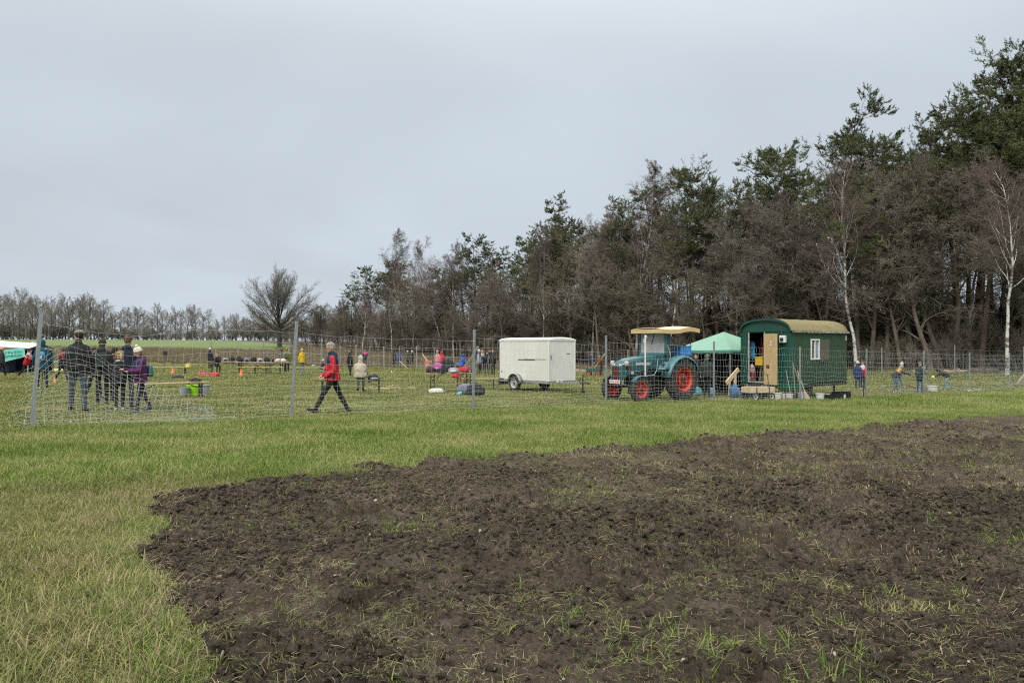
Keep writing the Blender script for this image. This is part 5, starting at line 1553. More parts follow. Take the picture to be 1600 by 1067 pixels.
# ------------------------------------------------------------------ white box trailer
def box_trailer():
    al = R(-50)
    x0, y0 = 0.08, 30.7                       # near wheel
    e = empty('box_trailer', (x0, y0, gz(x0, y0)), al)
    tag(e, 'white single-axle box trailer with grimy panels and rounded roof', 'trailer')
    panel = M('trailer_white', (0.66, 0.65, 0.60), (0.60, 0.59, 0.54), 1.3, 0.55, c3=(0.585, 0.57, 0.51), stretch=(1, 1, 0.4))
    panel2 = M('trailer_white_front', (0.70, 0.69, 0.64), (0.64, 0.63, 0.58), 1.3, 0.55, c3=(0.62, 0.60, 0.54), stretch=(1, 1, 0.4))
    alu = M('trailer_frame', (0.33, 0.34, 0.34), (0.24, 0.25, 0.25), 10, 0.5, metallic=0.4)
    dk = M('trailer_dark', (0.05, 0.05, 0.05), (0.08, 0.075, 0.07), 8, 0.7)
    x1, x2, W, z0, z1 = -1.15, 1.95, 1.46, 0.46, 2.12
    y1, y2 = 0.16, 0.16 + W                    # near side at y1 (local y away from us)
    # sandwich panels: two on the side, one front, roof with soft edges
    seam = 0.012
    MB().box(((x1 + x2) / 2, y1 + 0.02, (z0 + z1) / 2), (x2 - x1 - 0.04, 0.04, z1 - z0)).build('side_panel', panel, e, bevel=0.01)
    MB().box(((x1 + x2) / 2, y2 - 0.02, (z0 + z1) / 2), (x2 - x1 - 0.04, 0.04, z1 - z0)).build('side_panel', panel, e, bevel=0.01)
    MB().box((x2 - 0.01, (y1 + y2) / 2, (z0 + z1) / 2), (0.04, W - 0.05, z1 - z0)).build('front_panel', panel2, e, bevel=0.01)
    MB().box((x1 + 0.01, (y1 + y2) / 2, (z0 + z1) / 2), (0.04, W - 0.05, z1 - z0)).build('rear_door', panel, e, bevel=0.01)
    for (xx, yy) in ((x1, y1), (x2, y1), (x1, y2), (x2, y2)):
        MB().box((xx, yy + (0.012 if yy == y1 else -0.012), (z0 + z1) / 2), (0.055, 0.055, z1 - z0 + 0.01)).build('corner_strip', panel2 if xx == x2 else alu, e, bevel=0.012)
    rings = []
    for t in [k / 8 for k in range(9)]:
        yy = y1 - 0.02 + (W + 0.04) * t
        zz = z1 + 0.03 + 0.07 * math.sin(PI * t) ** 0.7
        rings.append([(x1 - 0.03, yy, z1 - 0.05), (x1 - 0.03, yy, zz - 0.03), (x1 + 0.06, yy, zz), (x2 - 0.06, yy, zz), (x2 + 0.03, yy, zz - 0.03), (x2 + 0.03, yy, z1 - 0.05)])
    b = MB(); b.loft(rings, close=False, caps=False)
    b.quad(*[rings[0][i] for i in range(6)]); b.quad(*[rings[-1][i] for i in range(6)])
    b.build('roof', panel2, e, bevel=0.015)
    # black strip lettering stripe, lock, handle, vents
    MB().box((0.60, y1 - 0.004, 1.30), (1.05, 0.012, 0.035)).build('side_strip', dk, e)
    MB().box((1.14, y1 - 0.006, 1.33), (1.3, 0.010, 0.018)).build('side_strip', alu, e)
    MB().tube([(x2 + 0.012, y1 + 0.10, 1.50), (x2 + 0.06, y1 + 0.10, 1.46), (x2 + 0.06, y1 + 0.10, 1.36), (x2 + 0.012, y1 + 0.10, 1.32)], 0.014, 6).build('door_handle', dk, e)
    MB().box((x2 + 0.015, y2 - 0.4, 1.56), (0.012, 0.20, 0.025)).build('vent', dk, e)
    MB().lathe([(0.028, 0), (0.028, 0.015), (0, 0.018)], 10, axis_T((x1 + 0.16, y1, 0.78), (0, -1, 0))).build('side_marker', dk, e)
    for k in (0.12, 0.34): MB().box((x2 + 0.02, y1 + 0.35 + k, 0.46), (0.02, 0.09, 0.12)).build('front_reflector', panel2, e)
    # chassis, lamps, mudguard, wheels, drawbar
    b = MB(); b.box(((x1 + x2) / 2, y1 + 0.03, z0 - 0.05), (x2 - x1, 0.07, 0.10)); b.box(((x1 + x2) / 2, y2 - 0.03, z0 - 0.05), (x2 - x1, 0.07, 0.10)); b.box((x1 + 0.02, (y1 + y2) / 2, z0 - 0.05), (0.06, W, 0.10)); b.box((x2 - 0.02, (y1 + y2) / 2, z0 - 0.05), (0.06, W, 0.10))
    b.build('chassis', alu, e)
    MB().box(((x1 - 0.5) / 2 - 0.35, y1 - 0.006, z0 + 0.02), (0.62, 0.03, 0.05)).build('bumper_strip', dk, e)
    MB().box((x1 - 0.05, (y1 + y2) / 2, 0.30), (0.06, W, 0.16)).build('tail_bar', dk, e)
    for yy, s in ((0.06, -1), (y2 + 0.10, 1)):
        wheel(e, (0, yy, 0.32), 0.32, 0.17, 0.19, s, M('grey_rim', (0.5, 0.5, 0.48), (0.38, 0.38, 0.36), 9, 0.5), 0, 'wheel')
        b = MB(); rs = []
        for k in range(11):
            a = R(5) + R(170) * k / 10
            rs.append([(0.40 * math.cos(a), yy - 0.11, 0.32 + 0.40 * math.sin(a)), (0.40 * math.cos(a), yy + 0.11, 0.32 + 0.40 * math.sin(a))])
        b.loft(rs, close=False, caps=False); b.build('mudguard', alu, e, smooth=True, solid=0.012)
    MB().tube([(0, 0.1, 0.32), (0, y2, 0.32)], 0.04, 8).build('axle', dk, e)
    yc = (y1 + y2) / 2
    MB().beam((0.5, yc - 0.3, z0 - 0.08), (3.0, yc, z0 - 0.06), 0.07).beam((0.5, yc + 0.3, z0 - 0.08), (3.0, yc, z0 - 0.06), 0.07).build('drawbar', alu, e)
    MB().box((3.2, yc, z0 - 0.03), (0.45, 0.08, 0.08)).ball((3.45, yc, z0 - 0.03), 0.06, 10, 6).build('coupling', dk, e)
    MB().tube([(3.02, yc + 0.1, 0.02), (3.02, yc + 0.1, 0.72)], 0.028, 8).box((3.02, yc + 0.1, 0.04), (0.16, 0.06, 0.05)).lathe([(0.10, -0.03), (0.10, 0.03)], 14, axis_T((3.02, yc + 0.1, 0.11), (0, 1, 0))).tube([(3.02, yc + 0.1, 0.72), (3.1, yc + 0.14, 0.76)], 0.012, 5).build('jockey_wheel', steel_black, e)
    MB().tube([(2.9, yc, z0), (3.05, yc, z0 + 0.18), (3.25, yc, z0 + 0.20)], 0.016, 6).build('hand_brake', dk, e)
box_trailer()

# ------------------------------------------------------------------ mint gazebo beside the wagon
def gazebo():
    cx, cy_, _ = col_at(1131, 31.8)
    e = empty('gazebo', (cx, cy_, gz(cx, cy_)), R(36)); tag(e, 'mint green pop-up gazebo between the tractor and the wagon', 'gazebo')
    mint = M('mint_fabric', (0.20, 0.36, 0.27), (0.18, 0.33, 0.245), 1.2, 0.8, c3=(0.215, 0.375, 0.285))
    mint2 = M('mint_hem', (0.045, 0.20, 0.13), (0.04, 0.17, 0.11), 2, 0.8)
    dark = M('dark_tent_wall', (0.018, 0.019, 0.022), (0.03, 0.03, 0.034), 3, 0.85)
    h, ze, zp = 1.5, 1.90, 2.66
    cs = [(-h, -h), (h, -h), (h, h), (-h, h)]
    n = 12
    # four sloping roof panels, slightly hollow between the ribs
    for i in range(4):
        (ax, ay), (bx, by) = cs[i], cs[(i + 1) % 4]
        b = MB(); rows = []
        for r in range(9):
            t = r / 8
            row = []
            for k in range(n + 1):
                u = k / n
                x = (ax + (bx - ax) * u) * (1 - t); y = (ay + (by - ay) * u) * (1 - t)
                z = ze + (zp - ze) * t - 0.10 * math.sin(PI * u) * math.sin(PI * min(1, t * 1.0)) ** 1.0 * (1 - t) - 0.03 * math.sin(PI * u) * (1 - t)
                row.append((x, y, z))
            rows.append(row)
        b.loft(rows, close=False, caps=False)
        b.build('roof_panel', mint, e, smooth=True)
        b = MB(); b.loft([[(ax + (bx - ax) * u, ay + (by - ay) * u, ze - 0.03 * math.sin(PI * u)) for u in [k / n for k in range(n + 1)]], [(ax + (bx - ax) * u, ay + (by - ay) * u, ze - 0.16 - 0.03 * math.sin(PI * u) - 0.012 * math.sin(u * 40)) for u in [k / n for k in range(n + 1)]]], close=False, caps=False)
        b.build('valance', mint2, e, smooth=True, solid=0.004)
    for (x, y) in cs:
        MB().box((x * 0.97, y * 0.97, ze / 2), (0.04, 0.04, ze)).build('leg', galv, e)
    def wall(p, q, mat, nm, t0=0.02):
        b = MB(); n_ = 24
        b.loft([[(p[0] + (q[0] - p[0]) * k / n_ + 0.02 * math.sin(k * 1.9), p[1] + (q[1] - p[1]) * k / n_ + 0.02 * math.cos(k * 2.3), z) for k in range(n_ + 1)] for z in (t0, ze - 0.1)], close=False, caps=False)
        return b.build(nm, mat, e, smooth=True, solid=0.004)
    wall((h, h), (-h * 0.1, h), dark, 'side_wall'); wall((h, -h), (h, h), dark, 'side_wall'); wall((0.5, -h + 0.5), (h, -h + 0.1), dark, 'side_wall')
    # a striped curtain tied back at the corner by the wagon
    for k in range(7):
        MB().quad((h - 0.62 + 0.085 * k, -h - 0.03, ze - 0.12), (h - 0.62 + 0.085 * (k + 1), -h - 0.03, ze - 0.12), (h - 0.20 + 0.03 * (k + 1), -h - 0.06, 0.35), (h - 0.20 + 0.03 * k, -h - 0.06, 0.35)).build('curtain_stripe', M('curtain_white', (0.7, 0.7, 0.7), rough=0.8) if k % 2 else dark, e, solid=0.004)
    return Matrix.Translation(e.location) @ Matrix.Rotation(R(36), 4, 'Z')
GAZEBO = gazebo()
# ------------------------------------------------------------------ people
PENDING = []      # (object, classifier primitives, tag order)

def cloth(c, name=None):
    nm = name or 'cloth_%02x%02x%02x' % tuple(int(255 * min(1, v) ** 0.45) for v in c)
    return M(nm, c, tuple(v * 0.72 for v in c), 7, 0.85, 0.25, 30)
skin_m = M('skin', (0.50, 0.30, 0.22), (0.44, 0.25, 0.18), 12, 0.6)

def _cap_mesh(b, p0, p1, r0, r1, n=10):
    p0, p1 = np.array(p0, float), np.array(p1, float)
    d = p1 - p0; L = np.linalg.norm(d)
    d = d / L if L > 1e-6 else np.array([0, 0, 1.0])
    pts, rr = [], []
    for a in (-80, -50, -20): pts.append(p0 + d * r0 * math.sin(R(a))); rr.append(r0 * math.cos(R(a)))
    pts.append(p0 + d * 0.02 * L); rr.append(r0)
    pts.append(p1 - d * 0.02 * L); rr.append(r1)
    for a in (20, 50, 80): pts.append(p1 + d * r1 * math.sin(R(a))); rr.append(r1 * math.cos(R(a)))
    b.tube(pts, rr, n)

class Body:
    def __init__(self): self.b = MB(); self.pr = []
    def cap(self, p0, p1, r0, r1, tag_):
        _cap_mesh(self.b, p0, p1, r0, r1)
        self.pr.append(('c', np.array(p0, float), np.array(p1, float), r0, r1, tag_))
    def ell(self, c, r, tag_, tilt=0.0):
        T = Matrix.Translation(Vector(c)) @ Matrix.Rotation(tilt, 4, 'X')
        self.b.ball((0, 0, 0), r, 14, 10, T)
        self.pr.append(('e', np.array(c, float), np.array(r, float), np.array(T.to_3x3()), 0, tag_))
    def slab(self, rings, tag_):
        """rings: (centre, rx, ry, xdir) stack of ellipses"""
        rs = []
        for c, rx, ry, up in rings:
            c = Vector(c); X = Vector((1, 0, 0)); Y = Vector(up).normalized().cross(X).normalized()
            rs.append([c + X * rx * math.cos(a) + Y * ry * math.sin(a) for a in [2 * PI * k / 18 for k in range(18)]])
        self.b.loft(rs)
        for (c0, rx0, ry0, _), (c1, rx1, ry1, _) in zip(rings, rings[1:]):
            self.pr.append(('s', np.array(c0, float), np.array(c1, float), (rx0 + rx1) / 2, (ry0 + ry1) / 2, tag_))
    def finish(self, name, parent, mats, tags, voxel, wrinkle=0.0, seed=0):
        o = self.b.build(name, None, parent)
        m = o.modifiers.new('r', 'REMESH'); m.mode = 'VOXEL'; m.voxel_size = voxel; m.use_smooth_shade = True
        s = o.modifiers.new('s', 'SMOOTH'); s.iterations = 3; s.factor = 0.5
        PENDING.append((o, self.pr, tags, mats, wrinkle, seed))
        return o

def classify(P, prims, tags):
    best = np.full(len(P), 1e9); mi = np.zeros(len(P), np.int32)
    for k in prims:
        if k[0] == 'c':
            d = k[2] - k[1]; t = np.clip(((P - k[1]) @ d) / (d @ d + 1e-9), 0, 1)
            dist = np.linalg.norm(P - k[1] - t[:, None] * d, axis=1) - (k[3] + (k[4] - k[3]) * t)
        elif k[0] == 'e':
            q = (P - k[1]) @ k[3]
            dist = (np.linalg.norm(q / k[2], axis=1) - 1) * k[2].min()
        else:
            d = k[2] - k[1]; t = np.clip(((P - k[1]) @ d) / (d @ d + 1e-9), 0, 1)
            q = P - k[1] - t[:, None] * d
            un = d / (np.linalg.norm(d) + 1e-9)
            zz = np.abs(q @ un)
            dist = (np.sqrt((q[:, 0] / k[3]) ** 2 + (np.linalg.norm(q - q[:, :1] * np.array([[1, 0, 0]]), axis=1) / k[4]) ** 2) - 1) * min(k[3], k[4]) + zz
        m = dist < best; best = np.where(m, dist, best); mi = np.where(m, tags.index(k[5]), mi)
    return mi

def settle_people():
    dg = bpy.context.evaluated_depsgraph_get()
    for o, prims, tags, mats, wr, seed in PENDING:
        me = bpy.data.meshes.new_from_object(o.evaluated_get(dg))
        n = len(me.vertices)
        co = np.empty(n * 3, np.float32); me.vertices.foreach_get('co', co); co = co.reshape(-1, 3)
        if wr:
            no = np.empty(n * 3, np.float32); me.vertices.foreach_get('normal', no); no = no.reshape(-1, 3)
            w = np.sin(co[:, 2] * 37 + 5 * np.sin(co[:, 0] * 13 + seed) + 3 * np.sin(co[:, 1] * 17 + seed)) * np.sin(co[:, 0] * 21 + co[:, 1] * 19 + seed)
            co = co + no * (wr * w)[:, None]
            me.vertices.foreach_set('co', co.astype(np.float32).ravel())
        me.materials.clear()
        for m in mats: me.materials.append(m)
        npoly = len(me.polygons)
        if len(mats) > 1:
            cen = np.empty(npoly * 3, np.float32); me.polygons.foreach_get('center', cen)
            me.polygons.foreach_set('material_index', classify(cen.reshape(-1, 3).astype(float), prims, tags))
        me.polygons.foreach_set('use_smooth', np.ones(npoly, bool))
        me.update()
        o.modifiers.clear(); old = o.data; o.data = me
        bpy.data.meshes.remove(old)
    # lettering becomes plain mesh
    for o in [o for o in COL.objects if o.type == 'FONT']:
        me = bpy.data.meshes.new_from_object(o.evaluated_get(dg))
        n = bpy.data.objects.new(o.name, me); COL.objects.link(n)
        n.parent = o.parent; n.location = o.location; n.rotation_euler = o.rotation_euler
        nm = o.name
        bpy.data.objects.remove(o); n.name = nm

STAND = dict(lean=2, hip=(3, -2), knee=(3, 2), armL=(4, 10, 14), armR=(2, 10, 12))
def P_(**k):
    d = dict(STAND); d.update(k); return d

def person(px, py, hpx, face, label, top=(0.03, 0.03, 0.035), legs=(0.03, 0.035, 0.05), shoes=(0.025, 0.022, 0.02), hair=(0.10, 0.07, 0.045), pose=None, H=None, yoke=None,
           hem=0.10, puff=1.0, hood=None, head='hair', hatc=None, group=None, seat=None, d=None, voxel=None, girth=1.0, extras=(), child=False, longhair=False, collar=None, hooddown=True, z0=None):
    x, y, z = at(px, py) if d is None else col_at(px, d)
    if z0 is not None: z = z0
    dist = math.hypot(x, y)
    if H is None: H = hpx * y / FPX
    pose = pose or STAND
    k = H / 1.75
    hs = min(1.36, max(1.0, 1 + (1.66 - H) * 0.48))
    near = dist < 19
    voxel = voxel or (0.014 if near else 0.021 if dist < 34 else 0.03)
    e = empty('person', (x, y, z), R(face) - math.atan2(x, y))
    tag(e, label, 'person', group)
    B = Body(); J = Body()
    F = lambda a: np.array([0, -math.sin(R(a)), math.cos(R(a))])       # up leaned forward by a degrees
    U = F(pose['lean'])
    up2 = F(pose['lean'] * 1.12)
    pelvis = np.array([0, 0, 0.0])
    chest = pelvis + U * 0.26 * k + np.array([0, 0.01 * k, 0])
    neck = chest + up2 * 0.235 * k
    hp, hy = pose.get('head', (0, 0))
    hu = F(pose['lean'] * 0.75 + hp)
    hc = neck + hu * (0.085 * k + 0.085 * k * hs)
    hr = np.array([0.076, 0.094, 0.116]) * k * hs
    hfw = np.array([math.sin(R(hy)), -math.cos(R(hy)) * math.cos(R(hp + pose['lean'] * .75)), -math.sin(R(hp + pose['lean'] * .75))])
    hsd = np.cross(hfw, hu); hsd /= np.linalg.norm(hsd)
    # legs
    feet = []
    sp = pose.get('spread', 0.0)
    for s, i in ((1, 0), (-1, 1)):
        h0 = pelvis + np.array([s * 0.085 * k, 0, -0.03 * k])
        a = pose['hip'][i]; kn = pose['knee'][i]
        th = np.array([s * math.sin(R(sp + 2)), -math.sin(R(a)), -math.cos(R(a))]); th /= np.linalg.norm(th)
        kk = h0 + th * 0.43 * k
        b = a - kn
        sh = np.array([s * math.sin(R(sp)), -math.sin(R(b)), -math.cos(R(b))]); sh /= np.linalg.norm(sh)
        an = kk + sh * 0.43 * k
        feet.append((h0, kk, an, b, sh, s))
    low = min(f[2][2] for f in feet) - 0.075 * k
    if seat is not None: low = -(seat + 0.10 * k)
    off = np.array([0, 0, -low])
    pelvis = pelvis + off; chest = chest + off; neck = neck + off; hc = hc + off
    g = girth
    for h0, kk, an, b, sh, s in feet:
        h0, kk, an = h0 + off, kk + off, an + off
        B.cap(h0, kk, 0.086 * k * g, 0.060 * k, 'legs'); B.cap(kk, an, 0.062 * k, 0.050 * k, 'legs')
        fp = pose.get('toe', (0, 0))[0 if s > 0 else 1]
        pitch = (b * 0.55 if abs(b) > 8 and seat is None else 0) + fp
        tf = np.array([s * 0.12, -math.cos(R(pitch)), math.sin(R(pitch))])
        heel = an + np.array([0, 0.03 * k, -0.035 * k]); ball_ = heel + tf * 0.16 * k + np.array([0, 0, -0.005 * k]); toe = heel + tf * 0.215 * k + np.array([0, 0, -0.008 * k])
        B.cap(an - sh * 0.04 * k, heel, 0.048 * k, 0.044 * k, 'shoes'); B.cap(heel, ball_, 0.040 * k, 0.043 * k, 'shoes'); B.cap(ball_, toe, 0.042 * k, 0.030 * k, 'shoes')
    # trunk
    B.ell(pelvis + np.array([0, 0, 0.02 * k]), (0.165 * k * g, 0.125 * k * g, 0.125 * k), 'legs')
    B.cap(pelvis + U * 0.05 * k, chest, 0.125 * k * g, 0.135 * k * g, 'top')
    B.ell(chest + up2 * 0.06 * k, (0.185 * k * g, 0.115 * k * g, 0.17 * k), 'top', tilt=R(pose['lean']))
    B.cap(neck - up2 * 0.05 * k, hc - hu * 0.06 * k, 0.058 * k, 0.052 * k * hs, 'skin')
    # head
    B.ell(hc, hr * np.array([1, 1, 1.0]), 'skin', tilt=R(pose['lean'] * 0.75 + hp))
    B.ell(hc + hfw * 0.028 * k * hs - hu * 0.055 * k * hs, np.array([0.055, 0.062, 0.062]) * k * hs, 'skin')
    B.cap(hc + hfw * 0.090 * k * hs, hc + hfw * 0.108 * k * hs - hu * 0.022 * k * hs, 0.013 * k * hs, 0.018 * k * hs, 'skin')
    for s in (1, -1): B.ell(hc + hsd * s * 0.077 * k * hs - hfw * 0.01 * k, np.array([0.014, 0.024, 0.034]) * k * hs, 'skin')
    # arms
    hands = []
    for s, key in ((1, 'armL'), (-1, 'armR')):
        fl, ab, el = pose[key][:3]; inw = pose[key][3] if len(pose[key]) > 3 else 8
        sh0 = chest + up2 * 0.155 * k + np.array([s * 0.175 * k * (0.9 + 0.1 * g), 0, 0])
        a = fl + pose['lean'] * 0.0
        ud = np.array([s * math.sin(R(ab)), -math.sin(R(a)) * math.cos(R(ab)), -math.cos(R(a)) * math.cos(R(ab))])
        elb = sh0 + ud * 0.285 * k
        a2 = a + el
        fd = np.array([s * math.sin(R(ab * 0.5 - inw * min(1, el / 45.0))), -math.sin(R(a2)), -math.cos(R(a2))]); fd /= np.linalg.norm(fd)
        wr = elb + fd * 0.245 * k
        B.cap(sh0, elb, 0.052 * k, 0.044 * k, 'top'); B.cap(elb, wr, 0.043 * k, 0.032 * k, 'top')
        J.cap(sh0 - np.array([s * 0.03 * k, 0, 0]), elb, 0.070 * k * puff, 0.062 * k * puff, 'yoke2' if yoke == 'sleeve' else 'c1'); J.cap(elb, wr - fd * 0.0 * k, 0.062 * k * puff, 0.050 * k * puff, 'c1')
        # hand: palm, four fingers of their own lengths, thumb from the side of the palm
        side = np.array([s * 0.25, -0.3, 0.1]); pn = np.cross(fd, np.array([1.0 * s, 0.2, 0.0])); pn /= np.linalg.norm(pn) + 1e-9
        ac = np.cross(pn, fd)
        B.cap(wr, wr + fd * 0.035 * k, 0.030 * k, 0.034 * k, 'skin')
        B.cap(wr + fd * 0.04 * k - ac * 0.018 * k, wr + fd * 0.075 * k + ac * 0.018 * k, 0.024 * k, 0.024 * k, 'skin')
        for q, (o_, ln) in enumerate(((-0.030, 0.062), (-0.010, 0.075), (0.010, 0.078), (0.030, 0.066))):
            p0 = wr + fd * 0.080 * k + ac * o_ * k
            p1 = p0 + (fd * 0.85 + pn * 0.35) * ln * 0.55 * k
            p2 = p1 + (fd * 0.5 + pn * 0.8) * ln * 0.5 * k
            B.cap(p0, p1, 0.0105 * k, 0.0105 * k, 'skin'); B.cap(p1, p2, 0.0105 * k, 0.009 * k, 'skin')
        t0 = wr + fd * 0.035 * k - ac * 0.032 * k
        B.cap(t0, t0 + (fd * 0.5 - ac * 0.75 + pn * 0.4) * 0.055 * k, 0.014 * k, 0.011 * k, 'skin')
        hands.append(wr + fd * 0.09 * k)
    tags = ['skin', 'legs', 'shoes', 'top']
    B.finish('body', e, [skin_m, cloth(legs), cloth(shoes), cloth(top)], tags, voxel)
    # jacket
    jt = ['c1', 'c2', 'yoke2']
    c2 = yoke if isinstance(yoke, tuple) else top
    hemv = hem * H
    thigh = np.array([0, -math.sin(R(sum(pose['hip']) / 2)) * (1 if seat is None else 0), -1.0])
    pr = puff
    low_c = pelvis - U * 0.02 * k
    rings = []
    if seat is None and hemv > 0.02:
        fwd = np.array([0, -0.15 * math.sin(R(max(pose['hip']))) + 0.15 * math.sin(R(-min(pose['hip']))), 0])
        rings.append((pelvis - U * (hemv) + fwd * hemv, 0.195 * k * g * pr, 0.160 * k * g * pr, U))
        rings.append((pelvis - U * hemv * 0.97 + fwd * hemv, 0.205 * k * g * pr, 0.170 * k * g * pr, U))
    else:
        rings.append((pelvis - U * 0.06 * k, 0.185 * k * g * pr, 0.155 * k * g * pr, U))
    rings += [(pelvis + U * 0.03 * k, 0.200 * k * g * pr, 0.160 * k * g * pr, U), (pelvis + U * 0.14 * k, 0.190 * k * g * pr, 0.152 * k * g * pr, U),
              (chest + up2 * 0.02 * k, 0.200 * k * g * pr, 0.150 * k * g * pr, up2)]
    J.slab(rings, 'c1')
    J.slab([(chest + up2 * 0.02 * k, 0.200 * k * g * pr, 0.150 * k * g * pr, up2), (chest + up2 * 0.12 * k, 0.205 * k * g * pr, 0.138 * k * g * pr, up2), (chest + up2 * 0.185 * k, 0.175 * k * g * pr, 0.115 * k * pr, up2), (chest + up2 * 0.235 * k, 0.095 * k, 0.088 * k, up2)], 'c2')
    J.cap(neck - up2 * 0.02 * k, neck + hu * 0.045 * k, 0.082 * k, 0.078 * k, 'c2')
    if hood == 'up':
        J.ell(hc - hfw * 0.028 * k * hs + hu * 0.012 * k * hs, np.array([0.108, 0.112, 0.142]) * k * hs, 'c2', tilt=R(pose['lean'] * 0.75 + hp))
        J.cap(neck, hc - hu * 0.05 * k - hfw * 0.03 * k, 0.10 * k, 0.10 * k, 'c2')
    elif hooddown:
        J.ell(neck - hfw * 0.075 * k - up2 * 0.02 * k, np.array([0.115, 0.065, 0.075]) * k, 'c2')
    J.finish('jacket', e, [cloth(top), cloth(c2), cloth(top)], jt, voxel * 1.05, 0.006 * k if puff < 1.15 else 0.010 * k, int(px))
    # hair and hats
    Th = Matrix(((hsd[0], -hfw[0], hu[0], hc[0]), (hsd[1], -hfw[1], hu[1], hc[1]), (hsd[2], -hfw[2], hu[2], hc[2]), (0, 0, 0, 1)))
    q = k * hs
    def part(nm, mb, mat): 
        o = mb.build(nm, mat, e, smooth=True); o.matrix_local = Th; return o
    hm = M('hair_%d' % int(sum(hair) * 1000), hair, tuple(v * 0.6 for v in hair), 30, 0.7, 0.6, 60)
    if hood != 'up':
        if head in ('hair', 'flatcap'):
            b = MB(); gq = np.random.default_rng(int(px))
            b.ball((0, 0.016 * q, 0.022 * q), (0.083 * q, 0.094 * q, 0.108 * q), 16, 10)
            if head == 'hair':
                for _ in range(34):
                    a = gq.random() * 2 * PI; el_ = gq.random() * 1.35
                    p = np.array([0.080 * math.cos(el_) * math.cos(a), 0.016 + 0.090 * math.cos(el_) * math.sin(a), 0.030 + 0.100 * math.sin(el_)]) * q
                    if p[1] < -0.045 * q and p[2] < 0.07 * q: continue
                    b.ball(p, (0.026 * q, 0.028 * q, 0.022 * q), 7, 5)
            part('hair', b, hm)
            if longhair: part('ponytail', MB().tube([(0, 0.10 * q, 0.04 * q), (0.0, 0.15 * q, -0.01 * q), (0.01 * q, 0.145 * q, -0.10 * q), (0.01 * q, 0.13 * q, -0.20 * q)], [0.03 * q, 0.038 * q, 0.032 * q, 0.008 * q], 8), hm)
        if head == 'flatcap':
            b = MB(); b.ball((0, 0.0, 0.076 * q), (0.104 * q, 0.128 * q, 0.058 * q), 16, 8); b.ball((0, -0.105 * q, 0.062 * q), (0.085 * q, 0.065 * q, 0.016 * q), 12, 6)
            part('flat_cap', b, cloth(hatc))
        if head in ('beanie', 'bobble', 'cap'):
            b = MB()
            pf = [(0.097, 0.012), (0.100, 0.035), (0.097, 0.045), (0.094, 0.080), (0.078, 0.118), (0.045, 0.140), (0.0, 0.148)]
            b.lathe([(r_ * q, z_ * q) for r_, z_ in pf], 18, Matrix.Translation((0, 0.010 * q, 0)) @ Matrix.Diagonal((0.95, 1.08, 1, 1)))
            part('hat', b, cloth(hatc))
            if head == 'bobble': part('bobble', MB().ball((0, 0.02 * q, 0.168 * q), 0.040 * q, 10, 8), cloth(hatc))
            if head == 'cap': part('peak', MB().ball((0, -0.12 * q, 0.035 * q), (0.07 * q, 0.06 * q, 0.012 * q), 12, 6), cloth(hatc))
            if head != 'cap' or longhair: part('hair', MB().ball((0, 0.03 * q, -0.03 * q), (0.082 * q, 0.075 * q, 0.085 * q), 12, 8), hm)
            if longhair: part('ponytail', MB().tube([(0, 0.09 * q, -0.02 * q), (0.0, 0.12 * q, -0.10 * q), (0, 0.11 * q, -0.22 * q)], [0.035 * q, 0.035 * q, 0.01 * q], 8), hm)
    if dist < 34:
        for s in (1, -1):
            part('eye', MB().ball((s * 0.033 * q, -0.084 * q, 0.012 * q), (0.013 * q, 0.010 * q, 0.008 * q), 8, 5), M('eye_dark', (0.03, 0.025, 0.02), rough=0.3))
            part('eyebrow', MB().ball((s * 0.034 * q, -0.088 * q, 0.030 * q), (0.021 * q, 0.008 * q, 0.005 * q), 8, 4), hm)
        part('mouth', MB().ball((0, -0.091 * q, -0.058 * q), (0.024 * q, 0.008 * q, 0.006 * q), 8, 4), M('lips', (0.36, 0.15, 0.12)))
    info = dict(e=e, k=k, q=q, chest=chest, neck=neck, pelvis=pelvis, hands=hands, U=U, Th=Th, hc=hc, part=part, M4=Matrix.Translation(e.location) @ Matrix.Rotation(e.rotation_euler[2], 4, 'Z'), H=H)
    for f in extras: f(info)
    return info

def rucksack(c, w=0.30, h=0.40, dp=0.17, c2=None, drop=0.0):
    """worn on the back"""
    def f(i):
        k = i['k']; b = MB()
        base = i['chest'] - i['U'] * (0.06 + drop) * k + np.array([0, 0.165 + dp / 2, 0]) * k
        rings = []
        for t, s in ((0, 0.75), (0.08, 0.95), (0.4, 1.0), (0.75, 0.95), (0.93, 0.75), (1.0, 0.35)):
            cc = base + i['U'] * (t - 0.45) * h * k
            rings.append([tuple(cc + np.array([w / 2 * s * k * math.copysign(abs(math.cos(a)) ** 0.6, math.cos(a)), dp / 2 * s * k * math.copysign(abs(math.sin(a)) ** 0.6, math.sin(a)), 0])) for a in [2 * PI * m / 16 for m in range(16)]])
        b.loft(rings)
        o = b.build('backpack', cloth(c), i['e'], smooth=True)
        cc = base + i['U'] * (-0.18) * h * k + np.array([0, dp * 0.48, 0]) * k
        MB().ball(cc, (w * 0.36 * k, dp * 0.28 * k, h * 0.22 * k), 12, 8).build('pocket', cloth(c2 or c), o, smooth=True)
        for s in (1, -1):
            p0 = i['chest'] + i['U'] * 0.20 * k
            MB().tube([tuple(p0 + np.array([s * 0.10, 0.14, -0.02]) * k), tuple(p0 + np.array([s * 0.115, 0.02, 0.035]) * k), tuple(p0 + np.array([s * 0.125, -0.13, -0.05]) * k), tuple(p0 + np.array([s * 0.15, -0.13, -0.2]) * k), tuple(p0 + np.array([s * 0.19, 0.02, -0.32]) * k)], 0.017 * k, 6).build('strap', cloth(c2 or c), o, smooth=True)
    return f

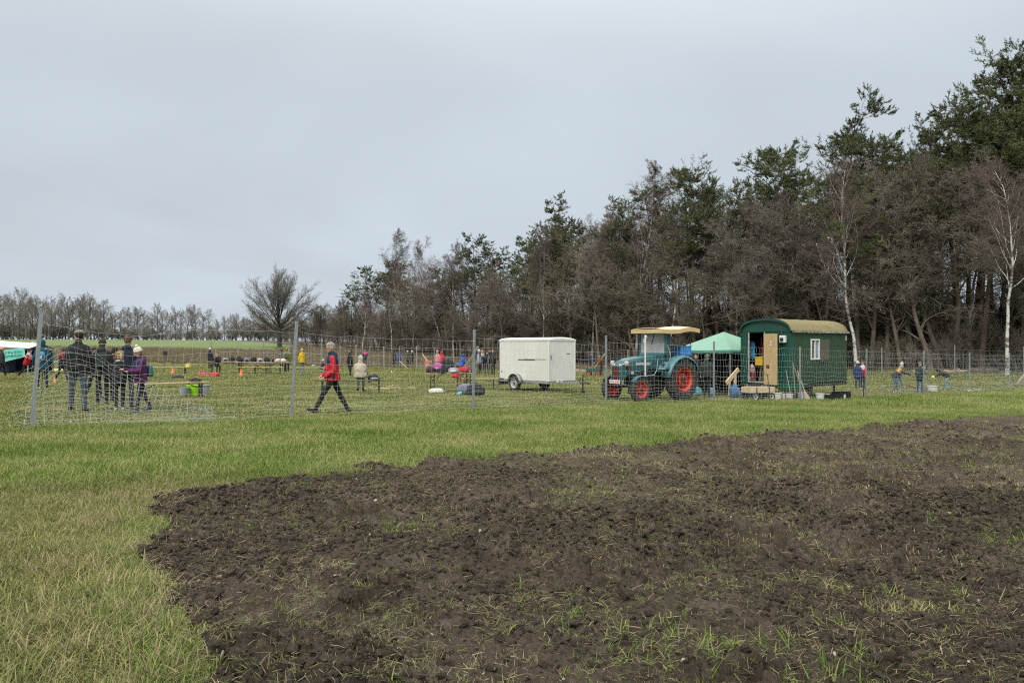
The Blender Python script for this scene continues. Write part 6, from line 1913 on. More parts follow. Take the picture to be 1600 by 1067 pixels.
def shoulder_bag(c, side=1, size=0.24):
    def f(i):
        k = i['k']; p = i['pelvis'] + np.array([side * 0.22, -0.05, 0.02]) * k
        o = MB().ball(p, (size * 0.35 * k, size * 0.5 * k, size * 0.5 * k), 12, 8).build('shoulder_bag', cloth(c), i['e'], smooth=True)
        n = i['chest'] + i['U'] * 0.2 * k
        MB().tube([tuple(p + np.array([0, 0, size * 0.4 * k])), tuple(i['chest'] + np.array([side * 0.1 * k, 0.17 * k, 0])), tuple(n + np.array([-side * 0.1 * k, 0.1 * k, 0.02 * k]))], 0.014 * k, 5).build('strap', cloth(c), o)
    return f

def glasses(i):
    q = i['q']; b = MB()
    for s in (1, -1):
        b.tube([(s * 0.034 * q + 0.024 * q * math.cos(a), -0.104 * q, 0.012 * q + 0.018 * q * math.sin(a)) for a in [2 * PI * m / 12 for m in range(13)]], 0.0035 * q, 5, caps=False)
        b.tube([(s * 0.058 * q, -0.10 * q, 0.014 * q), (s * 0.082 * q, -0.01 * q, 0.012 * q)], 0.0035 * q, 5)
    i['part']('glasses', b, steel_black)

def staff(length, r, mat, name, label, cat, hand=1, tiltx=0.0, tilty=0.0, up=0.15):
    """stick held in a hand, standing on the ground: a thing of its own"""
    def f(i):
        h = i['hands'][0 if hand > 0 else 1]
        p = i['M4'] @ Vector(h)
        b = MB().tube([(-tiltx, -tilty, -(length - up)), (tiltx * up, tilty * up, up)], r, 7)
        o = b.build(name, mat); o.location = p; tag(o, label, cat)
        MB().tube([(0, 0, 0.02), (0, 0, up)], r * 1.7, 7).build('grip', steel_black, o)
    return f

NAVY = (0.014, 0.020, 0.042); BLACK = (0.016, 0.016, 0.018); JEANS = (0.055, 0.085, 0.15); DJEANS = (0.028, 0.040, 0.070); OLIVE = (0.045, 0.050, 0.034)
RED = (0.42, 0.018, 0.025); PINK = (0.62, 0.16, 0.20); TEAL = (0.012, 0.075, 0.105); BLUE = (0.02, 0.09, 0.42); YEL = (0.66, 0.45, 0.012); PURP = (0.085, 0.020, 0.085)
CREAM = (0.68, 0.62, 0.50); WHITE = (0.66, 0.64, 0.62); GREYH = (0.40, 0.38, 0.35)

# --- the group by the left end of the fence
person(122, 643, 127, 157, 'broad person in black jacket and tweed flat cap seen from behind', top=(0.013, 0.0125, 0.013), legs=(0.065, 0.080, 0.105), head='flatcap', hatc=(0.30, 0.26, 0.19), hair=(0.02, 0.016, 0.014), girth=1.22, hem=0.05, hooddown=False,
       pose=P_(armL=(14, 16, 30), armR=(10, 18, 22), hip=(4, -3), spread=4, head=(12, 22)))
person(147, 622, 78, 35, 'dark-clad person with one bent leg mostly hidden behind the flat-capped person', top=BLACK, legs=DJEANS, pose=P_(hip=(20, -12), knee=(10, 18), armL=(20, 8, 40)), hair=(0.03, 0.025, 0.02))
person(97, 597, 52, 60, 'child in dark jacket with red neckwear beside the flat-capped person', top=(0.02, 0.02, 0.028), yoke=(0.35, 0.03, 0.03), legs=BLACK, shoes=(0.45, 0.2, 0.18), pose=P_(hip=(18, -16), knee=(6, 14), head=(14, 0)), hair=(0.06, 0.04, 0.03))
person(160, 632, 102, 178, 'person in dark green jacket and dark beanie carrying a black backpack', top=(0.030, 0.036, 0.030), legs=BLACK, head='beanie', hatc=(0.045, 0.035, 0.022), pose=P_(head=(20, -20), armL=(20, 12, 40), armR=(16, 12, 50)), extras=[rucksack((0.02, 0.03, 0.028), 0.32, 0.42, 0.2)])
person(187, 642, 92, 172, 'blonde pony-tailed child in black jacket with white collar', top=(0.018, 0.018, 0.024), legs=BLACK, shoes=(0.40, 0.40, 0.38), hair=(0.42, 0.29, 0.14), longhair=True, pose=P_(armL=(20, 10, 70), armR=(20, 10, 70), head=(16, 18)), hooddown=False, extras=[lambda i: MB().tube([tuple(i['neck'] + np.array([0.088 * math.cos(a), 0.088 * math.sin(a), 0.012 + 0.02 * math.sin(a)]) * i['k']) for a in [2 * PI * m / 14 for m in range(15)]], 0.032 * i['k'], 7, caps=False).build('collar', cloth((0.5, 0.5, 0.48)), i['e'], smooth=True)])
person(199, 638, 113, 165, 'tall person with brown hair in navy hooded jacket among the group', top=(0.018, 0.024, 0.042), legs=(0.04, 0.045, 0.055), hair=(0.14, 0.075, 0.05), pose=P_(armL=(18, 10, 50), armR=(18, 10, 50), head=(14, -4)))
person(220, 643, 100, -75, 'child in purple jacket and cream bobble hat', top=PURP, legs=(0.02, 0.018, 0.026), shoes=(0.10, 0.11, 0.13), head='bobble', hatc=CREAM, hair=(0.2, 0.12, 0.07), pose=P_(hip=(10, -14), knee=(4, 8), armL=(20, 8, 70), armR=(24, 8, 75), head=(18, 0)), extras=[rucksack((0.05, 0.15, 0.17), 0.24, 0.34, 0.13, drop=0.06)])
person(177, 628, 84, 120, 'child with a red backpack in the middle of the group', top=(0.02, 0.02, 0.025), legs=BLACK, hair=(0.05, 0.035, 0.025), pose=P_(head=(14, 0)), extras=[rucksack((0.50, 0.035, 0.035), 0.28, 0.34, 0.18, c2=(0.6, 0.05, 0.05))])
person(66, 607, 76, 176, 'person in long teal hooded coat with light blue backpack straps', top=TEAL, legs=(0.018, 0.030, 0.060), hood='up', hem=0.16, girth=1.05, pose=P_(spread=3, armL=(6, 16, 12), armR=(6, 16, 12)), extras=[rucksack((0.10, 0.28, 0.42), 0.22, 0.30, 0.12, c2=(0.22, 0.45, 0.62))])
b_ = MB().tube([(0, 0, 0), (0.02, 0.02, 1.15)], 0.014, 7).build('walking_stick', steel_black); b_.location = at(65.5, 617); tag(b_, 'black walking pole planted behind the teal-coated person', 'pole'); MB().tube([(0.02, 0.02, 1.05), (0.02, 0.02, 1.2)], 0.022, 7).build('grip', steel_black, b_)
person(42, 589, 48, 58, 'child in red jacket with white front striding by the white pavilion', top=RED, yoke=(0.50, 0.48, 0.47), legs=BLACK, pose=P_(lean=18, hip=(38, -22), knee=(8, 16), armL=(30, 8, 60), armR=(34, 8, 60)), hair=(0.05, 0.03, 0.02))
person(55, 578, 44, -80, 'white-haired person in navy coat reaching out an arm', top=NAVY, legs=(0.02, 0.025, 0.035), hair=(0.62, 0.60, 0.58), hem=0.18, pose=P_(lean=12, armL=(84, 6, 4), armR=(60, 8, 30)))
person(3, 589, 46, 85, 'child in dark jacket and pink hat next to the white pavilion', top=(0.03, 0.03, 0.035), legs=BLACK, head='beanie', hatc=(0.55, 0.30, 0.32), shoes=(0.5, 0.5, 0.5), pose=P_(hip=(14, -14), knee=(4, 10)))

# --- the walker
person(520, 646, 115, -88, 'grey-haired person in red and navy jacket striding across the grass', top=(0.50, 0.018, 0.028), yoke=(0.016, 0.022, 0.055), legs=(0.018, 0.018, 0.021), hair=(0.42, 0.38, 0.33), shoes=(0.03, 0.028, 0.026), hem=0.065, girth=1.06, H=1.78,
       pose=P_(lean=4, hip=(30, -22), knee=(4, 6), armL=(-8, 9, 62, 20), armR=(0, 8, 60, 20), head=(8, 4), toe=(8, -6)), extras=[glasses,
       lambda i: MB().ball(i['pelvis'] + np.array([0.198, -0.005, -0.01]) * i['k'], (0.022 * i['k'], 0.045 * i['k'], 0.11 * i['k']), 10, 8).build('jacket_panel', cloth((0.016, 0.02, 0.045)), i['e'], smooth=True)])
person(547, 588, 43, -60, 'dark-haired person in long black coat behind the striding walker', top=BLACK, legs=BLACK, hair=(0.10, 0.07, 0.05), hem=0.2, longhair=True)
person(563, 613, 0, 178, 'person in pale quilted hooded jacket sitting on the bench', top=(0.44, 0.39, 0.29), legs=(0.16, 0.18, 0.20), hood='up', puff=1.22, seat=0.50, H=1.70, d=27.0, pose=P_(lean=10, hip=(86, 84), knee=(96, 92), armL=(32, 10, 40), armR=(32, 10, 40), head=(10, 0)))
person(570, 574, 29, 10, 'child in blue jacket holding something bright pink', top=(0.05, 0.10, 0.17), legs=(0.10, 0.10, 0.12), yoke=(0.10, 0.16, 0.24), pose=P_(armL=(30, 6, 90), armR=(30, 6, 90)), hair=(0.04, 0.03, 0.025), extras=[lambda i: tag(MB().ball(i['M4'] @ Vector(tuple(i['pelvis'] + np.array([0, -0.30, 0.28]) * i['k'])), (0.2, 0.12, 0.17), 12, 8).build('bundle', cloth((0.62, 0.05, 0.22)), smooth=True), 'bright pink bundle held by the blue-jacketed child', 'bundle')])

# --- farther back, by the tables
person(328, 577, 33, 150, 'white-capped person in black jacket standing by the far bag table', top=(0.02, 0.022, 0.03), legs=(0.02, 0.02, 0.025), head='beanie', hatc=(0.6, 0.58, 0.56))
person(338, 576, 0, 20, 'dark-clad blond person sitting behind the far bag table', top=BLACK, legs=BLACK, hair=(0.42, 0.32, 0.18), seat=0.46, H=1.5, d=45, pose=P_(hip=(85, 85), knee=(90, 90), lean=8, armL=(40, 8, 40), armR=(40, 8, 40)))
person(448, 583, 40, 176, 'person in olive green hooded coat with a blue-grey backpack', top=(0.215, 0.225, 0.045), legs=(0.014, 0.016, 0.03), hood='up', hem=0.14, puff=1.12, extras=[rucksack((0.075, 0.08, 0.13), 0.26, 0.34, 0.15)])
person(440, 577, 31, 168, 'dark-clad person half hidden behind the olive green coat', top=(0.10, 0.12, 0.11), legs=BLACK, hair=(0.03, 0.025, 0.02))
person(472, 583, 38, -150, 'person in bright yellow raincoat with a brown shoulder bag', top=YEL, legs=(0.10, 0.17, 0.27), hair=(0.42, 0.27, 0.12), hem=0.13, head='beanie', hatc=(0.60, 0.42, 0.08), puff=1.05, extras=[shoulder_bag((0.36, 0.10, 0.03), -1)])
person(503, 575, 0, 40, 'child in purple and pink with a white hat crouching by the far bench', top=(0.06, 0.03, 0.07), legs=(0.42, 0.20, 0.26), head='bobble', hatc=(0.55, 0.50, 0.48), H=1.2, d=50, pose=P_(lean=18, hip=(95, 80), knee=(110, 100), armL=(50, 8, 30), armR=(40, 8, 40)))

# --- play area
person(616, 574, 25, 140, 'dark-jacketed child next to the blue-jacketed one', top=NAVY, legs=BLACK, hair=(0.05, 0.04, 0.03))
person(623.5, 575, 26, 10, 'child in royal blue jacket bending over a plank', top=BLUE, legs=(0.04, 0.08, 0.13), hood='up', pose=P_(lean=24, armL=(40, 8, 20), armR=(40, 8, 20)))
person(637, 574, 26, -30, 'person in olive coat with a pale hat by the plank', top=OLIVE, legs=DJEANS, head='beanie', hatc=(0.58, 0.48, 0.28), hem=0.15)
person(643.5, 573, 25, 60, 'black-clad child with a white cap beside the pale-hatted person', top=BLACK, legs=BLACK, head='cap', hatc=WHITE, pose=P_(hip=(10, -10)))
person(667, 568, 21, -20, 'child in salmon jacket sitting on the wooden seesaw', top=(0.60, 0.19, 0.17), legs=(0.35, 0.2, 0.18), hair=(0.20, 0.07, 0.05), d=60, H=1.25, pose=P_(hip=(50, 40), knee=(60, 50)))
person(683.5, 581, 33, 160, 'child in pale pink coat with long hair beside a red coat', top=(0.62, 0.26, 0.26), legs=(0.06, 0.04, 0.06), hair=(0.5, 0.36, 0.22), head='bobble', hatc=(0.6, 0.36, 0.36), longhair=True)
person(690, 580, 31, 178, 'child in bright red hooded coat beside the pale pink coat', top=(0.58, 0.03, 0.06), legs=(0.05, 0.04, 0.05), hood='up')
person(722, 588, 35, 120, 'child in blue jacket and blue hood standing beyond the bag table', top=BLUE, legs=NAVY, hood='up', pose=P_(lean=12, armL=(14, 8, 50), armR=(14, 8, 50)))
person(712, 594, 0, 150, 'child in red jacket and blue hat sitting at the bag table', top=(0.58, 0.025, 0.035), legs=(0.35, 0.22, 0.18), head='beanie', hatc=(0.03, 0.16, 0.55), H=1.25, d=30.5, seat=0.47, puff=1.15, pose=P_(lean=22, hip=(84, 84), knee=(92, 92), armL=(50, 10, 40), armR=(50, 10, 40)))
# --- the adults beside the trailer
person(748.5, 585, 39, 70, 'white-haired person in white vest and blue trousers facing the group', top=(0.34, 0.36, 0.42), legs=(0.04, 0.06, 0.12), hair=(0.66, 0.64, 0.6), yoke=(0.06, 0.07, 0.11))
person(753.5, 582, 35, 20, 'fair-haired person in navy standing between the white vest and the dark coats', top=NAVY, legs=NAVY, hair=(0.35, 0.26, 0.18), yoke=(0.35, 0.3, 0.3))
person(760.5, 586, 37, 30, 'person in black jacket and narrow black trousers in the group by the trailer', top=(0.02, 0.02, 0.024), legs=BLACK, hair=(0.16, 0.10, 0.06), pose=P_(armL=(30, 8, 80), armR=(30, 8, 80)))
person(770.5, 586, 40, -30, 'tall person in dark coat next to the white trailer', top=(0.026, 0.026, 0.030), legs=(0.025, 0.025, 0.03), hair=(0.18, 0.11, 0.07), hem=0.12, pose=P_(armL=(20, 8, 60), armR=(20, 8, 70)))
person(766, 582, 36, 0, 'dark-clad person half hidden in the group by the trailer', top=BLACK, legs=BLACK, hair=(0.08, 0.05, 0.035))
# --- behind the tractor and under the gazebo
person(924, 580, 29, 0, 'person in dark blue jacket pulling a red-wheeled handcart', top=(0.018, 0.035, 0.060), legs=(0.06, 0.09, 0.13), hair=(0.10, 0.06, 0.04), pose=P_(lean=10, hip=(14, -14), armL=(10, 14, 10)))
person(940, 584, 30, -40, 'person in rust brown jacket beyond the handcart', top=(0.16, 0.065, 0.030), legs=(0.03, 0.03, 0.03), hair=(0.22, 0.17, 0.12), pose=P_(lean=26, armL=(50, 8, 30), armR=(50, 8, 30)))
person(985, 600, 54, 150, 'dark-haired person mostly hidden behind the tractor bonnet', top=BLACK, legs=BLACK, hair=(0.03, 0.02, 0.018), d=30)
person(1104, 622, 66, 165, 'person in grey-green jacket standing at the gazebo behind the fence', top=(0.032, 0.042, 0.036), legs=(0.03, 0.032, 0.036), shoes=(0.12, 0.07, 0.05), hair=(0.16, 0.15, 0.13), girth=1.15, hem=0.08, d=28.2, H=1.66, pose=P_(lean=6, armL=(24, 14, 50), armR=(20, 16, 50), head=(14, 0)))
person(1088, 618, 62, -15, 'person in black with dark hair facing out under the gazebo', top=(0.016, 0.016, 0.018), legs=BLACK, hair=(0.03, 0.02, 0.016), d=30.0, H=1.68)
person(1137, 618, 60, 170, 'dark-clad person in the shade at the back of the gazebo', top=(0.018, 0.018, 0.02), legs=BLACK, hair=(0.14, 0.08, 0.05), d=31.0, H=1.3)
# --- children digging on the right
person(1340, 610, 45, 165, 'child in long navy coat with a pale hood beside the wagon', top=(0.020, 0.035, 0.130), yoke=(0.022, 0.038, 0.13), legs=(0.03, 0.05, 0.11), shoes=(0.42, 0.40, 0.36), head='beanie', hatc=(0.62, 0.62, 0.62), hem=0.13, puff=1.1)
person(1348, 608, 44, -30, 'child in red and white jacket beside the navy coat', top=(0.48, 0.03, 0.05), yoke=(0.58, 0.5, 0.5), legs=(0.05, 0.04, 0.045), shoes=(0.45, 0.42, 0.4), hair=(0.14, 0.05, 0.035))
person(1397, 614, 0, 118, 'child in orange and navy jacket bending down with a stick', top=(0.028, 0.034, 0.052), yoke=(0.50, 0.26, 0.055), legs=(0.075, 0.115, 0.18), shoes=(0.6, 0.58, 0.55), hair=(0.45, 0.36, 0.24), H=1.50, pose=P_(lean=46, hip=(28, -4), knee=(16, 6), spread=6, armL=(72, 8, 6), armR=(66, 8, 10), head=(-14, 0)), hem=0.03,
       extras=[staff(1.15, 0.014, grey_wood, 'wooden_stick', 'thin wooden stick held by the bending orange-shouldered child', 'stick', 1, 0.25, 0.12, 0.06)])
person(1404, 606, 40, 90, 'child with white hat and scarf behind the bending orange-shouldered child', top=(0.06, 0.12, 0.19), yoke=(0.52, 0.48, 0.42), legs=(0.09, 0.15, 0.24), shoes=(0.6, 0.58, 0.55), head='bobble', hatc=(0.62, 0.56, 0.52), pose=P_(lean=18, hip=(16, -8)))
person(1437, 616, 50, 12, 'child in dark green jacket and blue jeans near the white bucket', top=(0.022, 0.036, 0.036), legs=(0.06, 0.105, 0.19), hair=(0.20, 0.17, 0.14), pose=P_(armL=(30, 8, 70), armR=(30, 8, 70), head=(18, 0)))
person(1481, 610, 0, -72, 'child in black jacket and jeans bending forward with yellow gloves', top=(0.020, 0.018, 0.028), legs=(0.17, 0.28, 0.43), hair=(0.02, 0.016, 0.014), H=1.45, head='beanie', hatc=(0.02, 0.018, 0.026), pose=P_(lean=66, hip=(24, 8), knee=(28, 22), armL=(64, 6, 8), armR=(58, 6, 10), head=(-10, 0)), hem=0.0,
       extras=[lambda i: MB().ball(i['hands'][0], (0.09, 0.09, 0.08), 10, 8).build('glove', cloth((0.62, 0.66, 0.12)), i['e'], smooth=True)])
# ------------------------------------------------------------------ benches, tables, bags and other small things
def face_z(px, d): return -math.atan2((px - 800) / FPX, 1.0)

def folding_bench(px, d, rz, label, table=False, length=2.2, top=None, z=None, group=None, cat=None):
    x, y, z0 = col_at(px, d)
    e = empty('folding_table' if table else 'folding_bench', (x, y, z0 if z is None else z), R(rz)); tag(e, label, cat or ('table' if table else 'bench'), group)
    h, w = (0.76, 0.5) if table else (0.47, 0.26)
    n = 3 if table else 1
    for q in range(n):
        MB().box((0, (q - (n - 1) / 2) * w / n, h - 0.015), (length, w / n - 0.006, 0.03)).build('board', top or plank_wood, e, bevel=0.003)
    for s in (-1, 1):
        b = MB(); X = s * (length / 2 - 0.22)
        for t in (-1, 1): b.box((X, t * (w / 2 - 0.03), h / 2 - 0.015), (0.028, 0.028, h - 0.03))
        b.box((X, 0, h * 0.80), (0.022, w - 0.06, 0.022)); b.box((X, 0, h * 0.30), (0.022, w - 0.06, 0.022))
        b.beam((X, -(w / 2 - 0.03), h * 0.78), (X, 0, h * 0.62), 0.02); b.beam((X, (w / 2 - 0.03), h * 0.78), (X, 0, h * 0.62), 0.02)
        b.beam((X, 0, h * 0.55), (X - s * 0.42, 0, h - 0.03), 0.02)
        b.build('leg_frame', steel_black, e)
    return e, Matrix.Translation(e.location) @ Matrix.Rotation(R(rz), 4, 'Z')

def bag(loc, c, label, w=0.32, h=0.42, dp=0.22, rz=0.0, tilt=0.0, c2=None, name='backpack', cat='backpack', group=None):
    e = empty(name, loc, rot=(tilt, 0, rz)); tag(e, label, cat, group)
    b = MB(); rings = []
    gq = np.random.default_rng(int(abs(loc[0] * 977 + loc[1] * 131)) % 9999)
    for t, s in ((0, 0.82), (0.06, 1.0), (0.35, 1.04), (0.65, 0.98), (0.86, 0.80), (0.96, 0.5), (1.0, 0.15)):
        ox = 0.03 * gq.normal() * t
        rings.append([(ox + w / 2 * s * math.copysign(abs(math.cos(a)) ** 0.42, math.cos(a)) * (1 + 0.09 * gq.normal()), dp / 2 * s * math.copysign(abs(math.sin(a)) ** 0.42, math.sin(a)) * (1 + 0.09 * gq.normal()), t * h) for a in [2 * PI * m / 14 for m in range(14)]])
    b.loft(rings); b.build('bag_body', cloth(c), e, smooth=True)
    MB().ball((0, -dp * 0.48, h * 0.32), (w * 0.36, dp * 0.26, h * 0.24), 12, 8).build('pocket', cloth(c2 or tuple(v * 0.8 for v in c)), e, smooth=True)
    MB().tube([(-0.04, 0, h * 0.97), (-0.03, 0, h * 1.08), (0.03, 0, h * 1.08), (0.04, 0, h * 0.97)], 0.010, 5).build('handle', steel_black, e)
    for s in (1, -1): MB().tube([(s * w * 0.25, dp * 0.45, h * 0.9), (s * w * 0.34, dp * 0.72, h * 0.6), (s * w * 0.36, dp * 0.5, h * 0.12)], 0.014, 5).build('strap', cloth(c2 or c), e)
    return e

def bucket(px, d, c, label, r=0.16, h=0.28, cat='bucket', loc=None, name='bucket', inner=None):
    x, y, z = loc or col_at(px, d)
    e = empty(name, (x, y, z)); tag(e, label, cat)
    m = M('plastic_%d' % int(sum(c) * 997 + c[0] * 313), c, tuple(v * 0.85 for v in c), 6, 0.45)
    b = MB(); b.lathe([(0, 0.0), (r * 0.78, 0.0), (r * 0.98, h * 0.93), (r * 1.06, h * 0.93), (r * 1.06, h), (r * 0.96, h), (r * 0.74, 0.03), (0, 0.03)], 24, caps=False)
    b.build('shell', m, e, smooth=True, auto=True)
    MB().tube([(r * 1.05 * math.cos(a), 0.06 * math.sin(a) - 0.04, h * 0.95 - r * 0.8 * math.sin(a) * 0.6) for a in [PI * k / 10 for k in range(11)]], 0.006, 5).build('handle', steel_black, e)
    return e

def cone(px, py, label, c=(0.72, 0.20, 0.07), h=0.34):
    x, y, z = at(px, py); e = empty('training_cone', (x, y, z)); tag(e, label, 'cone')
    m = M('cone_%d' % int(c[1] * 1000), c, tuple(v * 0.8 for v in c), 5, 0.55)
    MB().lathe([(h * 0.32, 0.02), (h * 0.22, h * 0.2), (h * 0.06, h * 0.96), (h * 0.05, h), (0, h)], 18, caps=False).build('cone_body', m, e, smooth=True, auto=True)
    MB().box((0, 0, 0.01), (h * 0.8, h * 0.8, 0.02)).build('base', m, e, bevel=0.005)

# near bench with the two buckets
e, T = folding_bench(268, 22.0, 48, 'folding bench with pale plank top beside the lime green bucket', length=2.2, z=None)
bag(T @ Vector((0.75, 0.05, 0.47)), (0.025, 0.02, 0.02), 'small dark bag lying on the end of the near bench', 0.30, 0.10, 0.20, 0.6)
bucket(303, 23.2, (0.36, 0.72, 0.02), 'lime green bucket at the end of the near bench', 0.21, 0.36)
bucket(317, 23.4, (0.36, 0.38, 0.38), 'grey bucket beside the lime green one', 0.21, 0.36)
bucket(288, 22.9, (0.30, 0.34, 0.34), 'grey bucket standing under the near bench', 0.15, 0.30)
bag((at(278, 592)), (0.02, 0.03, 0.045), 'dark blue bag lying flat on the grass behind the near bench', 0.55, 0.16, 0.3, 0.2, name='bag', cat='bag')
MB_ = MB().tube([(-0.5, 0, 0.03), (0.5, 0.1, 0.03)], 0.03, 6).build('wood_batten', raw_wood); MB_.location = at(293, 590); tag(MB_, 'short wooden batten lying beside the dark blue bag', 'batten')
# cones
cone(270, 585, 'orange cone near the loudspeaker stand', h=0.42); cone(377, 588, 'lone orange cone on the open grass', h=0.45); cone(86, 599, 'small orange cone near the teal-coated person', h=0.26)
cone(612, 583, 'small pale yellow cone on the grass before the play area', (0.75, 0.55, 0.2), 0.22)
for px, lab in ((312, 'short red cone standing beside the other red cone'), (319, 'taller red cone with pale tip next to the red bag')):
    cone(px, 588, lab, (0.62, 0.06, 0.08), 0.36 if px < 315 else 0.40)
bag(at(335, 589), (0.50, 0.03, 0.05), 'red sports bag lying on the grass beside the red cones', 0.52, 0.26, 0.30, 0.1, name='sports_bag', cat='bag', c2=(0.55, 0.06, 0.07))
bag(at(325, 588), (0.24, 0.26, 0.27), 'flat grey pouch between the red cones and the red bag', 0.30, 0.10, 0.2, name='pouch', cat='bag')
cone(53, 604, 'pale plastic marker beside the first fence post', (0.7, 0.68, 0.6), 0.12)
# yellow tub
x, y, z = at(294, 574.5); e = empty('plastic_tub', (x, y, z)); tag(e, 'bright yellow plastic tub standing behind the cones', 'tub')
MB().box((0, 0, 0.16), (0.34, 0.30, 0.32)).build('tub_body', M('lemon_plastic', (0.75, 0.68, 0.03), rough=0.5), e, bevel=0.03); MB().box((0, 0, 0.325), (0.38, 0.34, 0.03)).build('rim', M('lemon_plastic', (0.75, 0.68, 0.03), rough=0.5), e, bevel=0.01)
# long far bench behind the speaker
folding_bench(258, 41.0, 4, 'long pale bench behind the loudspeaker stand', length=2.6)
# loudspeaker on a stand
x, y, z = at(258, 579); e = empty('loudspeaker', (x, y, z + 1.02), 0.2); tag(e, 'small black loudspeaker on top of a thin stand', 'loudspeaker')
MB().box((0, 0, 0.15), (0.22, 0.2, 0.32)).build('cabinet', steel_black, e, bevel=0.03); MB().lathe([(0.075, 0), (0.075, 0.01), (0.02, 0.0), (0, 0)], 16, axis_T((0, -0.10, 0.13), (0, -1, 0)), caps=False).build('driver', M('speaker_cone', (0.03, 0.03, 0.03)), e)
e = empty('speaker_stand', (x, y, z)); tag(e, 'thin black stand carrying the loudspeaker', 'stand'); MB().tube([(0, 0, 0), (0, 0, 1.03)], 0.014, 8).build('pole', steel_black, e)
for k in range(3): MB().tube([(0, 0, 0.28), (0.22 * math.cos(k * 2.1), 0.22 * math.sin(k * 2.1), 0)], 0.010, 6).build('leg', steel_black, e)

# far bag tables
G2 = np.random.default_rng(3)
def bag_table(px, d, rz, label, what, n, cols):
    e, T = folding_bench(px, d, rz, label, table=True, length=2.0)
    names = ('upright', 'slumped', 'rounded', 'flattened', 'tall', 'squat', 'sagging')
    for k in range(n):
        c = cols[k % len(cols)]
        p = T @ Vector((-0.8 + 1.6 * k / max(1, n - 1), 0.06 * (-1) ** k, 0.76))
        bag(p, c[0], '%s %s backpack on %s' % (names[k % 7], c[1], what), 0.30, 0.20 + 0.14 * G2.random(), 0.22, G2.random() * 0.8, c2=c[2] if len(c) > 2 else None)
    return T
DK = ((BLACK, 'black'), ((0.03, 0.035, 0.06), 'dark blue', (0.1, 0.12, 0.2)), ((0.3, 0.3, 0.32), 'grey and black', BLACK), ((0.025, 0.03, 0.03), 'charcoal'))
bag_table(352, 46.5, 14, 'folding table piled with dark bags beside the white-capped person', 'the table by the white-capped person', 5, DK)
bag_table(396, 46.0, 4, 'folding table with a heap of blue-black bags on the far grass', 'the far heap table', 5, ((NAVY, 'navy'), ((0.16, 0.2, 0.3), 'pale blue', NAVY), (BLACK, 'black'), ((0.4, 0.4, 0.42), 'white and black', BLACK)))
folding_bench(396, 45.0, 3, 'low bench in front of the far heap table', length=2.0); folding_bench(418, 45.5, 0, 'low bench between the far heap table and the olive coat', length=2.0)
folding_bench(484, 47.0, 2, 'low bench behind the yellow raincoat', length=2.4)
bag(at(402, 576), BLACK, 'black bag on the ground under the far heap table', 0.5, 0.26, 0.3)
e, T = folding_bench(434, 47.0, 2, 'folding table with pale parcels beside the olive coat', table=True, length=1.4)
for k, (c, lab) in enumerate((((0.6, 0.5, 0.46), 'pale pinkish parcel on the table beside the olive coat'), ((0.62, 0.6, 0.55), 'cream parcel on the table beside the olive coat'), ((0.02, 0.03, 0.04), 'dark bottle on the table beside the olive coat'))):
    bag(T @ Vector((0.0 + 0.35 * k - 0.45 * (k == 2) * 2.2, 0, 0.76)), c, lab, 0.34 if k < 2 else 0.12, 0.22, 0.25, name='parcel' if k < 2 else 'bottle', cat='parcel' if k < 2 else 'bottle')
bag(at(490, 573), (0.30, 0.36, 0.34), 'grey-green bag on the ground beside the far bench', 0.4, 0.2, 0.3, name='bag', cat='bag')

# bench of the seated person, dark bag and offcuts of wood beside it
e, T = folding_bench(548, 26.6, 3, 'thin dark-topped bench with a person in quilted jacket on it', length=2.45, top=M('dark_plank', (0.10, 0.085, 0.07), (0.07, 0.06, 0.05), 8, 0.7))
bag(T @ Vector((0.82, 0.0, 0.47)), (0.03, 0.03, 0.034), 'grey-black bag on the bench beside the seated person', 0.42, 0.20, 0.24, 0.4, c2=(0.3, 0.3, 0.32))
for k, (px, py, L, a, lab) in enumerate(((581, 607, 0.55, 0.5, 'crumpled straw-coloured offcut under the bench'), (597, 608, 0.7, -0.3, 'pale wooden slat lying by the bench leg'), (607, 605, 0.5, 0.7, 'raised pale wooden slat propped on another'), (613, 607, 0.8, -0.15, 'long pale wooden slat farthest from the bench'), (640, 607, 0.5, 0.1, 'lone thin slat on the grass past the offcuts'), (571, 609, 0.4, 1.2, 'short pale offcut at the seated person feet'))):
    o = MB().box((0, 0, 0.02), (L, 0.07, 0.025)).box((0.05, 0.06, 0.045), (L * 0.6, 0.05, 0.02), rot=(0, 0.2 if k in (0, 2) else 0.0, 0.5)).build('wood_offcut', raw_wood); o.location = at(px, py); o.rotation_euler = (0, -0.25 if k == 2 else 0, a); tag(o, lab, 'offcut')

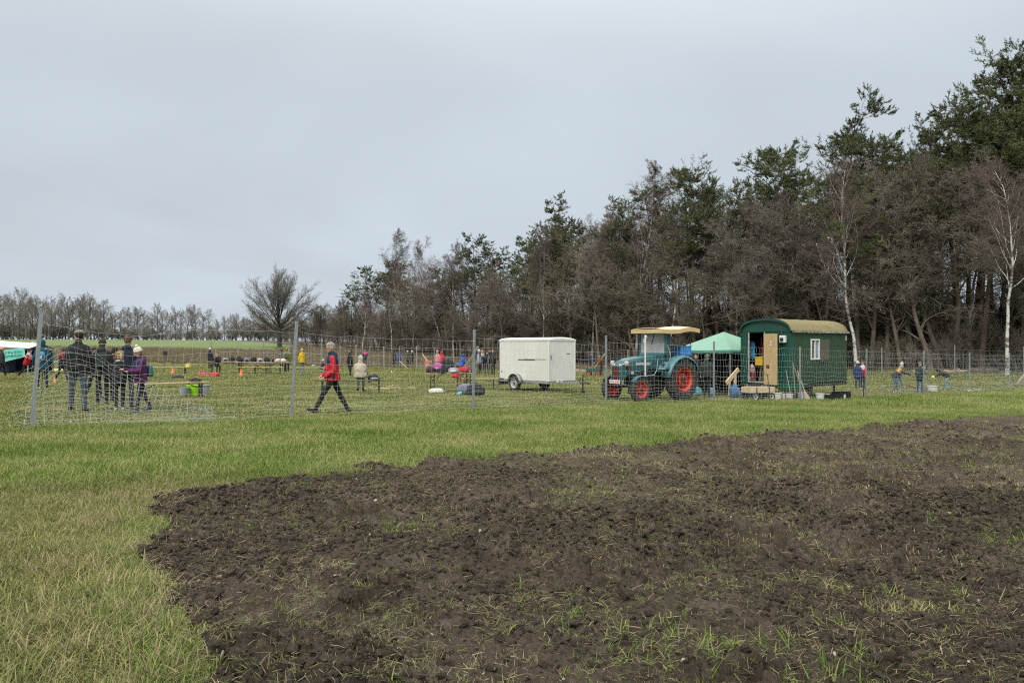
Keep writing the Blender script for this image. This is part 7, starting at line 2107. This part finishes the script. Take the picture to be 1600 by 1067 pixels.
# bag table before the trailer
e, T = folding_bench(704, 28.6, 24, 'folding table heaped with coats and bags before the red-jacketed child', table=True, length=1.9)
for k, (dx, dy, c, w, h, lab, c2) in enumerate(((-0.78, 0, (0.05, 0.02, 0.04), 0.34, 0.22, 'dark plum bag at the end of the heaped table', None), (-0.50, 0.10, (0.40, 0.10, 0.28), 0.36, 0.40, 'pink patterned backpack on the heaped table', (0.5, 0.2, 0.36)), (-0.42, -0.14, BLACK, 0.36, 0.18, 'flat black bag in front on the heaped table', None), (-0.10, 0.08, (0.022, 0.026, 0.028), 0.46, 0.52, 'large black rounded backpack on the heaped table', (0.03, 0.05, 0.05)), (0.05, -0.15, (0.30, 0.29, 0.32), 0.40, 0.20, 'grey and white bag on the heaped table', (0.6, 0.58, 0.6)), (0.72, -0.05, (0.10, 0.05, 0.05), 0.28, 0.16, 'small brown pouch on the heaped table', (0.4, 0.25, 0.2)), (0.50, -0.12, (0.45, 0.04, 0.05), 0.36, 0.24, 'red rolled coat on the heaped table', None))):
    bag(T @ Vector((dx, dy, 0.76)), c, lab, w, h, 0.26, 0.3 * (k - 3) * 0.4, c2=c2)
bag(col_at(682, 27.6), (0.62, 0.62, 0.56), 'white bag lying under the heaped table', 0.55, 0.20, 0.3, 0.0, name='bag', cat='bag')
bag(col_at(727, 26.8), (0.17, 0.19, 0.23), 'grey-blue backpack on the grass by the second fence post along', 0.62, 0.42, 0.34, -0.2, c2=(0.1, 0.11, 0.14))
bag(col_at(744, 26.4), (0.035, 0.04, 0.045), 'black rucksack with pale piping behind the fence post', 0.60, 0.44, 0.36, 0.5, c2=(0.05, 0.05, 0.055))
bag(col_at(718, 26.6), (0.16, 0.42, 0.42), 'small turquoise bag beside the grey-blue backpack', 0.2, 0.14, 0.16, name='pouch', cat='bag')
folding_bench(748, 31.5, 6, 'pale bench standing behind the heaped table', length=1.7)
# slanted board and tripod poles
o = MB().box((0, 0, 0), (0.10, 0.04, 1.9)).build('plank', grey_wood); p = col_at(733, 40); o.location = (p[0], p[1], p[2] + 1.15); o.rotation_euler = (0.15, R(33), 0); tag(o, 'grey plank slanting upward beside the blue-jacketed child', 'plank')
x, y, z = col_at(764, 32.5); e = empty('tripod', (x, y, z)); tag(e, 'tall thin tripod standing before the group by the trailer', 'tripod')
for k in range(3): MB().tube([(0, 0, 1.5), (0.42 * math.cos(0.4 + k * 2.09), 0.42 * math.sin(0.4 + k * 2.09), 0)], 0.012, 6).build('leg', M('tripod_grey', (0.16, 0.17, 0.16), rough=0.5), e)
MB().box((0, 0, 1.54), (0.08, 0.08, 0.1)).tube([(0, 0, 1.55), (0.03, 0, 2.1)], 0.012, 6).build('head', steel_black, e)
# seesaw of planks under the salmon child, plank under the blue child
x, y, z = at(668, 574); e = empty('wooden_seesaw', (x, y, z), -0.3); tag(e, 'fresh timber seesaw frame under the salmon-jacketed child', 'seesaw')
MB().beam((-0.55, 0, 1.35), (0.35, 0, 0.05), 0.16, 0.06).build('plank', raw_wood, e); MB().beam((-0.2, 0, 0.62), (0.5, 0, 0.58), 0.18, 0.06).build('seat', raw_wood, e); MB().box((0.38, 0, 0.1), (0.4, 0.25, 0.2)).build('foot', raw_wood, e)
o = MB().beam((-0.45, 0, 0.75), (0.35, 0, 0.02), 0.12, 0.05).build('plank', raw_wood); o.location = at(631, 576); tag(o, 'fresh plank leaning between the blue jacket and the olive coat', 'plank')
# red-wheeled handcart
x, y, z = at(921, 588); e = empty('handcart', (x, y, z), -0.2); tag(e, 'small green handcart with orange-red wheels on the grass', 'handcart')
MB().box((0.3, 0, 0.42), (1.0, 0.5, 0.06)).box((0.3, -0.25, 0.52), (1.0, 0.03, 0.18)).box((0.3, 0.25, 0.52), (1.0, 0.03, 0.18)).build('bed', M('cart_green', (0.04, 0.09, 0.07), rough=0.6), e); MB().tube([(0.8, 0, 0.45), (1.3, 0, 0.8)], 0.015, 6).build('drawbar', steel_black, e)
for sx in (-0.05, 0.65):
    for s in (1, -1): wheel(e, (sx, s * 0.30, 0.22), 0.22, 0.08, 0.13, s, M('orange_rim', (0.52, 0.10, 0.03), rough=0.5), 0)
bag((x + 0.1, y, z + 0.45), (0.42, 0.05, 0.05), 'red bag riding on the handcart', 0.35, 0.25, 0.25)

# --- white pavilion with banner at the far left
def pavilion():
    x, y, z = col_at(5, 40.0)
    e = empty('pavilion', (x, y, z), R(8)); tag(e, 'low white-roofed pavilion with dark blue sides', 'pavilion')
    white = M('tent_white', (0.62, 0.62, 0.62), (0.55, 0.55, 0.56), 2, 0.8); nav = M('tent_navy', (0.010, 0.014, 0.035), (0.016, 0.02, 0.045), 2, 0.85)
    rows = []
    for k in range(9):
        t = k / 8; rows.append([(-2.2 + 4.2 * t, yy, 1.75 - 0.42 * t - 0.06 * math.sin(PI * t) + (0.25 if yy == 0 else 0)) for yy in (-1.5, 0, 1.5)])
    b = MB(); b.loft(rows, close=False, caps=False); b.build('roof', white, e, solid=0.03)
    for xx, h in ((-2.1, 1.7), (1.9, 1.28)):
        for yy in (-1.4, 1.4): MB().box((xx, yy, h / 2), (0.05, 0.05, h)).build('leg', galv, e)
    MB().box((-0.1, 1.4, 0.62), (3.9, 0.02, 1.15)).box((-2.1, 0, 0.62), (0.02, 2.8, 1.2)).build('side_wall', nav, e)
    MB().box((-0.3, -1.1, 0.45), (2.6, 0.7, 0.75)).build('covered_counter', nav, e, bevel=0.03)
    bn = empty('banner', (0, 0, 0)); tag(bn, 'mint green banner with dark lettering hung under the white pavilion roof', 'banner')
    bn.matrix_world = Matrix.Translation(e.location) @ Matrix.Rotation(R(8), 4, 'Z') @ Matrix.Translation((1.27, -1.66, 1.04)) @ Matrix.Rotation(R(-6), 4, 'Y')
    b = MB(); b.loft([[(-0.62 + 1.24 * k / 10, 0.02 * math.sin(k * 1.1), zz - (0.20 if zz < 0 else 0) * (1 - k / 10)) for k in range(11)] for zz in (-0.20, 0.26)], close=False, caps=False)
    b.build('banner_cloth', M('banner_mint', (0.20, 0.62, 0.50), (0.17, 0.56, 0.46), 3, 0.75), bn, solid=0.006)
    ink = M('banner_ink', (0.02, 0.13, 0.12), rough=0.8)
    g = np.random.default_rng(8)
    for row, zz in enumerate((0.10, -0.10)):      # brush strokes too blurred in the photograph to read
        xx = -0.48
        while xx < 0.46:
            h = 0.09 + 0.04 * g.random(); w = 0.05 + 0.04 * g.random()
            b = MB()
            b.box((xx, -0.034, zz), (0.022, 0.008, h), rot=(0, g.normal() * 0.3, 0)); b.box((xx + w * 0.5, -0.034, zz + h * 0.3 * g.normal() * 0.6), (w, 0.007, 0.020), rot=(0, g.normal() * 0.35, 0))
            if g.random() > 0.4: b.box((xx + w, -0.034, zz), (0.020, 0.009, h * 0.9), rot=(0, g.normal() * 0.3, 0))
            b.build('lettering', ink, bn); xx += w + 0.075
pavilion()
bag(at(90, 581), (0.62, 0.60, 0.25), 'pale yellow cloth heap on the grass behind the teal coat', 0.9, 0.18, 0.5, name='cloth_heap', cat='cloth')

# --- round the wagon
def local(px, d): return col_at(px, d)
x, y, z = local(1184, 27.0); e = empty('wooden_handcart', (x, y, z), R(18)); tag(e, 'small wooden handcart with pale plank sides before the wagon steps', 'handcart')
for s in (-0.28, 0.28): MB().box((0, s, 0.40), (1.02, 0.025, 0.20)).build('side_board', raw_wood, e, bevel=0.004)
for s in (-0.5, 0.5): MB().box((s, 0, 0.40), (0.025, 0.54, 0.20)).build('end_board', raw_wood, e)
MB().box((0, 0, 0.295), (0.98, 0.52, 0.02)).build('bed', grey_wood, e)
for xx in (-0.26, 0.28): MB().box((xx, -0.298, 0.40), (0.035, 0.012, 0.20)).build('strap', steel_black, e)
for sx in (-0.32, 0.36):
    MB().tube([(sx, -0.26, 0.15), (sx, 0.26, 0.15)], 0.018, 6).box((sx, 0, 0.22), (0.05, 0.3, 0.1)).build('axle', steel_black, e)
    for s in (1, -1): wheel(e, (sx, s * 0.29, 0.15), 0.15, 0.07, 0.075, s, M('pale_hub', (0.62, 0.62, 0.60), rough=0.5), 0)
MB().tube([(0.42, -0.1, 0.30), (0.34, -0.1, 0.95)], 0.016, 7).tube([(0.34, -0.22, 0.95), (0.34, 0.02, 0.95)], 0.014, 6).build('pull_handle', M('cart_handle_green', (0.02, 0.12, 0.06), rough=0.5), e)
def carton(px, d, c, label, s, rz=0.0, name='carton', cat='box', c2=None):
    x, y, z = local(px, d); e = empty(name, (x, y, z), rz); tag(e, label, cat)
    m = M('box_%d' % int(c[0] * 517 + c[1] * 931 + c[2] * 771), c, tuple(v * 0.75 for v in c), 7, 0.6)
    t = 0.018
    b = MB(); b.box((0, 0, 0.012), (s[0], s[1], 0.024))
    for q in (-1, 1): b.box((q * (s[0] / 2 - t / 2), 0, s[2] / 2 + 0.013), (t, s[1], s[2])); b.box((0, q * (s[1] / 2 - t / 2), s[2] / 2 + 0.0125), (s[0] - 2 * t - 0.002, t, s[2]))
    b.build('tray', m, e)
    MB().box((0, -s[1] / 2 - 0.006, s[2] * 0.8), (s[0] * 0.4, 0.012, s[2] * 0.2)).build('rim_grip', cloth(c2 or c), e)
    return e
carton(1297, 28.3, (0.015, 0.016, 0.018), 'long black plastic tray lying under the wagon side', (0.85, 0.5, 0.22), 0.6, 'plastic_tray', 'tray')
carton(1314, 28.7, (0.014, 0.018, 0.018), 'black crate holding white cups at the end of the wagon', (0.62, 0.4, 0.30), 0.5, 'plastic_crate', 'crate')
for k, lab in enumerate(('white cup at the near end of the black crate', 'white cup second in the black crate', 'white cup third in the black crate')):
    bucket(0, 0, (0.6, 0.6, 0.6), lab, 0.055, 0.20, 'cup', loc=(lambda p: (p[0], p[1], p[2] + 0.02))(local(1309 + 5 * k, 28.35 + 0.08 * k)), name='cup')
bucket(1281, 27.95, (0.64, 0.63, 0.60), 'round white pail with lid beneath the wagon window', 0.17, 0.26)
bucket(1293, 28.0, (0.60, 0.60, 0.56), 'slim white pot next to the round white pail', 0.07, 0.24)
bucket(1215, 27.6, (0.64, 0.62, 0.55), 'white pail nearest the wooden handcart', 0.15, 0.26); bucket(1224, 27.7, (0.55, 0.55, 0.53), 'narrow white pot between two white pails', 0.06, 0.24); bucket(1233, 27.7, (0.66, 0.64, 0.60), 'white pail with red stripe by the leaning tools', 0.15, 0.24)
bucket(1240, 27.8, (0.20, 0.06, 0.05), 'small brown-red pot at the foot of the leaning tools', 0.09, 0.2)
x, y, z = local(1233, 28.4); e = empty('wheelbarrow', (x, y, z), R(10)); tag(e, 'green wheelbarrow tub under the corner of the wagon', 'wheelbarrow')
MB().loft([[(-0.45 * s, -0.30 * s, zz), (0.55 * s, -0.30 * s, zz), (0.55 * s, 0.30 * s, zz), (-0.45 * s, 0.30 * s, zz)] for s, zz in ((0.6, 0.30), (1.0, 0.58))], caps=False).quad((-0.27, -0.18, 0.302), (0.33, -0.18, 0.302), (0.33, 0.18, 0.302), (-0.27, 0.18, 0.302)).build('tub', M('barrow_green', (0.02, 0.20, 0.10), (0.03, 0.25, 0.13), 4, 0.5), e, solid=0.008)
MB().tube([(-0.9, -0.25, 0.55), (0.2, -0.22, 0.30), (0.6, 0, 0.18)], 0.016, 6).tube([(-0.9, 0.25, 0.55), (0.2, 0.22, 0.30), (0.6, 0, 0.18)], 0.016, 6).tube([(-0.3, -0.24, 0.42), (-0.3, -0.24, 0)], 0.014, 6).tube([(-0.3, 0.24, 0.42), (-0.3, 0.24, 0)], 0.014, 6).build('frame', steel_black, e)
wheel(e, (0.6, 0, 0.18), 0.18, 0.08, 0.1, 1, steel_black, 0)
def tool(px0, d0, px1, d1, h1, label, kind, head):
    a = Vector(local(px0, d0)); b = Vector(local(px1, d1)) + Vector((0, 0, h1))
    e = empty(kind, a); tag(e, label, kind.replace('_', ' '))
    v = b - a; u = v.normalized()
    MB().tube([u * 0.12, v], 0.016, 7).build('handle', grey_wood if kind != 'broom' else plank_wood, e)
    if head == 'rake':
        m = MB(); s = Vector((1, 0.4, 0)).normalized(); m.beam(u * 0.1 - s * 0.2, u * 0.1 + s * 0.2, 0.02)
        for k in range(9): m.beam(u * 0.1 + s * (-0.19 + 0.0475 * k), u * 0.02 + s * (-0.19 + 0.0475 * k) + Vector((0, -0.03, 0)), 0.008)
        m.build('rake_head', steel_black, e)
    elif head == 'broom':
        s = Vector((1, 0.4, 0)).normalized(); m = MB(); m.loft([[u * t + s * w * sx + Vector((0, 0.025 * sy, 0)) for sx, sy in ((-1, -1), (1, -1), (1, 1), (-1, 1))] for t, w in ((0.40, 0.03), (0.22, 0.10), (0.0, 0.15))]); m.build('bristles', M('broom_straw', (0.40, 0.33, 0.24), (0.28, 0.22, 0.16), 40, 0.9, stretch=(8, 8, 1)), e)
    else:
        s = Vector((1, 0.4, 0)).normalized(); m = MB(); m.loft([[u * t + s * w * sx + Vector((0, 0.008 * sy, 0)) for sx, sy in ((-1, -1), (1, -1), (1, 1), (-1, 1))] for t, w in ((0.36, 0.10), (0.1, 0.11), (0.0, 0.05))]); m.build('blade', galv, e)
tool(1243, 27.7, 1239, 28.05, 1.42, 'long pale rake leaning on the wagon corner', 'rake', 'rake')
tool(1262, 27.6, 1246, 28.15, 1.10, 'straw broom leaning on the wagon side', 'broom', 'broom')
tool(1258, 27.75, 1241, 28.2, 1.22, 'grey-handled spade leaning between rake and broom', 'spade', 'spade')
tool(1237, 27.55, 1226, 28.6, 1.35, 'thin dark-handled hoe leaning by the wagon end', 'hoe', 'rake')
tool(1252, 27.5, 1247, 28.1, 0.95, 'short shovel with a rusty blade at the foot of the tools', 'shovel', 'spade')
bag(local(1146, 28.4), (0.07, 0.16, 0.30), 'blue plastic sack standing beside the wagon steps', 0.26, 0.52, 0.24, 0.2, name='plastic_sack', cat='sack')
bag(local(1152, 28.8), (0.10, 0.20, 0.34), 'smaller blue plastic sack behind the other', 0.2, 0.4, 0.2, 0.6, name='plastic_sack', cat='sack')
# under the gazebo: table with cloth
e, T = folding_bench(1128, 30.2, 30, 'dark covered table under the gazebo', table=True, length=1.6, top=steel_black)
bag(local(1090, 28.8), (0.18, 0.42, 0.50), 'pale turquoise bag on the ground at the gazebo', 0.26, 0.4, 0.2, name='bag', cat='bag'); bag(local(1112, 29.0), (0.22, 0.46, 0.55), 'light blue bag on the ground behind the grey-green jacket', 0.26, 0.36, 0.2, name='bag', cat='bag')
# --- digging place on the right
bucket(1457, 37.0, (0.66, 0.65, 0.62), 'square-shouldered white bucket by the child in dark green', 0.24, 0.36)
def tape(px0, py0, px1, py1, c, label, cat='tape'):
    a, b = Vector(at(px0, py0)), Vector(at(px1, py1)); n = 8
    g = np.random.default_rng(int(px0)); rows = []
    s = (b - a).normalized().cross(Vector((0, 0, 1)))
    for k in range(n + 1):
        t = k / n; p = a.lerp(b, t) + s * 0.08 * g.normal() * (0 < k < n)
        z = gz(p.x, p.y) + 0.09 + 0.03 * g.random()
        rows.append([(p.x + s.x * 0.04, p.y + s.y * 0.04, z + 0.05), (p.x - s.x * 0.04, p.y - s.y * 0.04, z - 0.03)])
    o = MB().loft(rows, close=False, caps=False).build('barrier_tape', M('tape_%d' % int(c[1] * 100), c, rough=0.5), solid=0.004); tag(o, label, cat)
tape(1376, 607, 1388, 606, WHITE, 'short white strip behind the heels of the bending child'); tape(1412, 603, 1432, 609, (0.66, 0.62, 0.55), 'white strip running to the dark green jacket'); tape(1420, 605, 1430, 608, (0.55, 0.09, 0.06), 'red strip lying across the white one')
tape(1408, 613, 1438, 614, WHITE, 'long white strip at the feet of the bending child'); tape(1470, 611, 1492, 609, (0.62, 0.58, 0.42), 'pale strip beyond the white bucket'); tape(1484, 611, 1512, 614, WHITE, 'white strip between the bending child in black and the fence'); tape(1436, 608, 1470, 609, WHITE, 'white strip passing behind the white bucket'); tape(1515, 614, 1532, 614, WHITE, 'far white strip end past the fence post')
x, y, z = at(1349, 622); o = MB().tube([(0, 0, 0), (0.02, 0, 1.1)], 0.018, 7).build('dark_stake', steel_black); o.location = (x, y, z); tag(o, 'thin dark stake standing beside the fence post past the wagon', 'stake')
# fallen trunks along the wood
def log(px0, d0, px1, d1, r, label, mat, lift=0.0):
    a, b = Vector(col_at(px0, d0)), Vector(col_at(px1, d1)) + Vector((0, 0, lift)); g = np.random.default_rng(int(px0))
    pts = [a.lerp(b, t) + Vector((0, 0, r * 0.8 + 0.06 * g.normal() * (0 < t < 1))) for t in (0, 0.25, 0.5, 0.75, 1)]
    e = empty('fallen_trunk', pts[0]); tag(e, label, 'log')
    MB().tube([p - pts[0] for p in pts], [r, r * 0.95, r * 0.9, r * 0.8, r * 0.6], 9).build('trunk', mat, e, smooth=True)
    for k in (1, 3): MB().tube([pts[k] - pts[0], pts[k] - pts[0] + Vector((0.25 * g.normal(), -0.2, 0.3))], [r * 0.35, r * 0.15], 6).build('branch_stub', mat, e)
pale = M('barkless_wood', (0.36, 0.30, 0.23), (0.26, 0.21, 0.16), 3, 0.9)
log(1476, 54.5, 1512, 55, 0.16, 'pale fallen trunk lying in the grass before the wood', pale); log(1518, 55, 1560, 55.5, 0.22, 'brown fallen trunk behind the end of the fence', bark_dark); log(1425, 56, 1446, 55, 0.12, 'pale branch lying at the foot of the wood', pale, 0.3); log(1588, 44, 1610, 44.5, 0.10, 'leaning weathered pole beyond the last fence post', grey_wood, 1.2)
log(926, 63, 945, 62, 0.10, 'thin pale leaning branch by the far fence behind the handcart', pale, 1.6); log(898, 66, 925, 66, 0.14, 'pale log behind the trailer coupling', pale)
settle_people()
